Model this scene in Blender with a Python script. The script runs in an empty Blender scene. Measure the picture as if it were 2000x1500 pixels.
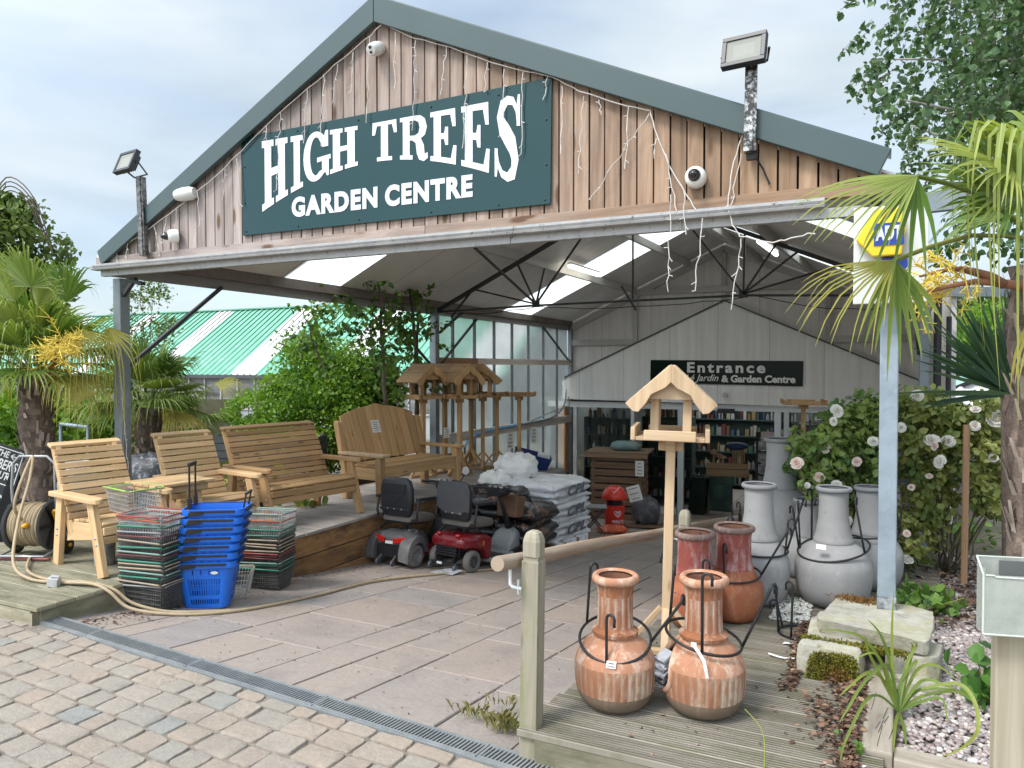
import bpy, math, random
import numpy as np
from mathutils import Vector, Matrix, Euler
random.seed(7); RNG = np.random.default_rng(7)
S = bpy.context.scene
COL = S.collection
PI = math.pi
def V(*a): return Vector(a)
# ------------------------------------------------------------------ camera
CAMP = V(0, 0, 1.74); FPX = 1471.5; YAW = math.radians(26.162); PITCH = math.radians(-1.295)
cd = bpy.data.cameras.new('camera'); cam = bpy.data.objects.new('camera', cd); COL.objects.link(cam)
cam.location = CAMP; cam.rotation_euler = (PI/2 + PITCH, 0, YAW)
cd.sensor_width = 36; cd.lens = 36*FPX/2000; cd.clip_start = .05; cd.clip_end = 2000
S.camera = cam
_F = V(-math.sin(YAW)*math.cos(PITCH), math.cos(YAW)*math.cos(PITCH), math.sin(PITCH))
_R = V(math.cos(YAW), math.sin(YAW), 0); _U = _R.cross(_F)
def ray(px, py): return _F + _R*((px-1000)/FPX) - _U*((py-750)/FPX)
def atY(px, py, y): d = ray(px, py); return CAMP + d*(y/d.y)
def atD(px, py, dist): return CAMP + ray(px, py)*dist
def atZ(px, py, z): d = ray(px, py); return CAMP + d*((z-CAMP.z)/d.z)
# ------------------------------------------------------------------ terrain
RS = .115
def ramp(y): return 0 if y < 3.1 else (-RS*(y-3.1) if y < 16.7 else -RS*13.6)
def ramp_at(px, py):
    d = ray(px, py); t = (-1.74+RS*3.1)/(d.z+RS*d.y); return CAMP + d*t
# ------------------------------------------------------------------ materials
MATS = {}
def _nt(name):
    m = bpy.data.materials.new(name); m.use_nodes = True
    nt = m.node_tree; nt.nodes.clear()
    out = nt.nodes.new('ShaderNodeOutputMaterial')
    return m, nt, out
def nd(nt, t, **k):
    n = nt.nodes.new(t)
    for a, b in k.items():
        if hasattr(n, a): setattr(n, a, b)
        else: n.inputs[a.replace('_', ' ')].default_value = b
    return n
def c4(c): return (c[0], c[1], c[2], 1)
def mul(c, f): return tuple(min(1, x*f) for x in c)
def mixc(nt, blend, fac, a, b):
    n = nt.nodes.new('ShaderNodeMix'); n.data_type = 'RGBA'; n.blend_type = blend
    for i, v in ((0, fac), (6, a), (7, b)):
        if hasattr(v, 'is_linked') or hasattr(v, 'links'): nt.links.new(v, n.inputs[i])
        else: n.inputs[i].default_value = v if i == 0 else c4(v)
    return n.outputs[2]
def tint_val(nt, amt):
    a = nd(nt, 'ShaderNodeAttribute'); a.attribute_name = 'tint'
    r = nd(nt, 'ShaderNodeMapRange'); r.inputs[3].default_value = 1-amt; r.inputs[4].default_value = 1+amt
    nt.links.new(a.outputs['Fac'], r.inputs[0])
    return r.outputs[0], a.outputs['Fac']
def ramp_node(nt, fac, stops):
    r = nd(nt, 'ShaderNodeValToRGB'); e = r.color_ramp.elements
    while len(e) < len(stops): e.new(.5)
    for i, (p, c) in enumerate(stops): e[i].position = p; e[i].color = c4(c)
    nt.links.new(fac, r.inputs[0]); return r.outputs[0]
def coords(nt, kind, scale):
    t = nd(nt, 'ShaderNodeTexCoord'); mp = nd(nt, 'ShaderNodeMapping')
    mp.inputs['Scale'].default_value = scale if hasattr(scale, '__len__') else (scale,)*3
    nt.links.new(t.outputs[kind], mp.inputs['Vector']); return mp.outputs[0]
def noise(nt, vec, scale, detail=5, rough=.6, dist=0):
    n = nd(nt, 'ShaderNodeTexNoise'); n.inputs['Scale'].default_value = scale; n.inputs['Detail'].default_value = detail
    n.inputs['Roughness'].default_value = rough; n.inputs['Distortion'].default_value = dist
    nt.links.new(vec, n.inputs['Vector']); return n.outputs['Fac']
def bump(nt, h, strength, dist=.01):
    b = nd(nt, 'ShaderNodeBump'); b.inputs['Strength'].default_value = strength; b.inputs['Distance'].default_value = dist
    nt.links.new(h, b.inputs['Height']); return b.outputs[0]
def principled(nt, out, color, rough=.6, metal=0, spec=.5, normal=None):
    p = nd(nt, 'ShaderNodeBsdfPrincipled')
    if hasattr(color, 'links'): nt.links.new(color, p.inputs['Base Color'])
    else: p.inputs['Base Color'].default_value = c4(color)
    if hasattr(rough, 'links'): nt.links.new(rough, p.inputs['Roughness'])
    else: p.inputs['Roughness'].default_value = rough
    p.inputs['Metallic'].default_value = metal; p.inputs['Specular IOR Level'].default_value = spec
    if normal: nt.links.new(normal, p.inputs['Normal'])
    nt.links.new(p.outputs[0], out.inputs[0]); return p
def mat(name, base, rough=.6, var=.12, scale=8, bmp=.1, metal=0, spec=.4, tint=.12, dirt=None, dirt_amt=.5, dirt_scale=3, bscale=None):
    """plain coloured surface: mottled by noise, tinted per face, optionally with patches of dirt"""
    if name in MATS: return MATS[name]
    m, nt, out = _nt(name)
    v = coords(nt, 'Object', 1)
    n = noise(nt, v, scale)
    col = ramp_node(nt, n, [(.3, mul(base, 1-var)), (.7, mul(base, 1+var))])
    if dirt:
        dn = noise(nt, v, dirt_scale, 8, .7)
        f = ramp_node(nt, dn, [(.62-.3*dirt_amt, (0, 0, 0)), (.78-.2*dirt_amt, (1, 1, 1))])
        col = mixc(nt, 'MIX', f, col, dirt)
    if tint:
        t, _ = tint_val(nt, tint)
        mm = nd(nt, 'ShaderNodeVectorMath'); mm.operation = 'SCALE'
        nt.links.new(col, mm.inputs[0]); nt.links.new(t, mm.inputs[3]); col = mm.outputs[0]
    nrm = bump(nt, noise(nt, v, bscale or scale*6, 4), bmp) if bmp else None
    principled(nt, out, col, rough, metal, spec, nrm)
    MATS[name] = m; return m
def wood(name, c1, c2, rough=.7, knots=.7, tint=.14, grain=26, weather=None, wamt=.5, groove=0):
    if name in MATS: return MATS[name]
    m, nt, out = _nt(name)
    v = coords(nt, 'UV', (1.2, grain, 1))
    n = noise(nt, v, 1, 6, .65, .6)
    col = ramp_node(nt, n, [(.3, c2), (.68, c1)])
    v2 = coords(nt, 'UV', (3.2, 11, 1))
    vo = nd(nt, 'ShaderNodeTexVoronoi'); vo.inputs['Scale'].default_value = 1; nt.links.new(v2, vo.inputs['Vector'])
    f = ramp_node(nt, vo.outputs['Distance'], [(.06, (knots,)*3), (.17, (0, 0, 0))])
    col = mixc(nt, 'MIX', f, col, mul(c2, .45))
    if weather:
        w = noise(nt, coords(nt, 'UV', (2.5, 6, 1)), 1, 6, .7)
        wf = ramp_node(nt, w, [(.62-.3*wamt, (0, 0, 0)), (.86-.3*wamt, (1, 1, 1))])
        col = mixc(nt, 'MIX', wf, col, weather)
    t, _ = tint_val(nt, tint)
    mm = nd(nt, 'ShaderNodeVectorMath'); mm.operation = 'SCALE'
    nt.links.new(col, mm.inputs[0]); nt.links.new(t, mm.inputs[3])
    principled(nt, out, mm.outputs[0], rough, 0, .25, bump(nt, n, .35, .004))
    MATS[name] = m; return m
def leafm(name, c1, c2, tint=.35, trans=.35, rough=.5, tcol=(1.2, 1.25, .5), end=None):
    if name in MATS: return MATS[name]
    m, nt, out = _nt(name)
    t, raw = tint_val(nt, tint)
    col = ramp_node(nt, raw, [(0, c1), (1, c2)] if not end else [(0, c1), (.82, c2), (1, end)])
    p = nd(nt, 'ShaderNodeBsdfPrincipled'); nt.links.new(col, p.inputs['Base Color'])
    p.inputs['Roughness'].default_value = rough; p.inputs['Specular IOR Level'].default_value = .35
    tr = nd(nt, 'ShaderNodeBsdfTranslucent')
    tc = mixc(nt, 'MULTIPLY', 1.0, col, tcol); nt.links.new(tc, tr.inputs[0])
    mx = nd(nt, 'ShaderNodeMixShader'); mx.inputs[0].default_value = trans
    nt.links.new(p.outputs[0], mx.inputs[1]); nt.links.new(tr.outputs[0], mx.inputs[2]); nt.links.new(mx.outputs[0], out.inputs[0])
    MATS[name] = m; return m
def emit(name, c, s):
    m, nt, out = _nt(name); e = nd(nt, 'ShaderNodeEmission'); e.inputs[0].default_value = c4(c); e.inputs[1].default_value = s
    nt.links.new(e.outputs[0], out.inputs[0]); MATS[name] = m; return m
# ------------------------------------------------------------------ mesh builder
class MB:
    def __init__(s): s.v = []; s.f = []; s.uv = []; s.t = []
    def face(s, idx, uv=None, t=.5):
        s.f.append(tuple(idx)); s.uv.append(uv or [(0, 0)]*len(idx)); s.t.append(t)
    def add(s, verts, faces, t=None, uvs=None):
        o = len(s.v); s.v += [tuple(p) for p in verts]
        tt = random.random() if t is None else t
        for i, f in enumerate(faces): s.face([o+k for k in f], uvs[i] if uvs else None, tt)
    def box(s, c, d, R=None, t=None):
        d = [x/2 for x in d]; c = Vector(c); o = len(s.v)
        L = max(range(3), key=lambda i: d[i]); tt = random.random() if t is None else t
        ou, ov = random.random()*9, random.random()*9
        loc = []
        for z in (-1, 1):
            for y in (-1, 1):
                for x in (-1, 1):
                    p = Vector((x*d[0], y*d[1], z*d[2])); loc.append(p)
                    s.v.append(tuple(c + (R @ p if R else p)))
        for f, n in (((0, 2, 3, 1), 2), ((4, 5, 7, 6), 2), ((0, 1, 5, 4), 1), ((2, 6, 7, 3), 1), ((0, 4, 6, 2), 0), ((1, 3, 7, 5), 0)):
            ax = [a for a in (0, 1, 2) if a != n]
            if L in ax: u = L; w = [a for a in ax if a != L][0]; k = 1
            else: u, w = ax; k = .1
            s.face([o+i for i in f], [(loc[i][u]*k+ou, loc[i][w]+ov) for i in f], tt)
    def bar(s, a, b, w, h, up=(0, 0, 1), t=None, ext=0):
        a = Vector(a); b = Vector(b); d = (b-a); l = d.length
        if l < 1e-6: return
        d /= l; u = Vector(up)
        if abs(d.dot(u)) > .98: u = Vector((1, 0, 0)) if abs(d.x) < .9 else Vector((0, 1, 0))
        x = d.cross(u).normalized(); u = x.cross(d)
        R = Matrix((d, x, u)).transposed()
        s.box((a+b)/2, (l+2*ext, w, h), R, t)
    def tube(s, pts, r, n=6, t=None, cap=True, closed=False):
        P = [Vector(p) for p in pts]; m = len(P)
        if m < 2: return
        rs = r if hasattr(r, '__len__') else [r]*m
        o = len(s.v); tt = random.random() if t is None else t
        prev = None; acc = 0
        for i, p in enumerate(P):
            if closed: d = P[(i+1) % m]-P[i-1]
            else: d = P[min(i+1, m-1)]-P[max(i-1, 0)]
            if d.length < 1e-9: d = Vector((0, 0, 1))
            d.normalize()
            if prev is None:
                u = Vector((0, 0, 1)) if abs(d.z) < .9 else Vector((1, 0, 0))
                x = d.cross(u).normalized()
            else:
                x = prev - d*prev.dot(d)
                x = x.normalized() if x.length > 1e-6 else d.orthogonal().normalized()
            prev = x; y = d.cross(x)
            for k in range(n):
                a = 2*PI*k/n; s.v.append(tuple(p + (x*math.cos(a)+y*math.sin(a))*rs[i]))
        for i in range(m if closed else m-1):
            j = (i+1) % m; l = (P[j]-P[i]).length
            for k in range(n):
                k2 = (k+1) % n
                s.face((o+i*n+k, o+i*n+k2, o+j*n+k2, o+j*n+k), [(acc, k/n), (acc, (k+1)/n), (acc+l, (k+1)/n), (acc+l, k/n)], tt)
            acc += l
        if cap and not closed:
            s.face([o+k for k in range(n)][::-1], None, tt); s.face([o+(m-1)*n+k for k in range(n)], None, tt)
    def lathe(s, prof, n=32, c=(0, 0, 0), fn=None, t=None, skip=None, arc=2*PI, tfn=None):
        o = len(s.v); c = Vector(c); tt = random.random() if t is None else t
        for (r, z) in prof:
            for k in range(n):
                a = arc*k/n; rr = fn(r, z, a) if fn else r
                s.v.append(tuple(c + Vector((rr*math.cos(a), rr*math.sin(a), z))))
        for i in range(len(prof)-1):
            for k in range(n):
                k2 = (k+1) % n
                if skip and skip(2*PI*(k+.5)/n, (prof[i][1]+prof[i+1][1])/2): continue
                s.face((o+i*n+k, o+i*n+k2, o+(i+1)*n+k2, o+(i+1)*n+k), [(k/n, prof[i][1]), ((k+1)/n, prof[i][1]), ((k+1)/n, prof[i+1][1]), (k/n, prof[i+1][1])], tfn(2*PI*(k+.5)/n, (prof[i][1]+prof[i+1][1])/2) if tfn else tt)
    def disc(s, c, r, n=24, axis='Z', t=None):
        c = Vector(c); vs = []
        for k in range(n):
            a = 2*PI*k/n; p = (r*math.cos(a), r*math.sin(a))
            vs.append(c + {'Z': Vector((p[0], p[1], 0)), 'Y': Vector((p[0], 0, p[1])), 'X': Vector((0, p[0], p[1]))}[axis])
        s.add(vs, [tuple(range(n))], t)
    def cyl(s, a, b, r, n=16, r2=None, t=None): s.tube([a, b], [r, r if r2 is None else r2], n, t)
    def prism(s, poly, a, b, M=None, t=None):
        """2-D outline extruded from a to b along the local Z of M"""
        n = len(poly); vs = [Vector((x, y, a)) for x, y in poly]+[Vector((x, y, b)) for x, y in poly]
        if M: vs = [M @ p for p in vs]
        tt = random.random() if t is None else t; o = len(s.v); s.v += [tuple(p) for p in vs]
        xs = [p[0] for p in poly]; ys = [p[1] for p in poly]; lx = (max(xs)-min(xs)) >= (max(ys)-min(ys))
        ou, ov = random.random()*9, random.random()*9
        q = [((x if lx else y)+ou, (y if lx else x)+ov) for x, y in poly]
        s.face([o+i for i in range(n)][::-1], q[::-1], tt); s.face([o+n+i for i in range(n)], q, tt)
        for i in range(n):
            j = (i+1) % n; s.face((o+i, o+j, o+n+j, o+n+i), [q[i], q[j], (q[j][0], q[j][1]+b-a), (q[i][0], q[i][1]+b-a)], tt)
    def quad(s, pts, t=None):
        P = [Vector(p) for p in pts]; u = (P[1]-P[0]).length; w = (P[-1]-P[0]).length
        s.add(P, [tuple(range(len(P)))], t, [[(0, 0), (u, 0), (u, w), (0, w)]] if len(P) == 4 else None)
    def sphere(s, c, r, n=10, m=7, t=None, sc=(1, 1, 1), R=None):
        vs = []; fs = []; c = Vector(c)
        for i in range(m+1):
            th = PI*i/m
            for k in range(n):
                a = 2*PI*k/n; p = Vector((math.sin(th)*math.cos(a)*sc[0], math.sin(th)*math.sin(a)*sc[1], math.cos(th)*sc[2]))*r
                vs.append(c + (R @ p if R else p))
        for i in range(m):
            for k in range(n): fs.append((i*n+k, (i+1)*n+k, (i+1)*n+(k+1) % n, i*n+(k+1) % n))
        s.add(vs, fs, t)
    def build(s, name, m, parent=None, smooth=False, bevel=0, solid=0, ang=None):
        me = bpy.data.meshes.new(name); me.from_pydata(s.v, [], s.f)
        uv = me.uv_layers.new(name='UVMap'); flat = [x for f in s.uv for p in f for x in p]
        if len(flat) == len(uv.data)*2: uv.data.foreach_set('uv', flat)
        at = me.attributes.new('tint', 'FLOAT', 'FACE')
        if len(s.t) == len(at.data): at.data.foreach_set('value', s.t)
        if m: me.materials.append(m)
        if smooth:
            me.polygons.foreach_set('use_smooth', [True]*len(me.polygons))
        o = bpy.data.objects.new(name, me); COL.objects.link(o)
        if parent: o.parent = parent
        if smooth and ang: me.set_sharp_from_angle(angle=math.radians(ang))
        if solid:
            md = o.modifiers.new('s', 'SOLIDIFY'); md.thickness = solid; md.offset = -1
        if bevel:
            md = o.modifiers.new('b', 'BEVEL'); md.width = bevel; md.segments = 2; md.limit_method = 'ANGLE'; md.angle_limit = .6
        return o
def arr_mesh(name, verts, nper, m, tints, parent=None, faces=None, smooth=False):
    """many small equal pieces from numpy arrays in one mesh"""
    N = verts.shape[0]; k = verts.shape[1]
    me = bpy.data.meshes.new(name)
    fl = faces if faces is not None else [tuple(range(k))]
    idx = np.concatenate([np.array(f, int) for f in fl]); lens = np.array([len(f) for f in fl])
    tot = (np.arange(N)[:, None]*k + idx[None, :]).ravel()
    L = np.tile(lens, N)
    me.vertices.add(N*k); me.vertices.foreach_set('co', verts.reshape(-1).astype(np.float32))
    me.loops.add(len(tot)); me.loops.foreach_set('vertex_index', tot.astype(np.int32))
    me.polygons.add(len(L)); st = np.concatenate([[0], np.cumsum(L)[:-1]])
    me.polygons.foreach_set('loop_start', st.astype(np.int32))
    me.update(calc_edges=True); me.validate()
    at = me.attributes.new('tint', 'FLOAT', 'FACE'); at.data.foreach_set('value', np.repeat(tints, len(fl)).astype(np.float32))
    if m: me.materials.append(m)
    if smooth: me.polygons.foreach_set('use_smooth', [True]*len(me.polygons))
    o = bpy.data.objects.new(name, me); COL.objects.link(o)
    if parent: o.parent = parent
    return o
def tag(o, label, cat, group=None):
    o['label'] = label; o['category'] = cat
    if group: o['group'] = group
    return o
def thing(name, label, cat, loc=(0, 0, 0), rz=0, group=None):
    o = bpy.data.objects.new(name, None); COL.objects.link(o); o.empty_display_size = .1
    o.location = loc; o.rotation_euler = (0, 0, rz); return tag(o, label, cat, group)
def struct(o, kind='structure'): o['kind'] = kind; return o
def dup(root, loc=None, rz=None, label=None):
    def cp(o, par):
        c = o.copy(); COL.objects.link(c)
        if par is not None: c.parent = par
        for ch in list(o.children): cp(ch, c)
        return c
    r = cp(root, None)
    if loc is not None: r.location = loc
    if rz is not None: r.rotation_euler = (0, 0, rz)
    if label: r['label'] = label
    return r
def text(name, body, size, m, M, parent, extrude=.002, offset=0, shear=0, spacing=1, width=None, align='CENTER'):
    cu = bpy.data.curves.new(name, 'FONT'); cu.body = body; cu.size = size; cu.extrude = extrude; cu.offset = offset
    cu.shear = shear; cu.space_character = spacing; cu.align_x = align; cu.align_y = 'CENTER'; cu.resolution_u = 4
    ob = bpy.data.objects.new(name, cu); COL.objects.link(ob)
    bpy.context.view_layer.update()
    me = bpy.data.meshes.new_from_object(ob.evaluated_get(bpy.context.evaluated_depsgraph_get()))
    bpy.data.objects.remove(ob)
    if width:
        xs = [v.co.x for v in me.vertices]; k = width/(max(xs)-min(xs))
        for v in me.vertices: v.co.x *= k
    me.transform(M); me.materials.clear(); me.materials.append(m); me.name = name
    o = bpy.data.objects.new(name, me); COL.objects.link(o); o.parent = parent
    return o
def face_M(origin, right, up):
    """matrix whose X is right, Y is up, Z out of the face"""
    r = Vector(right).normalized(); u = Vector(up).normalized(); n = r.cross(u)
    M = Matrix((r, u, n)).transposed().to_4x4(); M.translation = Vector(origin); return M
# ------------------------------------------------------------------ foliage helpers
def leaves(pts, size, tints=None, up=None, droop=.3, fold=.25, asp=.62, sj=.35, six=True):
    """leaf blades at the given points; returns verts (N,k,3) + faces"""
    P = np.asarray(pts, float); N = len(P)
    d = RNG.normal(size=(N, 3)); d[:, 2] -= droop; d /= np.linalg.norm(d, axis=1, keepdims=True)
    u = RNG.normal(size=(N, 3)); u[:, 2] += 1.2
    if up is not None: u += up
    x = np.cross(d, u); x /= np.linalg.norm(x, axis=1, keepdims=True)+1e-9
    n = np.cross(x, d)
    s = size*(1+sj*RNG.uniform(-1, 1, N))[:, None]
    w = asp*.5
    if six:
        A = P; B = P+d*s*.28+x*s*w*.85+n*s*w*fold; Cc = P+d*s*.62+x*s*w*.9+n*s*w*fold; T = P+d*s-n*s*.12
        D = P+d*s*.62-x*s*w*.9+n*s*w*fold; E = P+d*s*.28-x*s*w*.85+n*s*w*fold
        Mid = P+d*s*.5
        return np.stack([A, B, Cc, T, D, E], 1), [(0, 1, 2, 3), (0, 3, 4, 5)]
    return np.stack([P, P+d*s*.45+x*s*w+n*s*w*fold, P+d*s, P+d*s*.45-x*s*w+n*s*w*fold], 1), [(0, 1, 2), (0, 2, 3)]
def leaf_obj(name, pts, size, m, parent=None, tbase=None, **k):
    vs, fs = leaves(pts, size, **k)
    N = len(vs); t = RNG.uniform(0, 1, N) if tbase is None else np.clip(tbase+RNG.normal(0, .15, N), 0, 1)
    return arr_mesh(name, vs, None, m, t, parent, fs)
def clump_pts(centers, rad, n_each, flat=1.0):
    out = []; tb = []
    for c, r, n in zip(centers, rad, n_each):
        q = RNG.normal(size=(n, 3)); q /= np.linalg.norm(q, axis=1, keepdims=True)
        q *= (r*RNG.uniform(.25, 1, n)**.6)[:, None]; q[:, 2] *= flat
        out.append(q+np.asarray(c)); tb.append(np.full(n, RNG.uniform(.15, .85)))
    return np.concatenate(out), np.concatenate(tb)
def wob(a, b, n=6, j=.03, sag=0):
    a = Vector(a); b = Vector(b); out = []
    for i in range(n+1):
        t = i/n; p = a.lerp(b, t); p.z -= sag*4*t*(1-t)
        if 0 < i < n: p += Vector((random.uniform(-j, j), random.uniform(-j, j), random.uniform(-j, j)))
        out.append(p)
    return out
# ------------------------------------------------------------------ world and sun
SUN_EL, SUN_AZ = math.radians(52), math.radians(205)     # azimuth clockwise from +Y: behind the camera, a little to the left
w = bpy.data.worlds.new('World'); S.world = w; w.use_nodes = True
nt = w.node_tree; nt.nodes.clear()
wo = nd(nt, 'ShaderNodeOutputWorld'); bg = nd(nt, 'ShaderNodeBackground'); bg.inputs[1].default_value = .1
sky = nd(nt, 'ShaderNodeTexSky'); sky.sky_type = 'NISHITA'; sky.sun_disc = False
sky.sun_elevation = SUN_EL; sky.sun_rotation = SUN_AZ; sky.air_density = 1.0; sky.dust_density = 1.5
tc = nd(nt, 'ShaderNodeTexCoord'); mp = nd(nt, 'ShaderNodeMapping'); mp.inputs['Scale'].default_value = (1.0, 1.0, 3.4); mp.inputs['Rotation'].default_value = (.2, .1, .5)
nt.links.new(tc.outputs['Generated'], mp.inputs[0])
n1 = noise(nt, mp.outputs[0], 1.5, 6, .5, .35); n2 = noise(nt, mp.outputs[0], 2.6, 5, .5, .3)
cover = ramp_node(nt, n1, [(.30, (.35,)*3), (.62, (1, 1, 1))])
shade = ramp_node(nt, n2, [(.28, (.20, .242, .282)), (.5, (.275, .315, .346)), (.72, (.345, .372, .388))])
sdv = (math.sin(SUN_AZ)*math.cos(SUN_EL), math.cos(SUN_AZ)*math.cos(SUN_EL), math.sin(SUN_EL))
# thin cloud glows round the hidden sun, behind the camera: brightness of the sky by its angle to the sun
dt = nd(nt, 'ShaderNodeVectorMath'); dt.operation = 'DOT_PRODUCT'; nt.links.new(tc.outputs['Generated'], dt.inputs[0]); dt.inputs[1].default_value = sdv
gm_ = nd(nt, 'ShaderNodeMapRange'); gm_.interpolation_type = 'SMOOTHSTEP'; gm_.inputs[1].default_value = .1; gm_.inputs[2].default_value = .95; gm_.inputs[3].default_value = 10; gm_.inputs[4].default_value = 35; nt.links.new(dt.outputs['Value'], gm_.inputs[0])
sv = nd(nt, 'ShaderNodeVectorMath'); sv.operation = 'SCALE'; nt.links.new(shade, sv.inputs[0]); nt.links.new(gm_.outputs[0], sv.inputs[3])
skc = mixc(nt, 'MIX', cover, sky.outputs[0], sv.outputs[0])
nt.links.new(skc, bg.inputs[0]); nt.links.new(bg.outputs[0], wo.inputs[0])
sd = bpy.data.lights.new('sun', 'SUN'); sd.energy = 1.2; sd.angle = math.radians(16); sd.color = (1, .96, .9)
so = bpy.data.objects.new('sun', sd); COL.objects.link(so)
sdir = V(math.sin(SUN_AZ)*math.cos(SUN_EL), math.cos(SUN_AZ)*math.cos(SUN_EL), math.sin(SUN_EL))
so.rotation_euler = sdir.to_track_quat('Z', 'Y').to_euler(); so.location = sdir*60
S.view_settings.view_transform = 'Standard'; S.view_settings.look = 'None'; S.view_settings.exposure = 1.4; S.view_settings.gamma = 1
# ------------------------------------------------------------------ material library
PINE = wood('fresh_pine', (.62, .435, .245), (.43, .265, .125), .6, .8, .26, 24)
PINE2 = wood('oiled_pine', (.49, .305, .15), (.33, .19, .085), .6, .85, .24, 22)
PINEB = wood('pale_pine', (.62, .455, .295), (.46, .31, .18), .6, .9, .16, 24)
GABLE = None
DECKG = wood('green_grey_decking', (.31, .275, .225), (.165, .142, .108), .85, .25, .40, 18, (.145, .14, .08), .45)
DECKL = wood('mossy_decking', (.38, .345, .25), (.20, .18, .12), .85, .2, .34, 18, (.15, .145, .08), .5)
DECKW = wood('silver_decking', (.36, .325, .30), (.22, .195, .175), .85, .2, .18, 18, (.16, .13, .11), .3)
SLEEP = wood('sleeper_orange', (.36, .20, .085), (.22, .115, .05), .8, .85, .2, 14, (.06, .045, .035), .55)
SLEEPD = wood('dark_sleeper', (.13, .085, .06), (.06, .04, .03), .85, .3, .2, 14)
SLEEPG = wood('grey_sleeper', (.42, .37, .30), (.25, .21, .165), .85, .5, .15, 16, (.16, .14, .10), .35)
POSTW = wood('weathered_post', (.345, .31, .24), (.215, .188, .135), .8, .6, .1, 18, (.2, .21, .09), .35)
PALLET = wood('pallet_wood', (.36, .22, .13), (.2, .115, .065), .8, .5, .25, 18)
CRATE = wood('crate_wood', (.27, .17, .11), (.14, .088, .056), .8, .4, .25, 18)
def galv(name, base, met=.55, rust=.0, sc=22):
    m, nt, out = _nt(name); v = coords(nt, 'Object', 1)
    vo = nd(nt, 'ShaderNodeTexVoronoi'); vo.inputs['Scale'].default_value = sc; nt.links.new(v, vo.inputs['Vector'])
    n = noise(nt, v, 5, 6, .65)
    a = ramp_node(nt, vo.outputs['Color'], [(.1, mul(base, .93)), (.9, mul(base, 1.06))])
    b = ramp_node(nt, n, [(.35, (.82, .84, .86)), (.7, (1.08, 1.08, 1.08))])
    col = mixc(nt, 'MULTIPLY', 1, a, b)
    if rust:
        f = ramp_node(nt, noise(nt, v, 26, 8, .8), [(.6-.2*rust, (0, 0, 0)), (.66-.2*rust, (1, 1, 1))])
        col = mixc(nt, 'MIX', f, col, (.035, .033, .03))
    principled(nt, out, col, ramp_node(nt, n, [(.3, (.38,)*3), (.7, (.6,)*3)]), met, .5)
    MATS[name] = m; return m
GALV = galv('galvanised_steel', (.36, .42, .475)); GALVD = galv('dull_galvanised', (.25, .28, .30), .4)
GALVW = galv('white_galvanised', (.42, .405, .395), .25, .12, 30); LICHEN = galv('lichen_steel', (.5, .5, .5), .2, .75, 30)
BLACK = mat('black_iron', (.018, .018, .02), .45, .2, 12, .1); DARKST = mat('dark_steel', (.045, .045, .05), .5, .25, 10, .1)
WHITEP = mat('white_paint', (.66, .66, .65), .5, .06, 5, .05, dirt=(.4, .39, .36), dirt_amt=.15)
CREAMST = mat('cream_painted_steel', (.50, .48, .45), .5, .08, 5, .05)
WIREW = mat('white_wire', (.60, .56, .52), .5, .1, 8, 0)
# ------------------------------------------------------------------ ground
def sm(a, b, x): t = max(0, min(1, (x-a)/(b-a))); return t*t*(3-2*t)
def ground_z(x, y):
    if y < 3.0: return -.035
    left = .085 - .047*max(0, min(y, 24)-4)
    right = .095 - .06*max(0, min(y, 22)-8)
    z = ramp(y)-.06
    xl = sm(-6.25, -6.7, x); xb = -1.2+1.75*sm(7.0, 8.0, y); xr = sm(xb, xb+.3, x)
    z = z*(1-xl)+left*xl; z = z*(1-xr)+right*xr
    k = sm(3.0, 3.25, y); return -.035*(1-k)+z*k
def axis(lo, hi, st, far): 
    a = list(np.arange(lo, hi+1e-6, st)); pre = []; q = st; x = lo
    while x > -far: q *= 1.5; x -= q; pre.append(x)
    post = []; q = st; x = hi
    while x < far: q *= 1.5; x += q; post.append(x)
    return pre[::-1]+a+post
xs = axis(-15, 5, .25, 700); ys = axis(-1, 24, .25, 700)
gm = MB()
for y in ys:
    for x in xs: gm.v.append((x, y, ground_z(x, y)))
nx = len(xs)
for j in range(len(ys)-1):
    for i in range(nx-1): gm.face((j*nx+i, j*nx+i+1, (j+1)*nx+i+1, (j+1)*nx+i))
EARTH = mat('earth', (.16, .135, .105), .95, .3, 3, .5, tint=0, dirt=(.07, .085, .035), dirt_amt=.5, dirt_scale=.6, bscale=30)
struct(gm.build('ground', EARTH, smooth=True))
# ------------------------------------------------------------------ paving of the ramp
def stone_mat(name, stops, bstr, k=1):
    stops = [(p_, mul(c_, k)) for p_, c_ in stops]
    m, nt, out = _nt(name); v = coords(nt, 'Object', 1)
    _, raw = tint_val(nt, .1)
    base = ramp_node(nt, raw, stops)
    n = noise(nt, v, 2.2, 8, .65, .8); n2 = noise(nt, v, 34, 5, .7)
    a = ramp_node(nt, n, [(.28, (.80, .80, .82)), (.5, (1, 1, 1)), (.75, (1.10, 1.06, 1.02))])
    b = ramp_node(nt, n2, [(.25, (.86, .86, .86)), (.75, (1.1, 1.1, 1.1))])
    col = mixc(nt, 'MULTIPLY', 1, base, a); col = mixc(nt, 'MULTIPLY', 1, col, b)
    f = ramp_node(nt, noise(nt, v, .8, 6, .7), [(.52, (0, 0, 0)), (.74, (.26,)*3)])
    col = mixc(nt, 'MIX', f, col, (.17, .15, .13))
    sp = ramp_node(nt, noise(nt, v, 60, 3, .6), [(.70, (0, 0, 0)), (.74, (.7,)*3)])
    col = mixc(nt, 'MIX', sp, col, (.10, .09, .08))
    nn = nd(nt, 'ShaderNodeMath'); nn.operation = 'ADD'; nt.links.new(n, nn.inputs[0]); nt.links.new(n2, nn.inputs[1])
    principled(nt, out, col, .78, 0, .3, bump(nt, nn.outputs[0], bstr, .012))
    MATS[name] = m; return m
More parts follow.
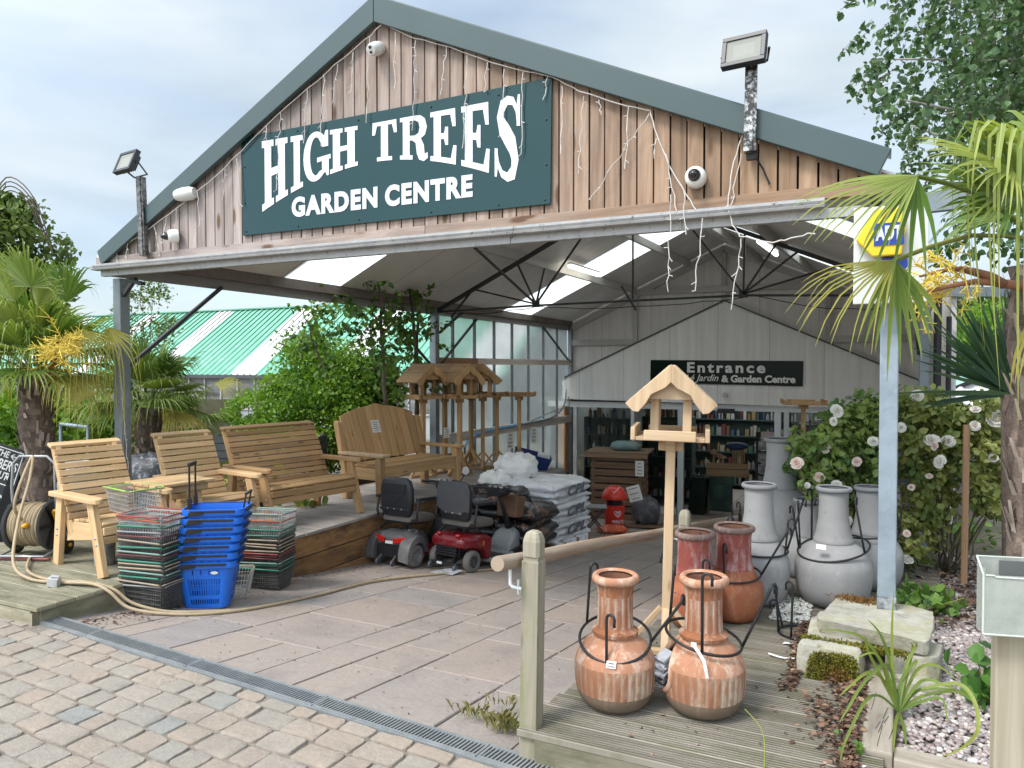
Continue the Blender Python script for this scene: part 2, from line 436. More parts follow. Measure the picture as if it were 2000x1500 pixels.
SLAB = stone_mat('sandstone_slab', [(0, (.345, .285, .25)), (.3, (.365, .30, .262)), (.55, (.335, .29, .26)), (.75, (.375, .31, .265)), (1, (.32, .285, .267))], .45, .87)
SETT = stone_mat('sandstone_sett', [(0, (.37, .30, .245)), (.35, (.40, .33, .265)), (.6, (.375, .325, .275)), (.86, (.355, .315, .265)), (.95, (.33, .31, .275)), (1, (.315, .31, .285))], .7, .82)
def drain_y(x): return 2.935 - .072*(x+1.4)
def slab_z(x, y): return (ramp(y) if y > 3.1 else 0)
pv = MB(); rnd = random.Random(3)
def slab(x0, x1, y0, y1):
    g = .0055; j = lambda: rnd.uniform(-.004, .004)
    c = [(x0+g+j(), y0+g+j()), (x1-g+j(), y0+g+j()), (x1-g+j(), y1-g+j()), (x0+g+j(), y1-g+j())]
    if y1-y0 < .05 or x1-x0 < .05: return
    mid = []
    for i in range(4):
        a, b = c[i], c[(i+1) % 4]; mid.append(a)
        for k in (1, 2): t = k/3; mid.append((a[0]+(b[0]-a[0])*t+rnd.uniform(-.003, .003), a[1]+(b[1]-a[1])*t+rnd.uniform(-.003, .003)))
    h = rnd.uniform(-.002, .003); n = len(mid); o = len(pv.v)
    cx = sum(p[0] for p in mid)/n; cy = sum(p[1] for p in mid)/n
    for s, dz in ((1, -.04), (1, h-.006), (.985, h)):
        for (x, y) in mid:
            X = cx+(x-cx)*s; Y = cy+(y-cy)*s; pv.v.append((X, Y, slab_z(X, Y)+dz))
    t = rnd.random()
    for r in (0, 1):
        for i in range(n): k = (i+1) % n; pv.face((o+r*n+i, o+r*n+k, o+(r+1)*n+k, o+(r+1)*n+i), None, t)
    pv.face([o+2*n+i for i in range(n)], None, t)
bx = [-6.6, -6.05, -5.45, -4.95, -4.42, -3.98, -3.2, -2.88, -2.5, -1.93, -1.5, -1.05, -.45, .05, .45]
for i in range(len(bx)-1):
    x0, x1 = bx[i], bx[i+1]
    y = drain_y((x0+x1)/2)+.075 - .6*(i % 2)*0
    first = True
    while y < 22:
        L = rnd.uniform(.5, 1.0) if (x1-x0) > .36 else rnd.uniform(.35, .75)
        if first: L = rnd.uniform(.45, .9)
        y1 = y+L
        if not ((x1 < -5.0 and y < 11.2) or (x0 > -1.4 and y1 < 7.1 and y > 3.6) ):
            if x1-x0 > .5 and rnd.random() < .28:
                xm = x0+(x1-x0)*rnd.choice((.4, .5, .6)); slab(x0, xm, y, y1); slab(xm, x1, y, y1)
            else: slab(x0, x1, y, y1)
        y = y1; first = False
struct(pv.build('paving', SLAB))
jt = MB()
JY = [2.9, 3.1]+[3.1+.5*k for k in range(1, 39)]
for a, b in zip(JY[:-1], JY[1:]):
    x0 = -6.6 if a > 11 else -5.3; x1 = .5 if a >= 7 else -1.25
    jt.quad([(x0, a, slab_z(0, a)-.013), (x1, a, slab_z(0, a)-.013), (x1, b, slab_z(0, b)-.013), (x0, b, slab_z(0, b)-.013)])
JOINT = mat('joint_sand', (.15, .13, .11), .95, .35, 25, .6, tint=0, bscale=80)
struct(jt.build('paving_joints', JOINT))
# setts in front of the drain
st = MB()
def sett(x0, x1, y0, y1):
    sh = lambda x: -.072*(x+1.4)
    cx, cy = (x0+x1)/2, (y0+y1)/2; hx, hy = (x1-x0)/2-.0062, (y1-y0)/2-.0062
    ring = []; rot = rnd.uniform(-.025, .025); rc = rnd.uniform(.010, .022)
    j = lambda: rnd.uniform(-.003, .003)
    cor = [(hx+j()*2, hy+j()*2), (-hx+j()*2, hy+j()*2), (-hx+j()*2, -hy+j()*2), (hx+j()*2, -hy+j()*2)]
    for q in range(4):
        p, a, b = Vector(cor[q]), Vector(cor[q-1]), Vector(cor[(q+1) % 4]); da, db = (a-p).normalized(), (b-p).normalized()
        for v_ in (p+da*rc, p+(da+db)*rc*.32, p+db*rc): ring.append((v_.x, v_.y))
        for t in (.36, .66): v_ = (p+db*rc).lerp(b, t); ring.append((v_.x+j(), v_.y+j()))
    ring = [(x*math.cos(rot)-y*math.sin(rot), x*math.sin(rot)+y*math.cos(rot)) for x, y in ring]; n = len(ring)
    h = rnd.uniform(-.006, .004); tx, ty = rnd.uniform(-.03, .03), rnd.uniform(-.03, .03); o = len(st.v)
    for s, dz in ((1, -.035), (1, -.006), (.965, -.0005), (.62, .001)):
        for x, y in ring:
            X, Y = cx+x*s, cy+y*s; st.v.append((X, Y+sh(X), h+dz+tx*x+ty*y+rnd.uniform(-.0012, .0012)))
    t = rnd.random()
    if t > .84 and rnd.random() < .55: t *= .6
    for r in range(3):
        for i in range(n): k = (i+1) % n; st.face((o+r*n+i, o+r*n+k, o+(r+1)*n+k, o+(r+1)*n+i), None, t)
    st.face([o+3*n+i for i in range(n)], None, t)
y = 2.875; row = 0
while y > -.6:
    d = rnd.uniform(.145, .172) if row else .1; x = -10+rnd.uniform(0, .2)
    while x < 2.2:
        L = rnd.uniform(.14, .25); 
        if not (row == 0 and rnd.random() < .06): sett(x, x+L, y-d, y)
        x += L
    y -= d; row += 1
struct(st.build('cobble_paving', SETT, smooth=True, ang=50))
sb = MB(); sb.quad([(-11, -1, -.0105), (3, -1, -.0105), (3, 2.62, -.0105), (-11, 3.62, -.0105)])
struct(sb.build('sett_bedding', mat('bedding_grit', (.235, .20, .165), .95, .3, 40, .9, tint=0, bscale=140)))
# drain channel
DR = thing('drainage_channel', 'grey slotted metal drain grating running across the foot of the paving', 'drain', (0, 0, 0))
GRATE = galv('grate_steel', (.27, .28, .28), .3)
ang = math.atan(-.072); dR = Matrix.Rotation(ang, 3, 'Z'); dx = Vector((math.cos(ang), math.sin(ang), 0)); dn = Vector((-dx.y, dx.x, 0))
fr = MB(); sl = MB(); gut = MB()
P0 = V(-1.4, 2.935+.012, .002)
def dp(u, v, z=0): return P0+dx*u+dn*v+V(0, 0, z)
u = -6.2
while u < .0:
    a, b = u+.003, u+.997
    for v in (-.055, .055): fr.bar(dp(a, v), dp(b, v), .014, .02)
    for e in (a+.006, b-.006): fr.bar(dp(e, -.055), dp(e, .055), .012, .018)
    k = a+.02
    while k < b-.015:
        sl.bar(dp(k, -.05), dp(k+.006, .05), .0085, .014); k += .0205
    u += 1.0
gut.bar(dp(-6.2, 0, -.05), dp(.05, 0, -.05), .115, .01)
for v in (-.068, .068): fr.bar(dp(-6.2, v, -.02), dp(.05, v, -.02), .01, .05)
fr.build('frame', GRATE, DR); struct(sl.build('slats', GRATE, DR), 'stuff'); gut.build('gutter', mat('drain_dark', (.03, .03, .03), .9, .2, 5, 0), DR)
# ------------------------------------------------------------------ timber decks
def board(mb, x0, x1, yc, wdt, zt, th=.028, ng=7, ends=0, rz=0):
    """grooved decking board along X"""
    h = wdt/2-.003; pts = [(-h, -th), (-h, -.003)]
    for k in range(ng):
        a = -h+(2*h)*(k+.18)/ng; b = -h+(2*h)*(k+.38)/ng; c = -h+(2*h)*(k+.72)/ng; d = -h+(2*h)*(k+.92)/ng
        pts += [(a, 0), (b, -.009), (c, -.009), (d, 0)] if ng > 1 else [(-h+.01, 0), (h-.01, 0)]
    pts += [(h, -.003), (h, -th)]
    M = Matrix(((0, 0, 1, 0), (1, 0, 0, yc), (0, 1, 0, zt), (0, 0, 0, 1)))
    if ng > 1:
        n = len(pts); o = len(mb.v); t = random.uniform(.4, .95); ou, ov = random.random()*9, random.random()*9
        for X in (x0, x1):
            for (y, z) in pts: mb.v.append((X, yc+y, zt+z))
        for i in range(n):
            j = (i+1) % n; va = pts[i][0]+ov; vb = pts[j][0]+ov
            mb.face((o+i, o+j, o+n+j, o+n+i), [(ou, va), (ou, vb), (ou+x1-x0, vb), (ou+x1-x0, va)], t if (pts[i][1] > -.006 or pts[j][1] > -.02 and pts[i][1] > -.006 and pts[j][1] > -.006) else (.0 if pts[i][1] > -.02 else t))
        mb.face([o+i for i in range(n)][::-1], None, t); mb.face([o+n+i for i in range(n)], None, t)
    else: mb.box(((x0+x1)/2, yc, zt-th/2), (x1-x0, wdt-.006, th))
RD = thing('timber_deck', 'weathered grooved decking under the clay and grey chimineas', 'deck', (0, 0, 0))
b = MB(); y = 2.965
while y < 7.3:
    x0 = -1.44+.11*(y-2.95)+random.uniform(-.006, .006)
    board(b, x0, min(.05+.1*(y-2.95) if y > 4.2 else .02, .5), y+.07, .142, .14); y += .142
b.build('boards', DECKG, RD)
f = MB(); f.box((-.6, 2.985, .03), (1.5, .03, .16)); f.bar((-1.40, 3.0, .0), (-.95, 7.2, -.1), .04, .24)
f.box((-1.05, 6.0, -.35), (.04, 2.6, .7))
f.build('fascia', DECKL, RD)
LD = thing('timber_deck', 'low mossy grooved decking carrying the hose reel and armchair', 'deck', (0, 0, 0))
b = MB(); y = 3.10
while y < 5.38:
    board(b, -8.2, (-5.09 if y < 3.7 else -5.2)+random.uniform(-.008, .008), y+.07, .142, .12); y += .142
b.build('boards', DECKL, LD)
f = MB(); f.box((-6.7, 3.125, .02), (3.1, .05, .13)); f.box((-5.135, 3.46, .0), (.045, .62, .17)); f.box((-5.245, 4.55, -.05), (.045, 1.6, .27)); f.box((-5.18, 3.77, -.02), (.14, .03, .2)); f.box((-5.2, 3.15, .0), (.14, .1, .15))
f.build('fascia', DECKL, LD)
HD = thing('raised_deck', 'raised silver-grey board deck faced with orange-brown sleepers under the benches', 'deck', (0, 0, 0))
b = MB(); y = 5.40
while y < 11.3:
    wd = .135; b.box(((-6.62-5.02)/2+random.uniform(-.008, .008), y+wd/2, .105), (1.6, wd-.007, .03), Matrix.Rotation(random.uniform(-.004, .004), 3, 'Z')); y += wd
b.build('boards', DECKW, HD, bevel=.003)
f = MB(); 
for z0, z1, a, e in ((-.115, .085, 5.42, 7.9), (-.115, .085, 7.905, 11.2), (-.32, -.12, 5.42, 9.1), (-.32, -.12, 9.105, 11.2), (-.53, -.325, 5.42, 8.2), (-.53, -.325, 8.205, 11.2), (-.74, -.535, 6.0, 11.2), (-.95, -.745, 7.5, 11.2)):
    f.box((-5.1+random.uniform(-.004, .004), (a+e)/2, (z0+z1)/2), (.1, e-a, z1-z0-.004))
f.box((-5.8, 11.22, -.4), (1.5, .08, .95)); f.box((-5.6, 5.45, -.1), (1.0, .06, .36))
f.build('sleeper_face', SLEEP, HD, bevel=.006)
ED = MB()
for a, e in ((5.5, 7.6), (7.61, 9.8), (9.81, 11.2)): ED.box((-6.47+random.uniform(-.01, .01), (a+e)/2, .2), (.1, e-a, .17)); ED.box((-6.53, (a+e)/2, .1), (.2, e-a, .06))
tag(ED.build('timber_edging', SLEEPD, bevel=.006), 'dark brown sleeper edging along the back of the raised deck', 'edging')
# ------------------------------------------------------------------ the timber-gabled canopy
CN = thing('entrance_canopy', 'steel framed canopy with timber clad gable and green barge boards over the entrance ramp', 'canopy', (0, 0, 0))
BF = (-6.72, 2.76, -3.45, 4.40, .03, 2.78); BB = (-6.72, 2.74, -3.07, 4.40, .76, 2.74)
def rp(side, s, y):
    """point on the underside of the roof; side 0 left, 1 right; s 0 eave to 1 ridge"""
    t = (y-4.7)/11.9; g = lambda i: BF[i]+(BB[i]-BF[i])*t
    ex, ez = (g(0), g(1)) if side == 0 else (g(4), g(5))
    return V(ex+(g(2)-ex)*s, y, ez+(g(3)-ez)*s)
def roofmat(name, base):
    m, nt, out = _nt(name); v = coords(nt, 'Object', 1)
    sx = nd(nt, 'ShaderNodeSeparateXYZ'); nt.links.new(v, sx.inputs[0])
    def M(op, a, b=None):
        q = nd(nt, 'ShaderNodeMath'); q.operation = op
        for i, z in enumerate((a, b)):
            if z is None: continue
            if hasattr(z, 'links'): nt.links.new(z, q.inputs[i])
            else: q.inputs[i].default_value = z
        return q.outputs[0]
    fr_ = M('FRACT', M('MULTIPLY', sx.outputs[1], 1.0)); seam = M('LESS_THAN', fr_, .016)
    rib = M('FRACT', M('MULTIPLY', sx.outputs[1], 16.0)); ribl = M('LESS_THAN', rib, .16)
    n = noise(nt, v, 1.6, 6, .6)
    col = ramp_node(nt, n, [(.3, mul(base, .88)), (.7, mul(base, 1.06))])
    col = mixc(nt, 'MIX', M('MULTIPLY', ribl, .22), col, mul(base, .5)); col = mixc(nt, 'MIX', M('MULTIPLY', seam, .75), col, mul(base, .3))
    principled(nt, out, col, .5, 0, .4, bump(nt, ribl, -.5, .008)); MATS[name] = m; return m
ROOFU = roofmat('roof_lining', (.82, .795, .775))
m, nt, out = _nt('skylight_sheet'); v = coords(nt, 'Object', 1)
tr = nd(nt, 'ShaderNodeBsdfTranslucent'); nt.links.new(ramp_node(nt, noise(nt, v, 3, 6), [(.3, (.68, .70, .66)), (.7, (.78, .79, .75))]), tr.inputs[0])
gl = nd(nt, 'ShaderNodeBsdfDiffuse'); gl.inputs[0].default_value = (.7, .72, .72, 1)
mx = nd(nt, 'ShaderNodeMixShader'); mx.inputs[0].default_value = .12
nt.links.new(tr.outputs[0], mx.inputs[1]); nt.links.new(gl.outputs[0], mx.inputs[2]); nt.links.new(mx.outputs[0], out.inputs[0]); SKYL = m
rf = MB()
for side, cuts in ((0, [4.73, 7.05, 8.12, 12.95, 14.25, 16.6]), (1, [4.73, 7.0, 8.1, 11.6, 12.75, 16.6])):
    for i in range(5):
        a, b = cuts[i], cuts[i+1]
        for s0, s1 in ((0, .5), (.5, 1)):
            pts = [rp(side, s0, a), rp(side, s1, a), rp(side, s1, b), rp(side, s0, b)]
            if i % 2 == 0:
                nrm = (pts[1]-pts[0]).cross(pts[3]-pts[0]).normalized()
                if nrm.z < 0: nrm = -nrm
                up = [p+nrm*.045 for p in pts]; rf.add(pts+up, [(0, 1, 2, 3), (7, 6, 5, 4), (0, 4, 5, 1), (1, 5, 6, 2), (2, 6, 7, 3), (3, 7, 4, 0)])
        if i % 2:
            sk = MB(); sk.quad([rp(side, 0, a), rp(side, 1, a), rp(side, 1, b), rp(side, 0, b)]); sk.build('skylight', SKYL, CN)
rf.build('roof_sheet', ROOFU, CN)
# gable cladding
m, nt, out = _nt('gable_boards'); v = coords(nt, 'UV', (1.2, 16, 1)); n = noise(nt, v, 1, 7, .65, .7)
ob = coords(nt, 'Object', 1); sx = nd(nt, 'ShaderNodeSeparateXYZ'); nt.links.new(ob, sx.inputs[0])
grey = ramp_node(nt, n, [(.28, (.185, .145, .13)), (.7, (.43, .365, .335))]); warm = ramp_node(nt, n, [(.28, (.19, .115, .07)), (.7, (.395, .265, .175))])
n3 = noise(nt, ob, 1.1, 5, .6)
ad = nd(nt, 'ShaderNodeMath'); ad.operation = 'MULTIPLY_ADD'; nt.links.new(n3, ad.inputs[0]); ad.inputs[1].default_value = 3.0; nt.links.new(sx.outputs[0], ad.inputs[2])
mr = nd(nt, 'ShaderNodeMapRange'); mr.inputs[1].default_value = -3.2; mr.inputs[2].default_value = .9; nt.links.new(ad.outputs[0], mr.inputs[0])
col = mixc(nt, 'MIX', mr.outputs[0], grey, warm)
vo = nd(nt, 'ShaderNodeTexVoronoi'); vo.inputs['Scale'].default_value = 1; nt.links.new(coords(nt, 'UV', (2.1, 7, 1)), vo.inputs['Vector'])
kf = ramp_node(nt, vo.outputs['Distance'], [(.10, (.9,)*3), (.19, (0, 0, 0))]); col = mixc(nt, 'MIX', kf, col, (.12, .065, .035))
t, _ = tint_val(nt, .2); mm = nd(nt, 'ShaderNodeVectorMath'); mm.operation = 'SCALE'; nt.links.new(col, mm.inputs[0]); nt.links.new(t, mm.inputs[3])
principled(nt, out, mm.outputs[0], .8, 0, .2, bump(nt, n, .5, .005)); GBOARD = m
def gable_top(x): return 2.74+(x+6.65)*.515 if x < -3.45 else 2.82+(.0-x)*.45
gb = MB(); x = -6.55
while x < -.02:
    wd = .107+random.uniform(-.004, .004); a, b = x+.004+random.uniform(0, .004), x+wd-.005
    zt0, zt1 = gable_top(a), gable_top(b); dz = random.uniform(-.004, .004)
    poly = [(a, 2.70), (b, 2.70), (b, max(2.72, zt1)), (a, max(2.72, zt0))]
    M = Matrix(((1, 0, 0, 0), (0, 0, -1, 4.72+dz), (0, 1, 0, 0), (0, 0, 0, 1)))
    gb.prism(poly, 0, .022, M)
    x += wd
gb.build('gable_cladding', GBOARD, CN, bevel=.002)
bk = MB(); bk.prism([(-6.6, 2.72), (0, 2.72), (0, 2.78), (-3.45, 4.36), (-6.6, 2.76)], 0, .01, Matrix(((1, 0, 0, 0), (0, 0, -1, 4.80), (0, 1, 0, 0), (0, 0, 0, 1))))
bk.build('gable_backing', mat('backing_dark', (.05, .04, .035), .9, .2, 4, 0), CN)
bm = MB(); bm.bar((-6.66, 4.69, 2.735), (-3.0, 4.69, 2.735), .05, .07); bm.bar((-2.996, 4.69, 2.735), (-.02, 4.69, 2.735), .05, .07)
bm.build('bottom_beam', GBOARD, CN, bevel=.003)
# barge boards
BARGE = mat('barge_green', (.054, .084, .085), .45, .05, 2, .02, spec=.45, tint=.05)
def barge(p0, p1, cut0, name):
    mb = MB(); w = .195
    a0, a1 = p0, p1; poly = [(a0[0], a0[1]), (a1[0], a1[1]), (a1[0]+cut0[0], a1[1]+cut0[1]), (a0[0], a0[1]-w*1.0)]
    M = Matrix(((1, 0, 0, 0), (0, 0, -1, 4.66), (0, 1, 0, 0), (0, 0, 0, 1)))
    mb.prism(poly, 0, .04, M)
    d = V(p1[0]-p0[0], 0, p1[1]-p0[1]).normalized(); n = V(-d.z, 0, d.x)
    if n.z < 0: n = -n
    A = V(p0[0], 4.74, p0[1])+n*.003; B = V(p1[0], 4.74, p1[1])+n*.003
    mb.bar(A, B, .22, .008, up=n)
    mb.build(name, BARGE, CN, bevel=.004)
bp = lambda px, py: (atY(px, py, 4.62).x, atY(px, py, 4.62).z)
ap_, el_, er_ = bp(729, -10), bp(189, 491), bp(1741, 291)
barge((ap_[0]-.002, ap_[1]), el_, (.055, -.125), 'barge_board'); barge((ap_[0]+.002, ap_[1]), er_, (-.065, -.135), 'barge_board')
# shutter rail under the gable
rl = MB()
prof = [(0, 0), (.075, 0), (.08, .014), (.055, .022), (.068, .036), (.068, .05), (.03, .062), (0, .062)]
def rail(x0, x1, z):
    M = Matrix(((0, 0, 1, 0), (-1, 0, 0, 4.66), (0, 1, 0, z), (0, 0, 0, 1))); rl.prism(prof, x0, x1, M)
rail(-6.62, -2.25, 2.64); rail(-2.245, -.30, 2.64)
rl.build('front_rail', GALVW, CN, smooth=False)
rl = MB(); rl.bar((-6.58, 4.68, 2.615), (-2.3, 4.68, 2.615), .05, .055); rl.bar((-2.295, 4.68, 2.615), (-.1, 4.68, 2.615), .05, .055)
rl.build('lower_rail', GALVW, CN)
# posts
def post(x, y, z0, z1, w=.1, m=GALV, cap=None):
    mb = MB(); mb.box((x, y, (z0+z1)/2), (w, w, z1-z0)); o = mb.build('post', m, CN, bevel=.006); return o
post(-6.53, 4.83, -.1, 2.58, .105, GALVD); post(.035, 4.80, .26, 2.56, .096, GALV)
post(-6.6, 10.55, -.9, 2.7, .12, GALVD); post(.47, 10.6, -.9, 2.68, .12, GALVD); post(-6.6, 16.55, -1.6, 2.7, .1, GALVD); post(.72, 16.5, -1.6, 2.7, .1, GALVD)
# peeled black paint at the foot of the right post
pf = MB(); pf.box((.035, 4.80, .36), (.099, .099, .15)); pf.build('post_foot', mat('peeling_black', (.035, .035, .037), .7, .3, 10, .2, dirt=(.42, .45, .47), dirt_amt=.75, dirt_scale=13), CN)
# eave beams
EAVE = mat('eave_beam_brown', (.20, .165, .145), .6, .15, 4, .1, dirt=(.12, .09, .07), dirt_amt=.4)
CHAN = mat('eave_channel_grey', (.30, .29, .28), .5, .1, 4, .05)
for xa, xb in ((-6.66, -6.66), (.02, .72)):
    e = MB(); e.bar((xa, 4.75, 2.665), (xb, 16.6, 2.655), .06, .11); e.build('eave_channel', CHAN, CN)
    e = MB(); dx_ = .05 if xa < 0 else -.05; e.bar((xa+dx_, 4.78, 2.775), (xb+dx_, 16.6, 2.76), .10, .12); e.build('eave_beam', EAVE, CN)
# purlins
for side, s in ((0, .47), (0, .8), (1, .47), (1, .8)):
    pu = MB(); pu.bar(rp(side, s, 9.4 if s < .6 else 4.9)+V(0, 0, -.075), rp(side, s, 16.55)+V(0, 0, -.075), .06, .13); pu.build('purlin', CREAMST, CN)
# truss of dark steel angles
Y = 10.58; tr_ = MB(); q = lambda px, py: atY(px, py, Y)
L0, R0, AP = V(-6.56, Y, 2.66), V(.44, Y, 2.64), V(-3.25, Y, 4.24)
for dy in (-.03, .03): 
    for A, B in ((L0, AP), (R0, AP)): tr_.bar(A+V(0, dy, 0), B+V(0, dy, 0), .022, .05)
N1, N2 = q(1047, 594), q(1452, 574)
for a, b in ((L0, N1), (N1, N2), (N2, R0)): tr_.bar(a+V(0, 0, -.02), b+V(0, 0, -.02), .03, .03)
def on_chord(x): 
    A, B = (L0, AP) if x < -3.25 else (R0, AP); t = (x-A.x)/(B.x-A.x); return A.lerp(B, t)
for px, py in ((925, 556), (1010, 506), (1165, 460)): tr_.bar(N1, on_chord(q(px, py).x), .026, .026)
for px, py in ((1320, 447), (1455, 440), (1517, 452), (1560, 483), (1640, 513)): tr_.bar(N2, on_chord(q(px, py).x), .026, .026)
tr_.bar(N1, rp(0, .47, 9.0)+V(0, 0, -.05), .028, .028); tr_.bar(N1, rp(0, .47, 11.6)+V(0, 0, -.1), .028, .028)
tr_.bar(AP, V(-3.25, Y, 2.72), .022, .022)
tr_.bar(V(-3.42, Y, 2.92), V(-3.2, Y, 2.56), .03, .03)
tr_.box(N1, (.12, .012, .1)); tr_.box(N2, (.12, .012, .1))
tr_.bar(on_chord(-5.9), V(-6.3, Y, 2.55), .026, .026)
tr_.build('truss', DARKST, CN)
wr = MB(); wr.tube(wob(q(870, 612), N1+V(0, 0, -.04), 8, .02, .05), .006, 5); wr.tube(wob(N1+V(0, 0, -.03), N2+V(0, 0, -.05), 12, .02, .07), .006, 5); wr.tube(wob(N2, V(.4, Y, 2.5), 8, .02, .1), .006, 5)
wr.build('hanging_cable', BLACK, CN)
for a, b in (((-6.53, 4.9, 1.75), (-6.56, 6.08, 2.62)), ((-6.47, 4.81, 2.42), (-6.22, 4.75, 2.56)), ((-6.6, 10.48, 1.75), (-6.64, 9.15, 2.62)), ((-6.56, 10.62, 1.75), (-6.58, 11.95, 2.6)), ((-6.57, 14.9, 2.6), (-6.57, 16.45, 1.85)), ((.4, 10.5, 1.9), (.3, 9.4, 2.6)), ((-6.55, 10.62, 2.3), (-6.1, 10.6, 2.62))):
    br = MB(); br.bar(a, b, .034, .034); br.build('brace', DARKST, CN)
bt = MB()
for k in range(4): bt.box((-6.28+.05*k, 4.74, 2.545-.012*k), (.05, .05, .03))
bt.build('bracket', BLACK, CN)
# side wall of clouded twin-wall sheet
m, nt, out = _nt('clouded_sheet'); v = coords(nt, 'Object', 1)
rfb = nd(nt, 'ShaderNodeBsdfRefraction'); rfb.inputs['IOR'].default_value = 1.03; rfb.inputs['Roughness'].default_value = .4; rfb.inputs[0].default_value = (.86, .89, .88, 1)
tl = nd(nt, 'ShaderNodeBsdfTranslucent'); tl.inputs[0].default_value = (.62, .68, .66, 1)
df = nd(nt, 'ShaderNodeBsdfPrincipled'); df.inputs['Base Color'].default_value = (.20, .205, .20, 1); df.inputs['Roughness'].default_value = .3
m1 = nd(nt, 'ShaderNodeMixShader'); m1.inputs[0].default_value = .38; nt.links.new(rfb.outputs[0], m1.inputs[1]); nt.links.new(tl.outputs[0], m1.inputs[2])
m2 = nd(nt, 'ShaderNodeMixShader'); nt.links.new(ramp_node(nt, noise(nt, v, 1.3, 5), [(.3, (.34,)*3), (.7, (.56,)*3)]), m2.inputs[0]); nt.links.new(m1.outputs[0], m2.inputs[1]); nt.links.new(df.outputs[0], m2.inputs[2]); nt.links.new(m2.outputs[0], out.inputs[0]); CLOUD = m
BY = [10.72, 11.18, 11.95, 12.72, 13.49, 14.26, 15.03, 15.8, 16.5]
for a, b in zip(BY[:-1], BY[1:]):
    mb = MB(); mb.quad([(-6.65, a+.02, ramp(a)-.05), (-6.65, b-.02, ramp(b)-.05), (-6.65, b-.02, 2.62), (-6.65, a+.02, 2.62)]); mb.build('wall_pane', CLOUD, CN)
mb = MB()
for y in BY[1:-1]: mb.box((-6.63, y, .55), (.05, .035, 4.1))
mb.build('glazing_bars', galv('bar_steel', (.16, .17, .18), .3), CN)
mb = MB(); mb.box((-6.58, 11.3, 1.84), (.05, 1.3, .115)); mb.build('wall_rail', wood('orange_rail', (.42, .22, .13), (.30, .15, .085), .7, .4), CN)
mb = MB(); mb.box((-6.58, 14.22, 1.84), (.05, 4.53, .115)); mb.box((-6.58, 13.6, .53), (.06, 5.8, .16)); mb.build('wall_rail', wood('pale_rail', (.60, .54, .49), (.48, .42, .37), .7, .3), CN)
# back wall
PANEL = None
def panelmat(name, base, pitch):
    m, nt, out = _nt(name); v = coords(nt, 'Object', 1); sx = nd(nt, 'ShaderNodeSeparateXYZ'); nt.links.new(v, sx.inputs[0])
    def M(op, a, b):
        q = nd(nt, 'ShaderNodeMath'); q.operation = op
        for i, z in enumerate((a, b)):
            if hasattr(z, 'links'): nt.links.new(z, q.inputs[i])
            else: q.inputs[i].default_value = z
        return q.outputs[0]
    seam = M('LESS_THAN', M('FRACT', M('DIVIDE', sx.outputs[0], pitch), 0), .008); rib = M('LESS_THAN', M('FRACT', M('MULTIPLY', sx.outputs[0], 18), 0), .1)
    st_ = noise(nt, coords(nt, 'Object', (9, 1, .5)), 1, 6, .7)
    col = ramp_node(nt, st_, [(.3, mul(base, .86)), (.65, mul(base, 1.05))])
    col = mixc(nt, 'MIX', M('MULTIPLY', rib, .14), col, mul(base, .6)); col = mixc(nt, 'MIX', M('MULTIPLY', seam, .8), col, mul(base, .35))
    principled(nt, out, col, .5, 0, .4, bump(nt, rib, -.4, .006)); MATS[name] = m; return m
PW = panelmat('wall_panel', (.72, .68, .65), 1.17); PP = panelmat('porch_panel', (.80, .78, .755), 1.05)
MY = lambda y: Matrix(((1, 0, 0, 0), (0, 0, -1, y), (0, 1, 0, 0), (0, 0, 0, 1)))
mb = MB(); mb.prism([(-6.6, .85), (.75, .85), (.75, 2.86), (-3.07, 4.5), (-6.6, 2.86)], -.08, 0, MY(16.62)); mb.build('back_wall', PW, CN)
mb = MB()
for a, b in (((-6.55, 2.66), (-3.07, 4.27)), ((.68, 2.66), (-3.07, 4.27))): mb.bar((a[0], 16.57, a[1]), (b[0], 16.57, b[1]), .09, .13)
mb.bar((-5.06, 16.56, 3.42), (-1.0, 16.56, 3.42), .08, .13); mb.bar((-6.6, 16.56, 2.31), (-5.05, 16.56, 2.31), .08, .13); mb.bar((-1.0, 16.56, 2.31), (.65, 16.56, 2.31), .08, .13)
for x, z0, z1 in ((-5.03, 1.7, 3.35), (-3.07, 3.49, 4.2), (-3.07, 2.9, 3.35), (-1.0, 1.7, 3.35)): mb.box((x, 16.57, (z0+z1)/2), (.1, .06, z1-z0))
mb.build('wall_beams', CREAMST, CN)
mb = MB(); mb.box((.78, 13.6, .6), (.06, 5.9, 4.2)); mb.build('right_wall', PW, CN)
mb = MB(); mb.tube([(.60, 10.5, 2.62), (.60, 10.5, -.7)], .045, 10); mb.tube([(.72, 10.5, 2.35), (.72, 10.5, -.1)], .03, 8); mb.tube([(.55, 10.45, 1.3), (.45, 10.5, 1.3)], .03, 6); mb.build('downpipe', BLACK, CN, smooth=True, ang=40)
mb = MB(); mb.bar((.1, 4.86, 2.66), (1.9, 4.86, 2.72), .06, .11); mb.build('side_beam', GALVD, CN); mb = MB(); mb.bar((.5, 10.6, 2.66), (2.2, 10.6, 2.6), .07, .11); mb.build('side_beam', GALVD, CN)
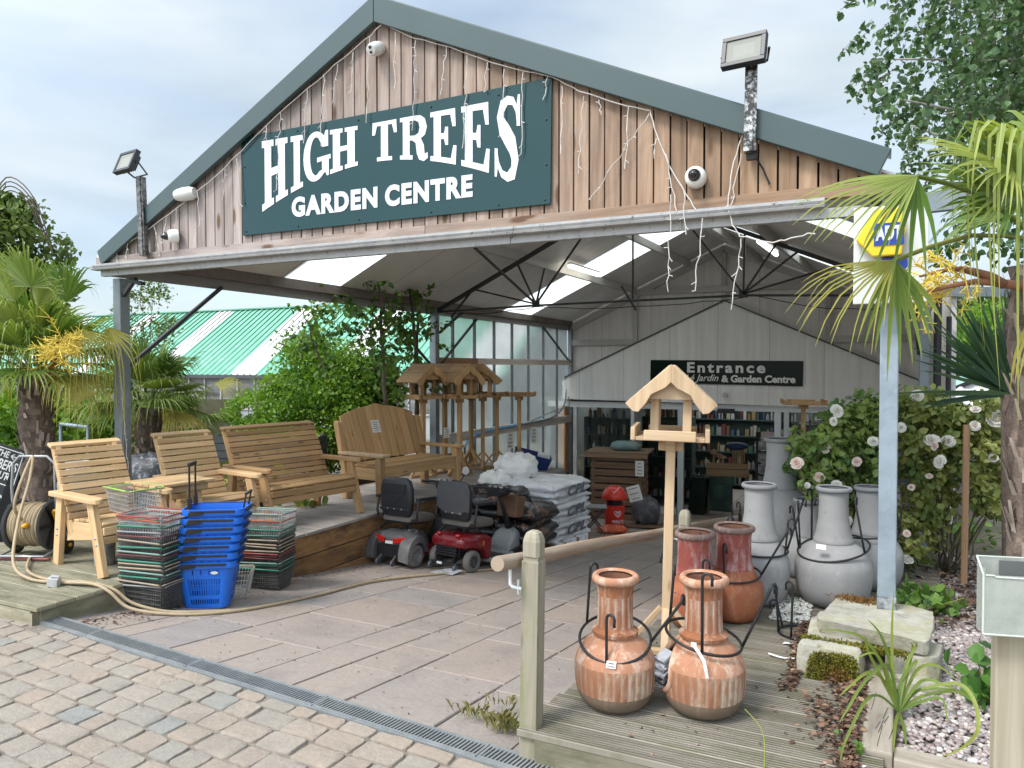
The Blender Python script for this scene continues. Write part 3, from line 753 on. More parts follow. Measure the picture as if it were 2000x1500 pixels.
# ------------------------------------------------------------------ entrance porch and shop front
EP = thing('entrance_porch', 'pale panelled porch with a low pitched top above the glazed shop doors', 'porch', (0, 0, 0))
Yp = 16.36
pts = [atY(1098, 779, Yp), atY(1815, 802, Yp), atY(1815, 752, Yp), atY(1415, 588, Yp), atY(1097, 741, Yp)]
mb = MB(); mb.prism([(p.x, p.z) for p in pts], -.18, 0, MY(Yp)); mb.build('porch_wall', PP, EP)
mb = MB()
for a, b in ((pts[4], pts[3]), (pts[2], pts[3])): mb.bar((a.x, Yp-.01, a.z+.012), (b.x, Yp-.01, b.z+.012), .05, .03)
mb.build('capping', mat('cap_dark', (.09, .085, .08), .6, .1, 5, 0), EP)
FRAME = mat('upvc_frame', (.60, .62, .63), .35, .05, 5, 0)
GLASS = None
m, nt, out = _nt('shop_glass'); g1 = nd(nt, 'ShaderNodeBsdfGlossy'); g1.inputs['Roughness'].default_value = .02; tp = nd(nt, 'ShaderNodeBsdfTransparent'); tp.inputs[0].default_value = (.88, .92, .91, 1)
mx = nd(nt, 'ShaderNodeMixShader'); fn = nd(nt, 'ShaderNodeFresnel'); fn.inputs[0].default_value = 1.6; nt.links.new(fn.outputs[0], mx.inputs[0]); nt.links.new(tp.outputs[0], mx.inputs[1]); nt.links.new(g1.outputs[0], mx.inputs[2]); nt.links.new(mx.outputs[0], out.inputs[0]); GLASS = m
Yf = 16.5; zf = ramp(16.5)
def X(px): return atY(px, 850, Yf).x
mb = MB(); zt = .84
for px, wd in ((1124, .09), (1236, .08), (1330, .13), (1519, .13), (1536, .1), (1640, .07), (1740, .07)): mb.box((X(px), Yf, (zf+zt)/2), (wd, .07, zt-zf))
mb.box((X(1430)-.9, Yf, zt+.03), (6.9, .08, .13)); mb.box(((X(1124)+X(1330))/2, Yf, zf+.09), (X(1330)-X(1124)-.2, .06, .15)); mb.box((X(1640), Yf, zf+.5), (2.2, .06, .8))
mb.build('door_frame', FRAME, EP)
for a, b, z0 in ((1128, 1232, zf+.17), (1240, 1324, zf+.17), (1542, 1636, zf+.9), (1644, 1736, zf+.9)):
    mb = MB(); mb.quad([(X(a)+.03, Yf, z0), (X(b)-.03, Yf, z0), (X(b)-.03, Yf, zt-.03), (X(a)+.03, Yf, zt-.03)]); mb.build('glass_pane', GLASS, EP)
mb = MB(); mb.box((X(1419), Yf-.06, .80), (.36, .08, .1)); mb.build('door_sensor', BLACK, EP, bevel=.01)
mb = MB(); mb.box((-6.72, 16.4, -.35), (.2, .25, 2.35)); mb.build('timber_jamb', wood('brown_jamb', (.42, .23, .12), (.28, .15, .075), .7, .3), EP)
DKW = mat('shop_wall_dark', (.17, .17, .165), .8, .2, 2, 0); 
mb = MB(); mb.box((-3, 22.05, -.4), (9, .1, 2.8)); mb.box((-7.3, 19.4, -.4), (.1, 5.4, 2.8)); mb.box((1.4, 19.4, -.4), (.1, 5.4, 2.8)); mb.box((-3, 17.5, .96), (9, 1.8, .08)); mb.box((-3, 21.6, .96), (9, .9, .08)); mb.build('shop_walls', DKW, EP); mb = MB(); mb.quad([(-7.3, 18.4, .96), (1.4, 18.4, .96), (1.4, 21.15, .96), (-7.3, 21.15, .96)]); mb.build('added_rooflight', SKYL, EP)  # translucent ceiling panel, out of view, added to let daylight brighten the shop
# signs -----------------------------------------------------------
def sign_mat(name, c, sp_=.35): return mat(name, c, .16, .03, 2, .0, spec=sp_, tint=0)
SG = thing('shop_sign', 'large dark green board with white arched lettering on the timber gable', 'sign', (0, 0, 0))
GREEN = sign_mat('sign_green', (.003, .038, .041)); WHT = mat('sign_white', (.70, .71, .73), .3, .02, 5, 0)
mb = MB(); mb.prism([(-4.8, 2.835), (-2.01, 2.835), (-2.0, 3.675), (-4.8, 3.645)], 0, .015, MY(4.69)); mb.build('board', GREEN, SG, bevel=.002)
SF = 4.6735
def ell(cx, cy, rx, ry, a0, a1, n=18): return [(cx+rx*math.cos(math.radians(a0+(a1-a0)*i/n)), cy+ry*math.sin(math.radians(a0+(a1-a0)*i/n))) for i in range(n+1)]
G_H = [(.02, 0), (.46, 0), (.46, .1), (.37, .1), (.37, .45), (.63, .45), (.63, .1), (.54, .1), (.54, 0), (.98, 0), (.98, .1), (.88, .1), (.88, .9), (.98, .9), (.98, 1), (.54, 1), (.54, .9), (.63, .9), (.63, .57), (.37, .57), (.37, .9), (.46, .9), (.46, 1), (.02, 1), (.02, .9), (.12, .9), (.12, .1), (.02, .1)]
G_I = [(.05, 0), (.95, 0), (.95, .1), (.73, .1), (.73, .9), (.95, .9), (.95, 1), (.05, 1), (.05, .9), (.27, .9), (.27, .1), (.05, .1)]
G_T = [(.2, 0), (.8, 0), (.8, .1), (.64, .1), (.64, .9), (.8, .9), (.88, .68), (.99, .68), (.97, 1), (.03, 1), (.01, .68), (.12, .68), (.2, .9), (.36, .9), (.36, .1), (.2, .1)]
G_E = [(.04, 0), (.95, 0), (.98, .34), (.87, .34), (.78, .1), (.42, .1), (.42, .45), (.54, .45), (.58, .34), (.68, .34), (.68, .68), (.58, .68), (.54, .56), (.42, .56), (.42, .9), (.76, .9), (.84, .68), (.95, .68), (.93, 1), (.04, 1), (.04, .9), (.16, .9), (.16, .1), (.04, .1)]
G_R0 = [(.03, 0), (.47, 0), (.47, .1), (.37, .1), (.37, 1), (.03, 1), (.03, .9), (.13, .9), (.13, .1), (.03, .1)]
G_R = [(.37, .44), (.46, .44), (.58, .38), (.62, .14), (.70, .01), (.86, -.02), (1, .06), (.99, .18), (.89, .14), (.86, .34), (.76, .48), (.9, .55), (.97, .72), (.9, .9), (.76, .98), (.58, 1), (.37, 1), (.37, .89), (.56, .89), (.68, .84), (.72, .72), (.68, .6), (.56, .55), (.37, .55)]
_old = [(.03, 0), (.47, 0), (.47, .1), (.37, .1), (.37, .44), (.37, .55), (.56, .55), (.68, .6), (.72, .72), (.68, .84), (.56, .89), (.37, .89), (.37, .551), (.3699, .441), (.46, .44), (.58, .38), (.62, .14), (.70, .01), (.86, -.02), (1, .06), (.99, .18), (.89, .14), (.86, .34), (.76, .48), (.9, .55), (.97, .72), (.9, .9), (.76, .98), (.58, 1), (.03, 1), (.03, .9), (.13, .9), (.13, .1), (.03, .1)]
G_G = ell(.5, .5, .48, .52, 52, 305, 22)+[(.84, .1), (.90, 0), (.97, 0), (.97, .36), (1.04, .36), (1.04, .46), (.54, .46), (.54, .36), (.72, .36), (.72, .17)]+ell(.5, .5, .23, .40, 300, 60, 20)+[(.74, .66), (.95, .66), (.95, 1.02), (.86, 1.02)]
sp = [(.86, .70), (.83, .84), (.70, .945), (.50, .965), (.32, .90), (.25, .765), (.32, .64), (.50, .535), (.68, .43), (.77, .27), (.70, .11), (.50, .035), (.30, .055), (.16, .17), (.12, .32)]
hw = [.03, .045, .05, .055, .095, .125, .135, .14, .14, .125, .09, .055, .05, .045, .03]
lft, rgt = [], []
for i, p in enumerate(sp):
    a, b = sp[max(0, i-1)], sp[min(len(sp)-1, i+1)]; d = Vector((b[0]-a[0], b[1]-a[1])).normalized(); nn_ = Vector((-d.y, d.x))
    lft.append((p[0]+nn_.x*hw[i], p[1]+nn_.y*hw[i])); rgt.append((p[0]-nn_.x*hw[i], p[1]-nn_.y*hw[i]))
G_S = lft+rgt[::-1]
def env(x, v):
    bot = 3.285-.275*abs((x+3.43)/1.15)**1.9; top = 3.575+.012*abs((x+3.43)/1.15)
    return bot+(top-bot)*v
def glyph(mb, poly, pa, pb, d=0, vs=1, vo=0):
    x0, x1 = atY(pa, 300, SF).x, atY(pb, 300, SF).x; P = []
    n = len(poly)
    for i in range(n):
        a, b = poly[i], poly[(i+1) % n]; k = max(1, int(abs(b[0]-a[0])/.12))
        for j in range(k): t = j/k; P.append((a[0]+(b[0]-a[0])*t, a[1]+(b[1]-a[1])*t))
    P = [(x0+(x1-x0)*u, env(x0+(x1-x0)*u, v*vs+vo)) for u, v in P]
    mb.prism(P, 0, .004+d, MY(SF+.0012))
mb = MB()
for g, a, b in ((G_H, 511, 563), (G_I, 567, 593), (G_G, 592, 644), (G_H, 644, 700), (G_T, 727, 776), (G_R0, 780, 836), (G_R, 780, 836), (G_E, 839, 893), (G_E, 899, 958)): glyph(mb, g, a, b)
glyph(mb, G_S, 964, 1019, 0, 1.02, -.01)
glyph(mb, [(.83, .66), (.95, .66), (.95, 1.02), (.87, 1.02), (.83, .9)], 964, 1019, .002); glyph(mb, [(.05, -.02), (.12, -.02), (.16, .1), (.16, .36), (.05, .36)], 964, 1019, .002)
mb.build('lettering', WHT, SG)
text('lettering', 'GARDEN', .2, WHT, face_M((-3.84, SF-.002, 3.01), (1, 0, .003), (0, 0, 1)), SG, .002, .0105, 0, 1.16, .84)
text('lettering', 'CENTRE', .2, WHT, face_M((-2.98, SF-.002, 3.01), (1, 0, .003), (0, 0, 1)), SG, .002, .0105, 0, 1.16, .75)
mb = MB()
for x in (-4.76, -4.2, -3.6, -2.95, -2.4, -2.05):
    for z in (2.865, 3.62): mb.sphere((x, SF, z), .008, 6, 4)
for z in (3.1, 3.4): mb.sphere((-4.77, SF, z), .008, 6, 4); mb.sphere((-2.04, SF, z), .008, 6, 4)
mb.build('screws', BLACK, SG)
ES = thing('entrance_sign', 'long black-green Entrance board on the pale porch panels', 'sign', (0, 0, 0))
Ys = Yp-.03; c = [atY(1271, 703, Ys), atY(1569, 705, Ys), atY(1568, 755, Ys), atY(1270, 747, Ys)]
mb = MB(); mb.prism([(p.x, p.z) for p in (c[3], c[2], c[1], c[0])], 0, .03, MY(Yp-.002)); mb.build('board', sign_mat('entrance_green', (.006, .016, .013), .12), ES)
cx = (c[0].x+c[1].x)/2; zc = (c[0].z+c[2].z)/2; GW = mat('sign_grey_white', (.86, .86, .84), .5, .03, 5, 0)
p = atY(1416, 719, Ys); text('lettering', 'Entrance', .3, GW, face_M((p.x, Ys-.006, p.z), (1, 0, -.005), (0, 0, 1)), ES, .003, .010, 0, 1.3, 1.62)
p = atY(1345, 738, Ys); text('lettering', 'Bistro Lé Jardin', .2, GW, face_M((p.x, Ys-.006, p.z), (1, 0, -.005), (0, 0, 1)), ES, .003, .002, .35, 1, 1.25)
p = atY(1480, 741, Ys); text('lettering', '& Garden Centre', .2, GW, face_M((p.x, Ys-.006, p.z), (1, 0, -.005), (0, 0, 1)), ES, .003, .008, 0, 1, 1.48)
# ------------------------------------------------------------------ lamps, cameras, alarm, string lights
LENS = mat('lamp_lens', (.30, .30, .27), .6, .03, 6, 0, spec=.08); BOXB = mat('lamp_black', (.022, .022, .026), .4, .1, 8, 0)
def floodlight(pos, label, tilt, pan, post_top, post_bot, pm, sc=1):
    T = thing('floodlight', label, 'floodlight', pos, 0, 'floodlights on poles above the gable')
    R = (Matrix.Rotation(pan, 4, 'Z') @ Matrix.Rotation(tilt, 4, 'X'))
    h = MB(); w_, h_ = .125*sc, .095*sc
    h.box((0, .012, 0), (2*w_, .035, 2*h_)); h.box((0, .035, 0), (1.5*w_, .03, 1.5*h_))
    for k in range(7): h.box((-w_*.7+k*w_*.233, .055, 0), (.006, .02, 1.4*h_))
    fr_ = .026
    for a in ((0, -h_+fr_/2, 2*w_, fr_), (0, h_-fr_/2, 2*w_, fr_)): h.box((a[0], -.01, a[1]), (a[2], .014, a[3]))
    for s in (-1, 1): h.box((s*(w_-fr_/2), -.01, 0), (fr_, .014, 2*h_-2*fr_))
    for v_ in range(len(h.v)): h.v[v_] = tuple(R @ Vector(h.v[v_]))
    h.build('housing', BOXB, T, bevel=.004)
    l = MB(); a, b = w_-fr_, h_-fr_
    l.add([(-a, -.009, -b), (a, -.009, -b), (a, -.009, b), (-a, -.009, b), (-a*.6, -.0065+.0, -b*.55), (a*.6, -.0065, -b*.55), (a*.6, -.0065, b*.55), (-a*.6, -.0065, b*.55)], [(0, 1, 5, 4), (1, 2, 6, 5), (2, 3, 7, 6), (3, 0, 4, 7)], .3)
    l.add([(-a*.6, -.0065, -b*.55), (a*.6, -.0065, -b*.55), (a*.6, -.0065, b*.55), (-a*.6, -.0065, b*.55)], [(0, 1, 2, 3)], .7)
    for v_ in range(len(l.v)): l.v[v_] = tuple(R @ Vector(l.v[v_]))
    l.build('lens', LENS, T)
    P = Vector(pos); s = MB(); pt = Vector(post_top)-P; pb_ = Vector(post_bot)-P
    d_ = (R.to_3x3() @ V(w_+.012, .02, 0)); e_ = (R.to_3x3() @ V(-w_-.012, .02, 0)); q_ = pt+V(0, 0, .01)
    s.tube([d_, q_+(d_-e_)*.35, q_-(d_-e_)*.35, e_], .008, 6); s.build('bracket', BOXB, T)
    s = MB(); s.bar(pb_, pt, .062*sc, .05); s.bar(pb_+V(.028, -.02, 0), pt+V(.028, -.02, 0), .008, .03); s.build('pole', pm, T)
    return T
floodlight(tuple(atY(1453, 98, 4.52)), 'black floodlight facing out on a speckled steel pole at the right of the gable', math.radians(-16), math.radians(-6), tuple(atY(1466, 128, 4.6)), tuple(atY(1462, 297, 4.6)), LICHEN)
fl2 = floodlight(tuple(atY(246, 316, 4.55)), 'black floodlight turned left on a dark blotched pole at the left of the gable', math.radians(-22), math.radians(-8), tuple(atY(275, 346, 4.62)), tuple(atY(281, 500, 4.62)), galv('blotched_steel', (.2, .19, .18), .1, .6, 20), 1.08)
mb = MB(); mb.box(atY(1468, 302, 4.64), (.055, .05, .06)); mb.tube([atY(1475, 306, 4.66), atY(1490, 330, 4.68), atY(1503, 360, 4.685)], .006, 5)
tag(mb.build('junction_box', BLACK), 'small black junction box with a cable below the right floodlight pole', 'junction box')
CW = mat('camera_white', (.74, .73, .69), .35, .03, 6, 0, spec=.5); CB = mat('camera_glass', (.012, .012, .015), .08, .1, 5, 0, spec=.8)
def camera_unit(px, py, r, kind, label, d=(0, -1, 0)):
    p = atY(px, py, 4.63); T = thing('security_camera', label, 'security camera', tuple(p), 0, 'security cameras on the building')
    D = Vector(d).normalized(); R = D.to_track_quat('Z', 'Y').to_matrix(); b = MB(); g = MB()
    def put(mb, fn): 
        n0 = len(mb.v); fn(); 
        for i in range(n0, len(mb.v)): mb.v[i] = tuple(R @ Vector(mb.v[i]))
    if kind == 'dome':
        put(b, lambda: b.lathe([(.001, -.05), (r, -.05), (r*1.05, -.01), (r, .012), (r*.85, .03), (r*.62, .036)], 24)); put(g, lambda: g.lathe([(r*.62, .034), (r*.58, .055), (r*.42, .078), (r*.2, .09), (.001, .094)], 20))
    else:
        put(b, lambda: b.lathe([(.001, -.09), (r*.75, -.09), (r, -.05), (r*1.02, .02), (r*.9, .07), (r*.72, .098), (.001, .102)], 24))
        put(g, lambda: (g.sphere((0, r*.36, .1), r*.26, 10, 6, sc=(1, 1, .5)), g.sphere((0, -r*.3, .1), r*.24, 10, 6, sc=(1, 1, .5))))
    b.build('body', CW, T, smooth=True, ang=50); g.build('lens', CB, T, smooth=True); return T
camera_unit(735, 95, .05, 'turret', 'white two-lens camera just under the gable apex', (.12, -.85, -.42))
camera_unit(363, 379, .058, 'turret', 'white camera seen from its side above the left dome camera', (-1, -.25, -.1))
camera_unit(336, 461, .056, 'dome', 'white dome camera low on the left end of the gable', (-.55, -.8, -.1))
camera_unit(1358, 345, .062, 'dome', 'white dome camera with smoked bubble on the right of the gable', (.05, -1, .02))
T = camera_unit(1416, 771, .05, 'turret', 'tiny white camera on the porch wall beneath the Entrance board', (0, -1, 0)); T.location = atY(1416, 771, Yp-.07)
AB = thing('alarm_box', 'yellow hexagonal alarm box with blue label on a grey-white board behind the palm fronds', 'alarm box', (0, 0, 0))
Ya = 4.62; a, b = atY(1668, 408, Ya), atY(1812, 590, Ya)
mb = MB(); mb.box(((a.x+b.x)/2, Ya, (a.z+b.z)/2), (b.x-a.x, .03, a.z-b.z)); mb.build('backboard', mat('board_grey_white', (.55, .57, .56), .5, .05, 4, 0), AB, bevel=.004)
hx = [atY(px, py, Ya-.02) for px, py in ((1672, 472), (1704, 504), (1760, 500), (1770, 450), (1762, 408), (1708, 412))]
mb = MB(); mb.prism([(p.x, p.z) for p in hx], 0, .06, MY(Ya-.018)); mb.build('bell_cover', mat('alarm_yellow', (.75, .50, .02), .3, .05, 5, 0), AB, bevel=.008)
BLU = mat('label_blue', (.015, .05, .30), .3, .03, 5, 0); Yl = Ya-.085
a, b = atY(1707, 437, Yl), atY(1766, 476, Yl); mb = MB(); mb.box(((a.x+b.x)/2, Yl+.004, (a.z+b.z)/2), (b.x-a.x, .008, a.z-b.z)); mb.build('label', BLU, AB)
text('lettering', 'ADT', .1, WHT, face_M(((a.x+b.x)/2, Yl-.003, (a.z+b.z)/2), (1, 0, 0), (0, 0, 1)), AB, .002, .005, 0, 1, .13)
a, b = atY(1722, 505, Ya), atY(1772, 530, Ya); mb = MB(); mb.box(((a.x+b.x)/2, Ya-.025, (a.z+b.z)/2), (b.x-a.x, .02, a.z-b.z)); mb.build('lamp', BLU, AB, bevel=.004)
# icicle lights
IC = thing('string_lights', 'white icicle string lights looped along the gable under the barge boards', 'string lights', (0, 0, 0))
P_ = lambda px, py, y=4.655: atY(px, py, y)
main = [(205, 508), (260, 468), (300, 440), (360, 395), (420, 345), (485, 280), (560, 208), (640, 140), (700, 88), (748, 46), (810, 75), (880, 92), (960, 122), (1020, 138), (1078, 150), (1130, 178), (1210, 203), (1270, 216), (1282, 260), (1305, 320), (1340, 380), (1372, 426), (1415, 410), (1422, 400), (1430, 330), (1448, 270), (1452, 255)]
wmb = MB(); pts_ = []
for i in range(len(main)-1): pts_ += wob(P_(*main[i]), P_(*main[i+1]), 4, .005)[:-1]
pts_.append(P_(*main[-1])); wmb.tube(pts_, .0038, 5); 
w2 = []; sw = [(1422, 400), (1430, 440), (1445, 462), (1510, 474), (1560, 462), (1600, 452)]
for i in range(len(sw)-1): w2 += wob(P_(*sw[i], 4.6), P_(*sw[i+1], 4.6), 4, .008)[:-1]
wmb.tube(w2, .0038, 5); wmb.build('wire', WIREW, IC)
drops = [(228, 492, 228, 530, 600), (250, 475, 245, 500, 0), (300, 440, 312, 500, 0), (325, 425, 318, 475, 0), (345, 405, 340, 485, 0), (385, 375, 390, 440, 0), (440, 330, 435, 390, 0), (462, 310, 470, 400, 0), (520, 245, 525, 330, 0), (548, 218, 540, 370, 0), (600, 175, 592, 280, 0), (632, 145, 627, 285, 0), (660, 125, 650, 200, 0), (690, 102, 685, 180, 0), (722, 70, 715, 240, 0), (772, 62, 770, 175, 0), (812, 78, 805, 255, 0), (872, 92, 860, 185, 0), (912, 108, 903, 290, 0), (952, 122, 945, 180, 0), (985, 135, 980, 260, 0), (1022, 140, 1018, 300, 0), (1070, 150, 1060, 195, 0), (1098, 168, 1095, 300, 0), (1140, 188, 1130, 340, 0), (1170, 195, 1175, 225, 0), (1228, 208, 1220, 330, 0), (1268, 222, 1150, 390, 0), (1282, 270, 1278, 310, 0), (1300, 300, 1330, 450, 0), (1310, 380, 1305, 570, 4.56), (1335, 370, 1340, 458, 4.58), (1372, 426, 1358, 568, 4.56), (1447, 466, 1428, 605, 4.56), (1448, 300, 1428, 400, 0), (250, 640, 300, 920, 0)]
for x0, y0, x1, y1, k in drops:
    yy = k if 4 < k < 5 else 4.65
    if (x0, y0) == (250, 640): A, B = V(-6.46, 4.74, 1.9), V(-6.3, 4.74, .35)
    else: A, B = P_(x0, y0, yy), P_(x1, y1, yy)
    mb = MB(); n = max(4, int((A-B).length/.05)); ww = wob(A, B, n, .009); mb.tube(ww, .0031, 5)
    for p in ww[1:]:
        if random.random() < .4: mb.tube([p, p+V(random.choice((-1, 1))*random.uniform(.015, .03), -.004, random.uniform(-.028, .01))], .0026, 4)
    mb.build('light_strand', WIREW, IC)
# tube lights under the roof
TB = emit('tube_lit', (1, .97, .85), 2.6)
def tube_light(a, b, label):
    T = thing('tube_light', label, 'strip light', (0, 0, 0), 0, 'lit strip lights under the canopy roof'); m_ = MB(); m_.bar(a, b, .07, .03); m_.build('fitting', WHITEP, T)
    m_ = MB(); m_.tube([a+V(0, 0, -.05), b+V(0, 0, -.05)], .032, 10); m_.build('tube', TB, T, smooth=True)
a = rp(0, .53, 12.1)+V(.02, 0, -.10); b = rp(0, .53, 13.5)+V(.02, 0, -.10); tube_light(a, b, 'lit strip light beneath the left skylight of the canopy')
a = rp(1, .54, 11.0)+V(0, 0, -.10); b = rp(1, .54, 12.4)+V(0, 0, -.10); tube_light(a, b, 'lit strip light on the right slope of the canopy roof')
# ------------------------------------------------------------------ benches and chairs on the left decks
ZD = .12
BOLT = mat('zinc_bolt', (.55, .56, .57), .35, .05, 5, 0, metal=.8)
def slat_seat(T, W, M_, nback=10):
    """slatted garden seat, front along +X, width along Y"""
    hw = W/2
    for s in (-1, 1):
        y = s*(hw-.025)
        m = MB(); m.bar((.40, y, .0), (.235, y, .565), .045, .095, up=(1, 0, 0)); m.build('leg', M_, T, bevel=.005)
        m = MB(); m.bar((-.34, y, .0), (-.26, y, .565), .045, .095, up=(1, 0, 0)); m.build('leg', M_, T, bevel=.005)
        m = MB(); poly = [(-.36, -.05), (.33, -.05), (.375, -.03), (.39, 0), (.375, .03), (.33, .05), (-.36, .05)]
        m.prism(poly, .565, .607, Matrix.Translation((0, y+s*.012, 0))); m.build('armrest', M_, T, bevel=.008)
        yi = y-s*.045
        m = MB(); m.prism([(-.24, .20), (.20, .26), (.31, .30), (.33, .36), (.30, .40), (-.20, .36)], -.02, .02, Matrix(((1, 0, 0, 0), (0, 0, -1, yi), (0, 1, 0, 0), (0, 0, 0, 1)))); m.build('seat_frame', M_, T, bevel=.004)
        m = MB(); m.bar((-.16, yi, .26), (-.455, yi, .955), .042, .1, up=(1, 0, 0)); m.build('back_upright', M_, T, bevel=.005)
        m = MB()
        for (x, z) in ((.33, .3), (.345, .25), (-.29, .3), (-.3, .25)): m.sphere((x, y+s*.024, z), .011, 6, 4)
        m.build('bolts', BOLT, T)
    m = MB(); L = W-.10
    for k in range(5):
        t = k/4.4; x = -.17+.42*t; z = .372+.048*t; m.box((x, 0, z), (.085, L, .024), Matrix.Rotation(-.11, 3, 'Y'))
    m.box((.318, 0, .405), (.06, L, .026), Matrix.Rotation(.55, 3, 'Y')); m.box((.352, 0, .345), (.026, L, .062), Matrix.Rotation(-.1, 3, 'Y')); m.box((.345, 0, .275), (.026, L, .06), Matrix.Rotation(.12, 3, 'Y'))
    m.build('seat_slats', M_, T, bevel=.005)
    m = MB(); a, b = V(-.15, 0, .375), V(-.405, 0, .935); d = (b-a).normalized(); n = V(d.z, 0, -d.x)
    R = Matrix((V(0, 1, 0), n, d)).transposed()
    for k in range(nback):
        p = a.lerp(b, (k+.5)/nback)+n*.018+V(random.uniform(-.002, .002), 0, 0); m.box(p, (W-.04, .022, (b-a).length/nback-.011), R @ Matrix.Rotation(random.uniform(-.004, .004), 3, 'Y'))
    m.build('back_slats', M_, T, bevel=.004)
    m = MB(); m.box((-.44, 0, .968), (.07, W-.02, .03), Matrix.Rotation(.35, 3, 'Y')); m.build('top_rail', M_, T, bevel=.006)
c1 = thing('garden_armchair', 'slatted pine armchair on the low mossy deck beside the hose reel', 'armchair', (-5.70, 4.11, ZD), math.radians(-9), 'matching slatted pine armchairs'); slat_seat(c1, .60, PINE)
c2 = thing('garden_armchair', 'slatted pine armchair behind the blue shopping baskets, next to the two-seat bench', 'armchair', (-5.71, 5.11, ZD), math.radians(-9), 'matching slatted pine armchairs'); slat_seat(c2, .62, PINE)
b2 = thing('garden_bench', 'two-seat slatted pine bench between the armchairs and the solid-backed bench', 'bench', (-5.68, 6.24, ZD), math.radians(-10)); slat_seat(b2, 1.2, PINE2)
tt = thing('side_table', 'small slatted pine table joining the two armchairs', 'table', (-5.62, 4.61, ZD), math.radians(-9))
m = MB()
for k in range(5): m.box((-.2+.1*k, 0, .615), (.09, .56, .026))
m.build('tabletop', PINE, tt, bevel=.005)
for s in (-1, 1): m = MB(); m.box((s*.2, 0, .57), (.03, .46, .06)); m.build('apron', PINE, tt, bevel=.004)
b3 = thing('garden_bench', 'oiled bench with solid arched plank back and thick square legs, holding a paper price tag', 'bench', (-5.58, 8.09, ZD), math.radians(-9))
W = 1.52; hw = W/2
for s in (-1, 1):
    y = s*(hw-.05)
    m = MB(); m.bar((.36, y, 0), (.34, y, .54), .09, .09); m.build('leg', PINE2, b3, bevel=.008)
    m = MB(); m.prism([(-.045, 0), (.045, 0), (.045, .2), (-.12, .93), (-.15, .955), (-.19, .95), (-.205, .92), (-.045, .25)], -.045, .045, Matrix(((1, 0, 0, -.22), (0, 0, -1, y), (0, 1, 0, 0), (0, 0, 0, 1)))); m.build('leg', PINE2, b3, bevel=.012)
    m = MB(); m.box((.06, y, .56), (.78, .12, .036)); m.build('armrest', PINEB if s < 0 else PINE2, b3, bevel=.008)
    m = MB(); m.box((.06, y, .33), (.56, .04, .14)); m.build('side_rail', PINE2, b3, bevel=.005)
m = MB(); L = W-.2; n = 40; pl = [(-L/2, .27)]
for i in range(n+1):
    u = -1+2*i/n; z = .27+(.07 if abs(u) < .86 else 0)*(1-abs(u)**6); pl.append((u*L/2, z))
pl += [(L/2, .27), (L/2, .40), (-L/2, .40)]
pl = [(-L/2, .25)]+[(-L/2*.92, .25)]+[(L/2*u, .25+.05*(1-(u/.92)**4)) for u in np.linspace(-.9, .9, 21)]+[(L/2*.92, .25), (L/2, .25), (L/2, .405), (-L/2, .405)]
m.prism(pl, -.02, .02, Matrix(((0, 0, 1, .36), (1, 0, 0, 0), (0, 1, 0, 0), (0, 0, 0, 1)))); m.build('front_apron', PINE2, b3, bevel=.005)
m = MB()
for k in range(4): m.box((-.12+.145*k, 0, .418), (.138, W-.14, .03))
m.build('seat_planks', PINE2, b3, bevel=.005)
m = MB(); np_ = 9; pw = (W-.2)/np_; a, b = V(-.235, 0, .44), V(-.43, 0, 1.0); d = (b-a).normalized(); nn_ = V(d.z, 0, -d.x); Lb = (b-a).length
def arch(y): u = abs(y)/((W-.2)/2); return Lb*(1.19-.20*u**2.2) if u > .2 else Lb*(1.235-.06*(u/.2)**2)
for k in range(np_):
    y0 = -(W-.2)/2+pw*k+.003; y1 = y0+pw-.006; ys = np.linspace(y0, y1, 5)
    poly = [(y0, 0), (y1, 0)]+[(float(q_), arch(float(q_))) for q_ in ys[::-1]]
    M = Matrix((V(0, 1, 0), d, nn_)).transposed().to_4x4(); M.translation = a
    m.prism(poly, 0, .024, M)
m.build('back_planks', PINE2, b3, bevel=.006)
PAPER = mat('paper', (.74, .73, .70), .7, .05, 30, 0); INK = mat('ink', (.05, .05, .05), .7, .1, 5, 0)
def paper_tag(parent, origin, right, up, w_, h_, lines=4, name='price_tag'):
    M = face_M(origin, right, up); p = MB(); p.prism([(-w_/2, -h_/2), (w_/2, -h_/2), (w_/2, h_/2), (-w_/2, h_/2)], 0, .0015, M); o = p.build(name, PAPER, parent)
    p = MB()
    for k in range(lines):
        z = h_*(.32-.66*k/max(1, lines-1)); l = w_*random.uniform(.35, .75); x = -l/2
        while x < l/2: q_ = random.uniform(.006, .02); p.prism([(x, z-h_*.03), (min(x+q_, l/2), z-h_*.03), (min(x+q_, l/2), z+h_*.03), (x, z+h_*.03)], .0016, .0022, M); x += q_+.006
    p.build('print', INK, o); return o
paper_tag(b3, a+d*.42+nn_*.028+V(0, -.1, 0), (0, 1, 0), d, .15, .17, 5)
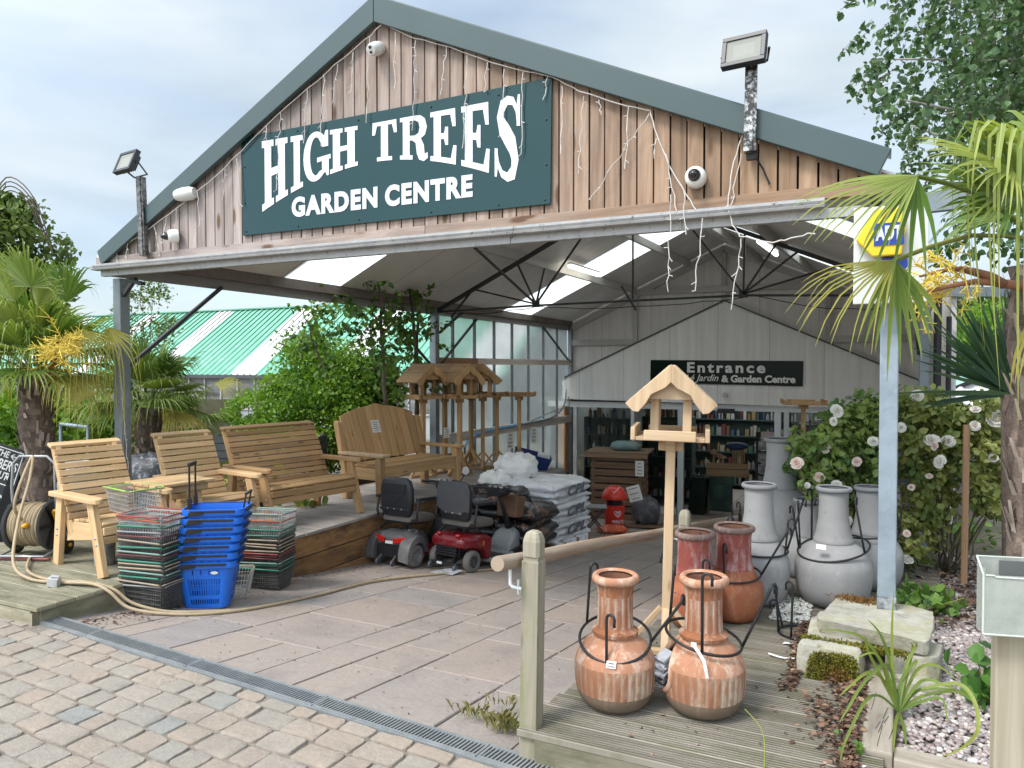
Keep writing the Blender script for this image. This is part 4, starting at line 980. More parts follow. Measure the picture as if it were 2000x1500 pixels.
# ------------------------------------------------------------------ bird tables
def bird_table(label, loc, rz, M_, roof=True, H=1.18, group='pine bird tables standing on the raised deck', lean=(0, 0), post=.05, wd=1, rk=1):
    def grow(m):
        m.v = [(x*rk, y*rk, H+(z-H)*rk) for x, y, z in m.v]; return m
    T = thing('bird_table', label, 'bird table', loc, rz, group); T.rotation_euler = (lean[0], lean[1], rz)
    m = MB(); m.box((0, 0, (H-.02)/2+.02), (post, post, H-.06)); m.build('post', M_, T, bevel=.003)
    for k in range(2):
        m = MB(); a_ = k*PI/2+PI/4*0; c_, s_ = math.cos(a_), math.sin(a_)
        m.bar((-.23*c_, -.23*s_, .022+.03*k), (.23*c_, .23*s_, .022+.03*k), .045, .03)
        m.build('foot', M_, T, bevel=.003)
        for sg in (-1, 1):
            m = MB(); m.bar((sg*.21*c_, sg*.21*s_, .045), (sg*.03*c_, sg*.03*s_, .27), .04, .028); m.build('brace', M_, T, bevel=.003)
    w_ = .19*wd; m = MB(); m.box((0, 0, H+.01), (2*w_, 2*w_, .02)); m.box((0, 0, H-.035), (.13, .05, .06)); m.box((0, 0, H-.033), (.05, .13, .056)); m.build('tray', M_, T, bevel=.003)
    m = MB()
    for s in (-1, 1): m.box((0, s*(w_+.012), H+.03), (1.5*w_, .022, .055)); m.box((s*(w_+.013), 0, H+.035), (.024, 2.05*w_, .07))
    m.build('tray_rails', M_, T, bevel=.005)
    if roof:
        for sx_ in (-1, 1):
            for sy_ in (-1, 1): m = MB(); m.box((sx_*.085, sy_*.09, H+.125), (.045, .03, .21)); grow(m).build('upright', M_, T, bevel=.003)
        for s in (-1, 1):
            m = MB()
            for k in range(2):
                a_ = V(s*(.006+.115*k), 0, H+.395-.105*k); b_ = V(s*(.117+.115*k), 0, H+.293-.105*k); d_ = (b_-a_).normalized(); n_ = V(-d_.z*s, 0, d_.x*s)
                m.bar(a_, b_, .36, .016, up=n_)
            grow(m).build('roof_boards', M_, T, bevel=.002)
            for y in (-.19, .19):
                m = MB(); P = [(0, .405), (.215, .215), (.225, .185), (.195, .155), (.165, .15), (.125, .20), (.10, .245), (.06, .265), (.03, .28), (0, .31)]
                P = [(s*p_[0], H+p_[1]) for p_ in P]; P = P if s > 0 else P[::-1]
                m.prism(P[::-1], -.011, .011, MY(y)); grow(m).build('gable_board', PINEB if M_ is PINEB else M_, T, bevel=.003)
        m = MB(); m.prism([(-.13, H+.22), (.13, H+.22), (0, H+.33)], -.008, .008, MY(-.15)); grow(m).build('gable_panel', M_, T)
    return T
bird_table('pale pine bird table with scalloped roof standing among the clay chimineas', (-1.055, 4.06, .15), math.radians(12), PINEB, H=1.20, group=None, lean=(0, math.radians(1.2)), wd=.94)
BTL = [('leftmost roofed pine bird table, nearest the arched-back bench', -6.05, 9.35, 70, True), ('second roofed bird table from the bench, paper sheet on its post', -5.98, 9.85, 74, True), ('third roofed bird table from the bench, before the clouded sheet wall', -5.66, 9.75, 68, True),
       ('rightmost roofed bird table, its gable turned to the ramp', -5.62, 10.4, 25, True), ('roofed bird table at the back of the row, half hidden behind the others', -6.0, 10.7, 60, True), ('flat bird table without a roof behind the roofed row', -5.55, 10.75, 20, False), ('flat roofless bird table at the right end of the row near the blue hose pipe', -5.25, 10.95, 15, False)]
for i, (lb, x, y, r, rf_) in enumerate(BTL):
    T = bird_table(lb, (x, y, ZD), math.radians(r), PINE2, rf_, H=1.15, post=.06, wd=1.15, rk=1.3)
    if i == 1: paper_tag(T, (.0, -.04, .62), (1, 0, 0), (0, 0, 1), .12, .16, 5)
bird_table('flat roofless bird table rising behind the grey chimineas and roses', (-.98, 11.2, ramp(11.2)), math.radians(12), PINE2, False, H=1.22-ramp(11.2)+.0, group=None, post=.06, wd=1.35)
# ------------------------------------------------------------------ posts and pole rail
def cap_post(label, x, y, z0, z1, lean):
    T = thing('bollard_post', label, 'post', (x, y, z0), 0, 'square posts along the ramp'); T.rotation_euler = (0, lean, 0)
    h = z1-z0; w_ = .041; m = MB(); m.box((0, 0, (h-.13)/2), (2*w_, 2*w_, h-.13)); m.build('shaft', POSTW, T, bevel=.004)
    m = MB(); m.box((0, 0, h-.12), (1.7*w_, 1.7*w_, .02)); rs = [(1, -.11), (1, -.045), (.9, -.025), (.72, -.008), (.4, 0)]; o = len(m.v)
    n = 16; t = .5
    for r, z in rs:
        for k in range(n):
            a_ = 2*PI*(k+.5)/n; e = 9 if r > .95 else 5; ca, sa = math.cos(a_), math.sin(a_); rr = (abs(ca)**e+abs(sa)**e)**(-1/e)*w_*r; m.v.append((rr*ca, rr*sa, h+z))
    for i in range(len(rs)-1):
        for k in range(n): k2 = (k+1) % n; m.face((o+i*n+k, o+i*n+k2, o+(i+1)*n+k2, o+(i+1)*n+k), [(rs[i][1], k*.02), (rs[i][1], k*.02+.02), (rs[i+1][1], k*.02+.02), (rs[i+1][1], k*.02)], t)
    m.face([o+(len(rs)-1)*n+k for k in range(n)], None, t); m.build('cap', wood('post_cap', (.37, .335, .26), (.255, .225, .16), .8, .3, .05, 18), T); return T
cap_post('weathered square post with domed cap at the front corner of the right deck', -1.395, 3.03, -.02, 1.015, math.radians(.9))
cap_post('second domed post further down the ramp behind the red chimineas', -1.33, 5.62, ramp(5.62), .67, math.radians(.9))
pl_ = MB(); A = atY(968, 1112, 2.84); A = V(-1.475, 2.86, .895); B = V(-1.36, 9.0, .02)
pl_.tube(wob(A, B, 14, .004), .033, 14); 
POLE = wood('peeled_pole', (.40, .335, .265), (.27, .185, .125), .7, .3, .05, 9, (.28, .13, .075), .45)
tag(pl_.build('pole_rail', POLE, smooth=True, ang=60), 'long round peeled pole rail sloping down the ramp past the posts', 'rail')
hk = MB(); hk.tube([(-1.475, 2.985, .84), (-1.475, 2.985, .775), (-1.465, 2.985, .765), (-1.42, 2.985, .76)], .008, 8); hk.tube([(-1.435, 2.985, .80), (-1.435, 2.985, .735)], .006, 6); hk.tube([(-1.40, 5.57, .52), (-1.40, 5.57, .46), (-1.36, 5.57, .45)], .008, 6)
tag(hk.build('rail_bracket', WHITEP, smooth=True, ang=60), 'white metal bracket under the end of the pole rail', 'bracket')
# ------------------------------------------------------------------ chimineas
def clay(name, c1, c2, chalk, amt, sc=7, bmp=.3, flute=0):
    m, nt, out = _nt(name); v = coords(nt, 'Object', 1); n = noise(nt, v, 3.2, 7, .65, .4); col = ramp_node(nt, n, [(.3, c2), (.68, c1)])
    if amt:
        st_ = noise(nt, coords(nt, 'Object', (sc*1.6, sc*1.6, sc*.55)), 1, 9, .78, .3); f = ramp_node(nt, st_, [(.60-.22*amt, (0, 0, 0)), (.72-.18*amt, (.85,)*3)]); col = mixc(nt, 'MIX', f, col, chalk)
    if flute:
        _, raw = tint_val(nt, .1); ml = nd(nt, 'ShaderNodeMath'); ml.operation = 'MULTIPLY'; nt.links.new(raw, ml.inputs[0]); nt.links.new(ramp_node(nt, noise(nt, coords(nt, 'Object', (9, 9, 3.5)), 1, 8, .75), [(.36, (.1,)*3), (.56, (flute,)*3)]), ml.inputs[1]); col = mixc(nt, 'MIX', ml.outputs[0], col, chalk)
    d = noise(nt, v, 15, 6, .75); f = ramp_node(nt, d, [(.62, (0, 0, 0)), (.75, (.6,)*3)]); col = mixc(nt, 'MIX', f, col, mul(c2, .4))
    principled(nt, out, col, .8, 0, .2, bump(nt, noise(nt, v, 40, 5, .7), bmp, .004)); MATS[name] = m; return m
TERRA = clay('terracotta', (.44, .225, .14), (.36, .165, .09), (.62, .47, .37), .5); TERRA_F = clay('terracotta_chalked', (.33, .145, .075), (.26, .10, .047), (.56, .46, .38), .5, 6, flute=1)
TERRA_B = clay('terracotta_foot', (.22, .16, .115), (.165, .115, .078), (.3, .24, .19), .1)
REDC = clay('red_clay', (.31, .09, .068), (.235, .06, .048), (.48, .35, .335), .62, 5); REDB = clay('red_clay_belly', (.40, .15, .07), (.27, .085, .05), (.44, .24, .14), .3, 5)
RIMD = clay('rim_stained', (.25, .17, .14), (.16, .10, .085), (.5, .4, .34), .3)
GREYC = clay('grey_clay', (.32, .315, .31), (.265, .26, .256), (.43, .425, .42), .15, 3, .12); GREYR = clay('grey_rim', (.25, .25, .255), (.20, .20, .205), (.42, .42, .43), .15, 3, .12)
SOOT = mat('chiminea_inside', (.20, .085, .05), .95, .3, 8, .2); INNERG = mat('grey_inside', (.14, .14, .14), .95, .3, 8, .2); ASH = mat('grey_wrapper', (.42, .43, .46), .5, .2, 20, .4, dirt=(.05, .05, .05), dirt_amt=.5, dirt_scale=9)  # darker plain colours for the inner walls of the chimineas
def smooth_prof(P, n=5):
    out = []
    for i in range(len(P)-1):
        p0, p1, p2, p3 = P[max(0, i-1)], P[i], P[i+1], P[min(len(P)-1, i+2)]
        for k in range(n):
            t = k/n; f = lambda a, b, c, d: .5*(2*b+(c-a)*t+(2*a-5*b+4*c-d)*t*t+(3*b-a-3*c+d)*t**3); out.append((max(.002, f(p0[0], p1[0], p2[0], p3[0])), f(p0[1], p1[1], p2[1], p3[1])))
    return out+[P[-1]]
def chiminea(label, loc, H, rb, rn, kind, group, mouth=None, rz=0):
    T = thing('chiminea', label, 'chiminea', loc, rz, group); fl = kind == 'flute'
    zb = H*.30; zn = H*.545
    belly = smooth_prof([(rb*.58, 0), (rb*.80, H*.045), (rb*.95, H*.14), (rb, zb), (rb*.94, H*.39), (rb*.76, H*.475), (rn*1.18, zn-.01), (rn*1.12, zn)], 6)
    def fb(r, z, a):
        if not fl: return r*(1+.004*math.sin(3*a+z*9))
        k = max(0, min(1, (z-H*.13)/.015))*max(0, min(1, (H*.345-z)/.02)); g = abs(math.sin(a*17)); return r*(1-.034*k*(1-g**.6))
    N = 272 if fl else 56
    sk = None
    if mouth:
        ma, mz, mw, mh = mouth
        def sk(a, z):
            da = (a-ma+PI) % (2*PI)-PI; q_ = (da*rb/mw)**2+((z-mz)/mh)**2 if z > mz else (da*rb/mw)**2+((z-mz)/(mh*.6))**2; return q_ < 1
    lo = [p_ for p_ in belly if p_[1] <= H*.135]; hi = [p_ for p_ in belly if p_[1] >= H*.128]
    lo.append(hi[0]) if lo[-1] != hi[0] else None
    m1_, m2_ = {'flute': (TERRA, TERRA_B), 'red': (REDB, REDB), 'grey': (GREYC, GREYC)}[kind]
    m = MB(); m.lathe([(.002, 0)]+lo, N, fn=fb, skip=sk); m.build('base', m2_, T, smooth=True)
    if fl:
        mid = [p_ for p_ in hi if p_[1] <= H*.36]; top = [p_ for p_ in hi if p_[1] >= mid[-1][1]]
        m = MB(); m.lathe(mid, N, fn=fb, skip=sk, tfn=lambda a, z: (1-abs(math.sin(a*17))**.6)*(1 if H*.13 < z < H*.345 else 0)); m.build('fluted_band', clay('terracotta_band', (.33, .152, .085), (.265, .11, .057), (.47, .38, .285), .42, 6, flute=.8), T, smooth=True); m = MB(); m.lathe(top, N, fn=fb, skip=sk); m.build('belly', m1_, T, smooth=True)
    else: m = MB(); m.lathe(hi, N, fn=fb, skip=sk); m.build('belly', m1_, T, smooth=True)
    # neck with collar and rolled rim
    if fl: pr = [(rn*1.12, zn), (rn*1.26, zn+.004), (rn*1.28, zn+.018), (rn*1.12, zn+.026), (rn*1.02, zn+.03), (rn*1.0, zn+.04), (rn*.97, H*.70), (rn*.96, H*.84), (rn*1.0, H*.9), (rn*1.08, H*.945)]
    elif kind == 'red': pr = [(rn*1.12, zn), (rn*1.14, zn+.006), (rn*1.08, zn+.014), (rn*1.02, zn+.05), (rn*.98, H*.72), (rn*.98, H*.88), (rn*1.06, H*.955)]
    else: pr = [(rn*1.30, zn-.012), (rn*1.30, zn+.004), (rn*1.25, zn+.012), (rn*1.15, zn+.05), (rn*1.0, H*.72), (rn*.95, H*.85), (rn*.98, H*.95), (rn*1.02, H*.965)]
    def fnk(r, z, a):
        if not fl: return r
        k = max(0, min(1, (z-zn-.035)/.02))*max(0, min(1, (H*.86-z)/.02)); return r*(1-.075*k*(1-abs(math.sin(a*7.5))**.7))
    pr2 = []
    for i in range(len(pr)-1):
        L = max(1, int((pr[i+1][1]-pr[i][1])/.02))
        for k in range(L): t = k/L; pr2.append((pr[i][0]+(pr[i+1][0]-pr[i][0])*t, pr[i][1]+(pr[i+1][1]-pr[i][1])*t))
    pr2.append(pr[-1]); m = MB(); m.lathe(pr2, 240 if fl else 48, fn=fnk, tfn=(lambda a, z: (1-abs(math.sin(a*7.5))**.7)*(1 if zn+.035 < z < H*.86 else 0)) if fl else None); m.build('neck', {'flute': TERRA_F, 'red': REDC, 'grey': GREYC}[kind], T, smooth=True, ang=60)
    rr, ro = (.014, rn*1.1) if fl else ((.013, rn*1.04) if kind == 'red' else (.011, rn*1.06))
    ring = [(ro+rr*1.25*math.cos(a_), H-.022+rr*1.5*math.sin(a_)) for a_ in np.linspace(-2.2, 2.6, 12)]
    wv = lambda r, z, a: r*(1+.012*math.sin(3*a+1)+.006*math.sin(7*a)); m = MB(); m.lathe(ring, 40, fn=wv); m.build('rim', {'flute': TERRA, 'red': RIMD, 'grey': GREYR}[kind], T, smooth=True)
    m = MB(); m.lathe([(ro-rr, H-.02), (rn*.86, H*.9), (rn*.8, H*.6), (rn*.78, H*.5), (.002, H*.5)], 32); m.build('flue', {'flute': SOOT, 'red': SOOT, 'grey': INNERG}[kind], T, smooth=True)
    if mouth:
        m = MB(); m.lathe([(max(.002, r-.022), z) for r, z in belly], 40, skip=sk); m.build('firebox', SOOT, T, smooth=True)
        pts = []
        def rad(z): 
            for (r0, z0), (r1, z1) in zip(belly[:-1], belly[1:]):
                if z0 <= z <= z1: return r0+(r1-r0)*(z-z0)/(z1-z0+1e-9)
            return rb
        for k in range(40):
            a_ = 2*PI*k/40; da = math.cos(a_)*mw/rb; z = mz+math.sin(a_)*(mh if math.sin(a_) > 0 else mh*.6); r = rad(z)-.008; pts.append((r*math.cos(ma+da), r*math.sin(ma+da), z))
        m = MB(); m.tube(pts, .016, 8, closed=True); m.build('mouth_rim', TERRA, T, smooth=True)
    return T
def hook_stand(label, loc, r, z, tilt, arms, rz=0, group='black iron hook stands'):
    """iron ring with upright rods that end in crooks; arms: (angle, height, outward lean, crook turn)"""
    T = thing('hook_stand', label, 'iron stand', loc, rz, group)
    ringp = [V(r*math.cos(a_), r*math.sin(a_), z+tilt[0]*r*math.cos(a_)+tilt[1]*r*math.sin(a_)) for a_ in np.linspace(0, 2*PI, 36, endpoint=False)]
    m = MB(); m.tube(ringp, .007, 8, closed=True); m.build('ring', BLACK, T, smooth=True)
    for (an, h, lean, tw) in arms:
        b_ = V(r*math.cos(an), r*math.sin(an), z+tilt[0]*r*math.cos(an)+tilt[1]*r*math.sin(an)); o_ = V(math.cos(an), math.sin(an), 0); tg = V(math.cos(an+tw), math.sin(an+tw), 0)
        top = b_+o_*lean+V(0, 0, h); pts = [b_, b_.lerp(top, .35), b_.lerp(top, .7), top]; cr = .022
        for k in range(1, 8): a_ = PI*k/7*1.12; pts.append(top+tg*(cr-cr*math.cos(a_))+V(0, 0, cr*1.1*math.sin(a_)))
        pts.append(pts[-1]+V(0, 0, -.02)); m = MB(); m.tube(pts, .0068, 8); m.build('hook_arm', BLACK, T, smooth=True)
    return T
ZR = .14
FL = 'fluted terracotta chimineas on the right deck'; RE = 'red clay chimineas behind the fluted pair'; GR = 'smooth grey chimineas'
ch1 = chiminea('fluted terracotta chiminea nearest the corner post, price sticker on its belly', (-1.125, 3.40, ZR), .625, .192, .086, 'flute', FL)
ch2 = chiminea('fluted terracotta chiminea with open fire mouth, on the right of the front pair', (-.735, 3.52, ZR), .635, .192, .088, 'flute', FL, mouth=(math.radians(202), .19, .10, .155))
chiminea('chalky red clay chiminea just behind the bird table post', (-1.03, 4.66, ZR), .59, .175, .105, 'red', RE)
chiminea('rusty red clay chiminea with orange-brown belly in front of the pale grey one', (-.835, 4.90, ZR), .60, .183, .108, 'red', RE)
chiminea('pale grey chiminea between the red chiminea and the tallest grey one', (-.745, 5.33, ZR), .815, .205, .098, 'grey', GR)
chiminea('grey chiminea with very round belly right beside the mossy stone block', (-.285, 5.50, ZR), .80, .245, .097, 'grey', GR)
chiminea('tallest grey chiminea, standing on a black stand at the back', (-.75, 6.55, ZR+.14), .88, .25, .112, 'grey', GR)
chiminea('grey chiminea mostly hidden behind the round one, close to the steel post', (-.07, 6.05, ZR), .74, .225, .095, 'grey', GR)
chiminea('small dark grey chiminea in the shade between the tall and the round ones', (-.50, 6.15, ZR), .60, .21, .09, 'grey', GR)
m = MB(); m.box((0, 0, .125), (.42, .42, .02))
for sx_ in (-1, 1):
    for sy_ in (-1, 1): m.box((sx_*.17, sy_*.17, .06), (.03, .03, .12))
m.box((0, -.2, .07), (.36, .01, .1)); o = m.build('chiminea_stand', BLACK, bevel=.003); o.location = (-.75, 6.55, ZR); tag(o, 'low square black stand under the tallest grey chiminea', 'stand')
def stk(a, h, l, t=0): return (math.radians(a), h, l, t)
hook_stand('black hook stand ring around the fluted chiminea next to the corner post', (-1.125, 3.40, ZR), .168, .315, (-.10, .34), [stk(-85, .20, .0, 1.2), stk(163, .27, -.02, -1.9), stk(12, .20, .14, 1.4)])
hook_stand('black hook stand ring around the open-mouthed terracotta chiminea', (-.735, 3.52, ZR), .172, .345, (-.2, .05), [stk(-80, .34, .03, 1.4), stk(10, .27, .12, .8), stk(168, .24, -.02, -1.2)])
hook_stand('black hook stand around the rusty red chiminea', (-.835, 4.90, ZR), .165, .29, (0, .12), [stk(-100, .22, .02, .8), stk(-150, .26, .05, 1.2), stk(5, .28, .15, .9)])
hook_stand('black hook stand around the chalky red chiminea', (-1.03, 4.66, ZR), .16, .24, (.0, .1), [stk(-60, .20, .0, .8), stk(195, .18, .03, 1.2)])
hook_stand('black hook stand around the pale grey chiminea', (-.745, 5.33, ZR), .19, .36, (-.02, .05), [stk(-20, .22, .02, .8), stk(20, .33, .1, -1.4), stk(150, .15, .02, .8)])
hook_stand('black hook stand around the round-bellied grey chiminea', (-.285, 5.50, ZR), .225, .38, (.15, .2), [stk(-30, .33, -.07, 1.9), stk(170, .25, .04, -.8)])
hook_stand('black hook stand around the hidden grey chiminea by the steel post', (-.07, 6.05, ZR), .20, .40, (.1, .05), [stk(-20, .2, .02, .5), stk(200, .2, .02, .5)])
hook_stand('empty black hook stand lying on the deck in front of the round grey chiminea', (-.42, 4.78, ZR), .13, .01, (0, 0), [stk(200, .27, .02, 1.2), stk(150, .13, .04, .9), stk(-110, .30, -.02, -1.6)])
hook_stand('bundle of black hooks at the back of the deck beside the pole rail', (-1.15, 7.0, ZR-.05), .06, .05, (0, 0), [stk(0, .3, .0, .5), stk(90, .34, .0, .9), stk(190, .32, 0, 1.6), stk(280, .27, .0, .4)])
hook_stand('cluster of black hooks in the shade behind the grey chimineas', (-.46, 5.92, ZR), .07, .25, (0, 0), [stk(0, .36, .0, .5), stk(90, .42, .0, 2.4), stk(190, .34, .02, 1.6), stk(280, .38, .0, .4)])
m = MB(); M = face_M((-1.085, 3.225, ZR+.255), (1, .15, 0), (0, .45, 1)); m.prism([(-.022, -.016), (.022, -.016), (.022, .016), (-.022, .016)], 0, .002, M); st_ = m.build('price_sticker', PAPER, ch1); st_.matrix_parent_inverse = Matrix.Translation(-Vector(ch1.location))
m = MB()
for k in range(9): m.prism([(-.017+.004*k, -.012), (-.015+.004*k, -.012), (-.015+.004*k, -.004), (-.017+.004*k, -.004)], .0021, .0026, M)
m.prism([(-.012, .002), (.012, .002), (.012, .007), (-.012, .007)], .0021, .0026, M); o = m.build('print', INK, st_)
m = MB(); M = face_M((-.345, 5.26, ZR+.43), (1, -.1, 0), (0, .6, 1)); m.prism([(-.03, -.016), (.03, -.016), (.03, .016), (-.03, .016)], 0, .002, M); tag(m.build('price_sticker', PAPER), 'white price sticker on the round-bellied grey chiminea', 'sticker')
m = MB(); p = [V(-.735, 3.335, ZR+.36), V(-.715, 3.325, ZR+.34), V(-.69, 3.315, ZR+.31), V(-.68, 3.31, ZR+.27), V(-.675, 3.315, ZR+.235)]
for a_, b_ in zip(p[:-1], p[1:]): m.bar(a_, b_, .014, .0015, up=(.1, -1, .1))
m.box((-.74, 3.34, ZR+.365), (.025, .004, .02)); tag(m.build('paper_label', PAPER), 'white strip label dangling on the open-mouthed terracotta chiminea', 'label')
m = MB()
for k in range(7):
    c_ = V(-.915+random.uniform(-.02, .03), 3.45+random.uniform(-.03, .02), ZR+.12+.022*k); m.box(c_, (.075, .07, .012), Euler((random.uniform(-.6, .6), random.uniform(-.9, .2), random.uniform(0, 3))).to_matrix())
tag(m.build('packing_scraps', ASH), 'grey crumpled packing stuffed in the mouth of the terracotta chiminea', 'packing')
# ------------------------------------------------------------------ shopping baskets
WIRE = mat('basket_wire', (.13, .128, .12), .5, .25, 12, 0, metal=.3); WIREL = mat('basket_wire_light', (.5, .5, .49), .4, .15, 12, 0, metal=.4)
HCOL = {'red': (.26, .05, .04), 'green': (.035, .19, .12), 'cream': (.34, .27, .19), 'grey': (.26, .26, .26), 'orange': (.42, .085, .03), 'dark red': (.12, .03, .03), 'pale green': (.20, .32, .27), 'lime green': (.30, .50, .10)}
HM = {k: mat('handle_'+k.replace(' ', '_'), v, .4, .12, 10, 0, spec=.4) for k, v in HCOL.items()}
def basket_mesh(Lx=.41, Ly=.28, h=.19, tp=.82, r=.0022):
    m = MB(); c = lambda s, z: [V(s*Lx/2, s*Ly/2, z), V(-s*Lx/2, s*Ly/2, z), V(-s*Lx/2, -s*Ly/2, z), V(s*Lx/2, -s*Ly/2, z)]
    for k in range(6):
        z = h*k/5; s = tp+(1-tp)*k/5; q_ = c(s, z)
        for i in range(4): m.bar(q_[i], q_[(i+1) % 4], r*2*(2.2 if k == 5 else 1), r*2*(2.2 if k == 5 else 1))
    a, b = c(tp, 0), c(1, h)
    for i in range(4):
        n = 17 if i % 2 == 0 else 12
        for k in range(n): t = k/n; m.bar(a[i].lerp(a[(i+1) % 4], t), b[i].lerp(b[(i+1) % 4], t), r*1.8, r*1.8)
    for k in range(1, 10): x = -tp*Lx/2+tp*Lx*k/10; m.bar((x, -tp*Ly/2, 0), (x, tp*Ly/2, 0), r*1.8, r*1.8)
    for k in range(1, 6): y = -tp*Ly/2+tp*Ly*k/6; m.bar((-tp*Lx/2, y, 0), (tp*Lx/2, y, 0), r*1.8, r*1.8)
    return m
BASKET = {}
def wire_basket(label, loc, rz, hc, group, tilt=(0, 0), light=False):
    key = (hc, light)
    if key not in BASKET:
        T = thing('wire_basket', label, 'shopping basket', loc, rz, group)
        basket_mesh().build('wire_body', WIREL if light else WIRE, T)
        for s in (-1, 1):
            m = MB(); y = s*.146; m.tube([(-.2, y, .192), (-.19, y+s*.012, .20), (.19, y+s*.012, .20), (.2, y, .192)], [.0045, .0072, .0072, .0045], 6); m.build('handle', HM[hc], T, smooth=True)
            m = MB(); x = s*.211; m.tube([(x, -.135, .193), (x+s*.004, -.05, .198), (x+s*.004, .05, .198), (x, .135, .193)], .0045, 6); m.build('handle', HM[hc], T, smooth=True)
        BASKET[key] = T
    else:
        T = dup(BASKET[key], loc, rz, label)
        if group: T['group'] = group
        elif 'group' in T: del T['group']
    T.rotation_euler = (tilt[0], tilt[1], rz); return T
ORD = ['bottom', 'second', 'third', 'fourth', 'fifth', 'sixth', 'seventh', 'eighth', 'ninth', 'tenth', 'eleventh', 'twelfth', 'thirteenth', 'fourteenth', 'fifteenth', 'sixteenth', 'seventeenth']
def stack(cx, cy, seq, rz, where, lean, z0s=0):
    z = ramp(cy)+.005; k = 0
    for i, (hc, dz) in enumerate(seq):
        o = 'top' if i == len(seq)-1 else ORD[i]; pos = o if o in ('top', 'bottom') else o+' from bottom'
        wire_basket('%s-handled wire basket, %s of the stack %s' % (hc.replace(' ', '-'), pos, where), (cx+lean[0]*i+random.uniform(-.005, .005), cy+lean[1]*i+random.uniform(-.005, .005), z), rz+random.uniform(-.05, .05), hc, 'stacked wire shopping baskets', (random.uniform(-.03, .03), random.uniform(-.03, .03)), light=(i >= len(seq)-2))
        z += dz
G_, R_, C_, Y_, D_, P_g = 'green', 'red', 'cream', 'grey', 'dark red', 'pale green'
stack(-4.965, 3.93, [(Y_, .028), (C_, .034), (G_, .038), (P_g, .03), (C_, .028), (C_, .03), (G_, .038), (D_, .03), (P_g, .028), (G_, .045), (C_, .038), (D_, .03), (Y_, .045), (G_, .05), ('orange', .03), (R_, .03)], math.radians(8), 'left of the blue baskets', (-.001, .0))
stack(-4.90, 5.02, [(G_, .03), (G_, .028), (P_g, .03), (D_, .024), (D_, .024), (R_, .026), (C_, .03), (C_, .028), (C_, .03), (C_, .04), (G_, .05), (G_, .075), ('orange', .055), (P_g, .03)], math.radians(14), 'right of the blue baskets', (.0, .001))
wire_basket('pale wire basket with lime green rim standing on the armchair seat', (-5.58, 4.22, ZD+.425), math.radians(-12), 'lime green', None, light=True)
wire_basket('wire basket half hidden on the ground behind the blue baskets', (-4.90, 4.56, ramp(4.56)+.005), math.radians(35), 'cream', None, light=True)
# blue rolling baskets
BLUEP = mat('blue_plastic', (.012, .135, .60), .32, .05, 6, .02, spec=.5, tint=.03); BPL = mat('black_plastic', (.015, .015, .017), .4, .15, 10, .05)
def rr_rect(hx_, hy_, r, n=5):
    out = []
    for (sx_, sy_, a0) in ((1, 1, 0), (-1, 1, 90), (-1, -1, 180), (1, -1, 270)):
        for k in range(n+1): a_ = math.radians(a0+90*k/n); out.append((sx_*(hx_-r)+r*math.cos(a_), sy_*(hy_-r)+r*math.sin(a_)))
    return out
def blue_body():
    m = MB(); H = .38; Zs = [0, .035, .075, .10, .105, .15, .185, .19, .235, .255, .27, .31, .325, .36]
    slot_rows = {1: 2, 4: 3, 5: 3, 7: 3, 10: 1}
    base = rr_rect(.16, .115, .05, 4); per = len(base)
    # subdivide outline along straight sides for slots
    ring = []
    for i in range(per):
        a_, b_ = base[i], base[(i+1) % per]; d = math.hypot(b_[0]-a_[0], b_[1]-a_[1]); k = max(1, int(d/.0075))
        for j in range(k): t = j/k; ring.append((a_[0]+(b_[0]-a_[0])*t, a_[1]+(b_[1]-a_[1])*t, k > 6 and 2 <= j < k-2, j))
    n = len(ring)
    for z in Zs:
        s = 1+.42*z/H
        for (x, y, _, _) in ring: m.v.append((x*s, y*s, z))
    for i in range(len(Zs)-1):
        for k in range(n):
            k2 = (k+1) % n; x, y, ok, j = ring[k]
            if ok and i in (1, 4, 5, 7, 10) and j % 2 == 0 and not (i == 10 and j % 6): continue
            m.face((i*n+k, i*n+k2, (i+1)*n+k2, (i+1)*n+k), None, .5)
    m.face([k for k in range(n)][::-1], None, .5)
    return m, ring
def add_rim(m, s0, z0, z1, out):
    a_ = rr_rect(.16*s0, .115*s0, .06, 6); b_ = rr_rect(.16*s0+out, .115*s0+out, .065, 6); n = len(a_); o = len(m.v)
    for P, z in ((a_, z0), (b_, z0+.004), (b_, z1), (a_, z1)):
        for x, y in P: m.v.append((x, y, z))
    for r in range(3):
        for k in range(n): k2 = (k+1) % n; m.face((o+r*n+k, o+r*n+k2, o+(r+1)*n+k2, o+(r+1)*n+k), None, .5)
def blue_basket(label, loc, rz):
    T = thing('rolling_basket', label, 'shopping basket', loc, rz, 'stacked blue rolling baskets'); m, _ = blue_body(); add_rim(m, 1.40, .318, .366, .012); m.build('body', BLUEP, T, smooth=True, ang=40)
    m = MB(); 
    for s in (-1, 1): 
        y = s*.178; m.bar((-.16, y, .352), (.17, y, .352), .018, .016); m.bar((-.17, y+s*.006, .33), (-.06, y+s*.006, .345), .006, .03)
    m.bar((.243, -.11, .35), (.243, .11, .35), .012, .016); m.build('folded_handle', BPL, T, bevel=.003)
    return T
bz = ramp(4.2)+.01; B0 = blue_basket('bottommost blue rolling basket, the only one showing its whole slotted sides', (-4.715, 4.22, bz), math.radians(33)); last = B0
for i in range(1, 7):
    lab = 'topmost blue rolling basket, its black handles standing up' if i == 6 else 'blue rolling basket, %s from the bottom of the nested blue stack' % ORD[i]
    last = dup(B0, (-4.715+.010*i, 4.22+.006*i, bz+.0675*i), math.radians(33)+random.uniform(-.02, .02), lab)
m = MB(); 
for dy in (-.075, .075): m.tube([(-.19, dy, .37), (-.19, dy, .70)], .008, 8); m.box((-.19, dy, .40), (.026, .024, .08))
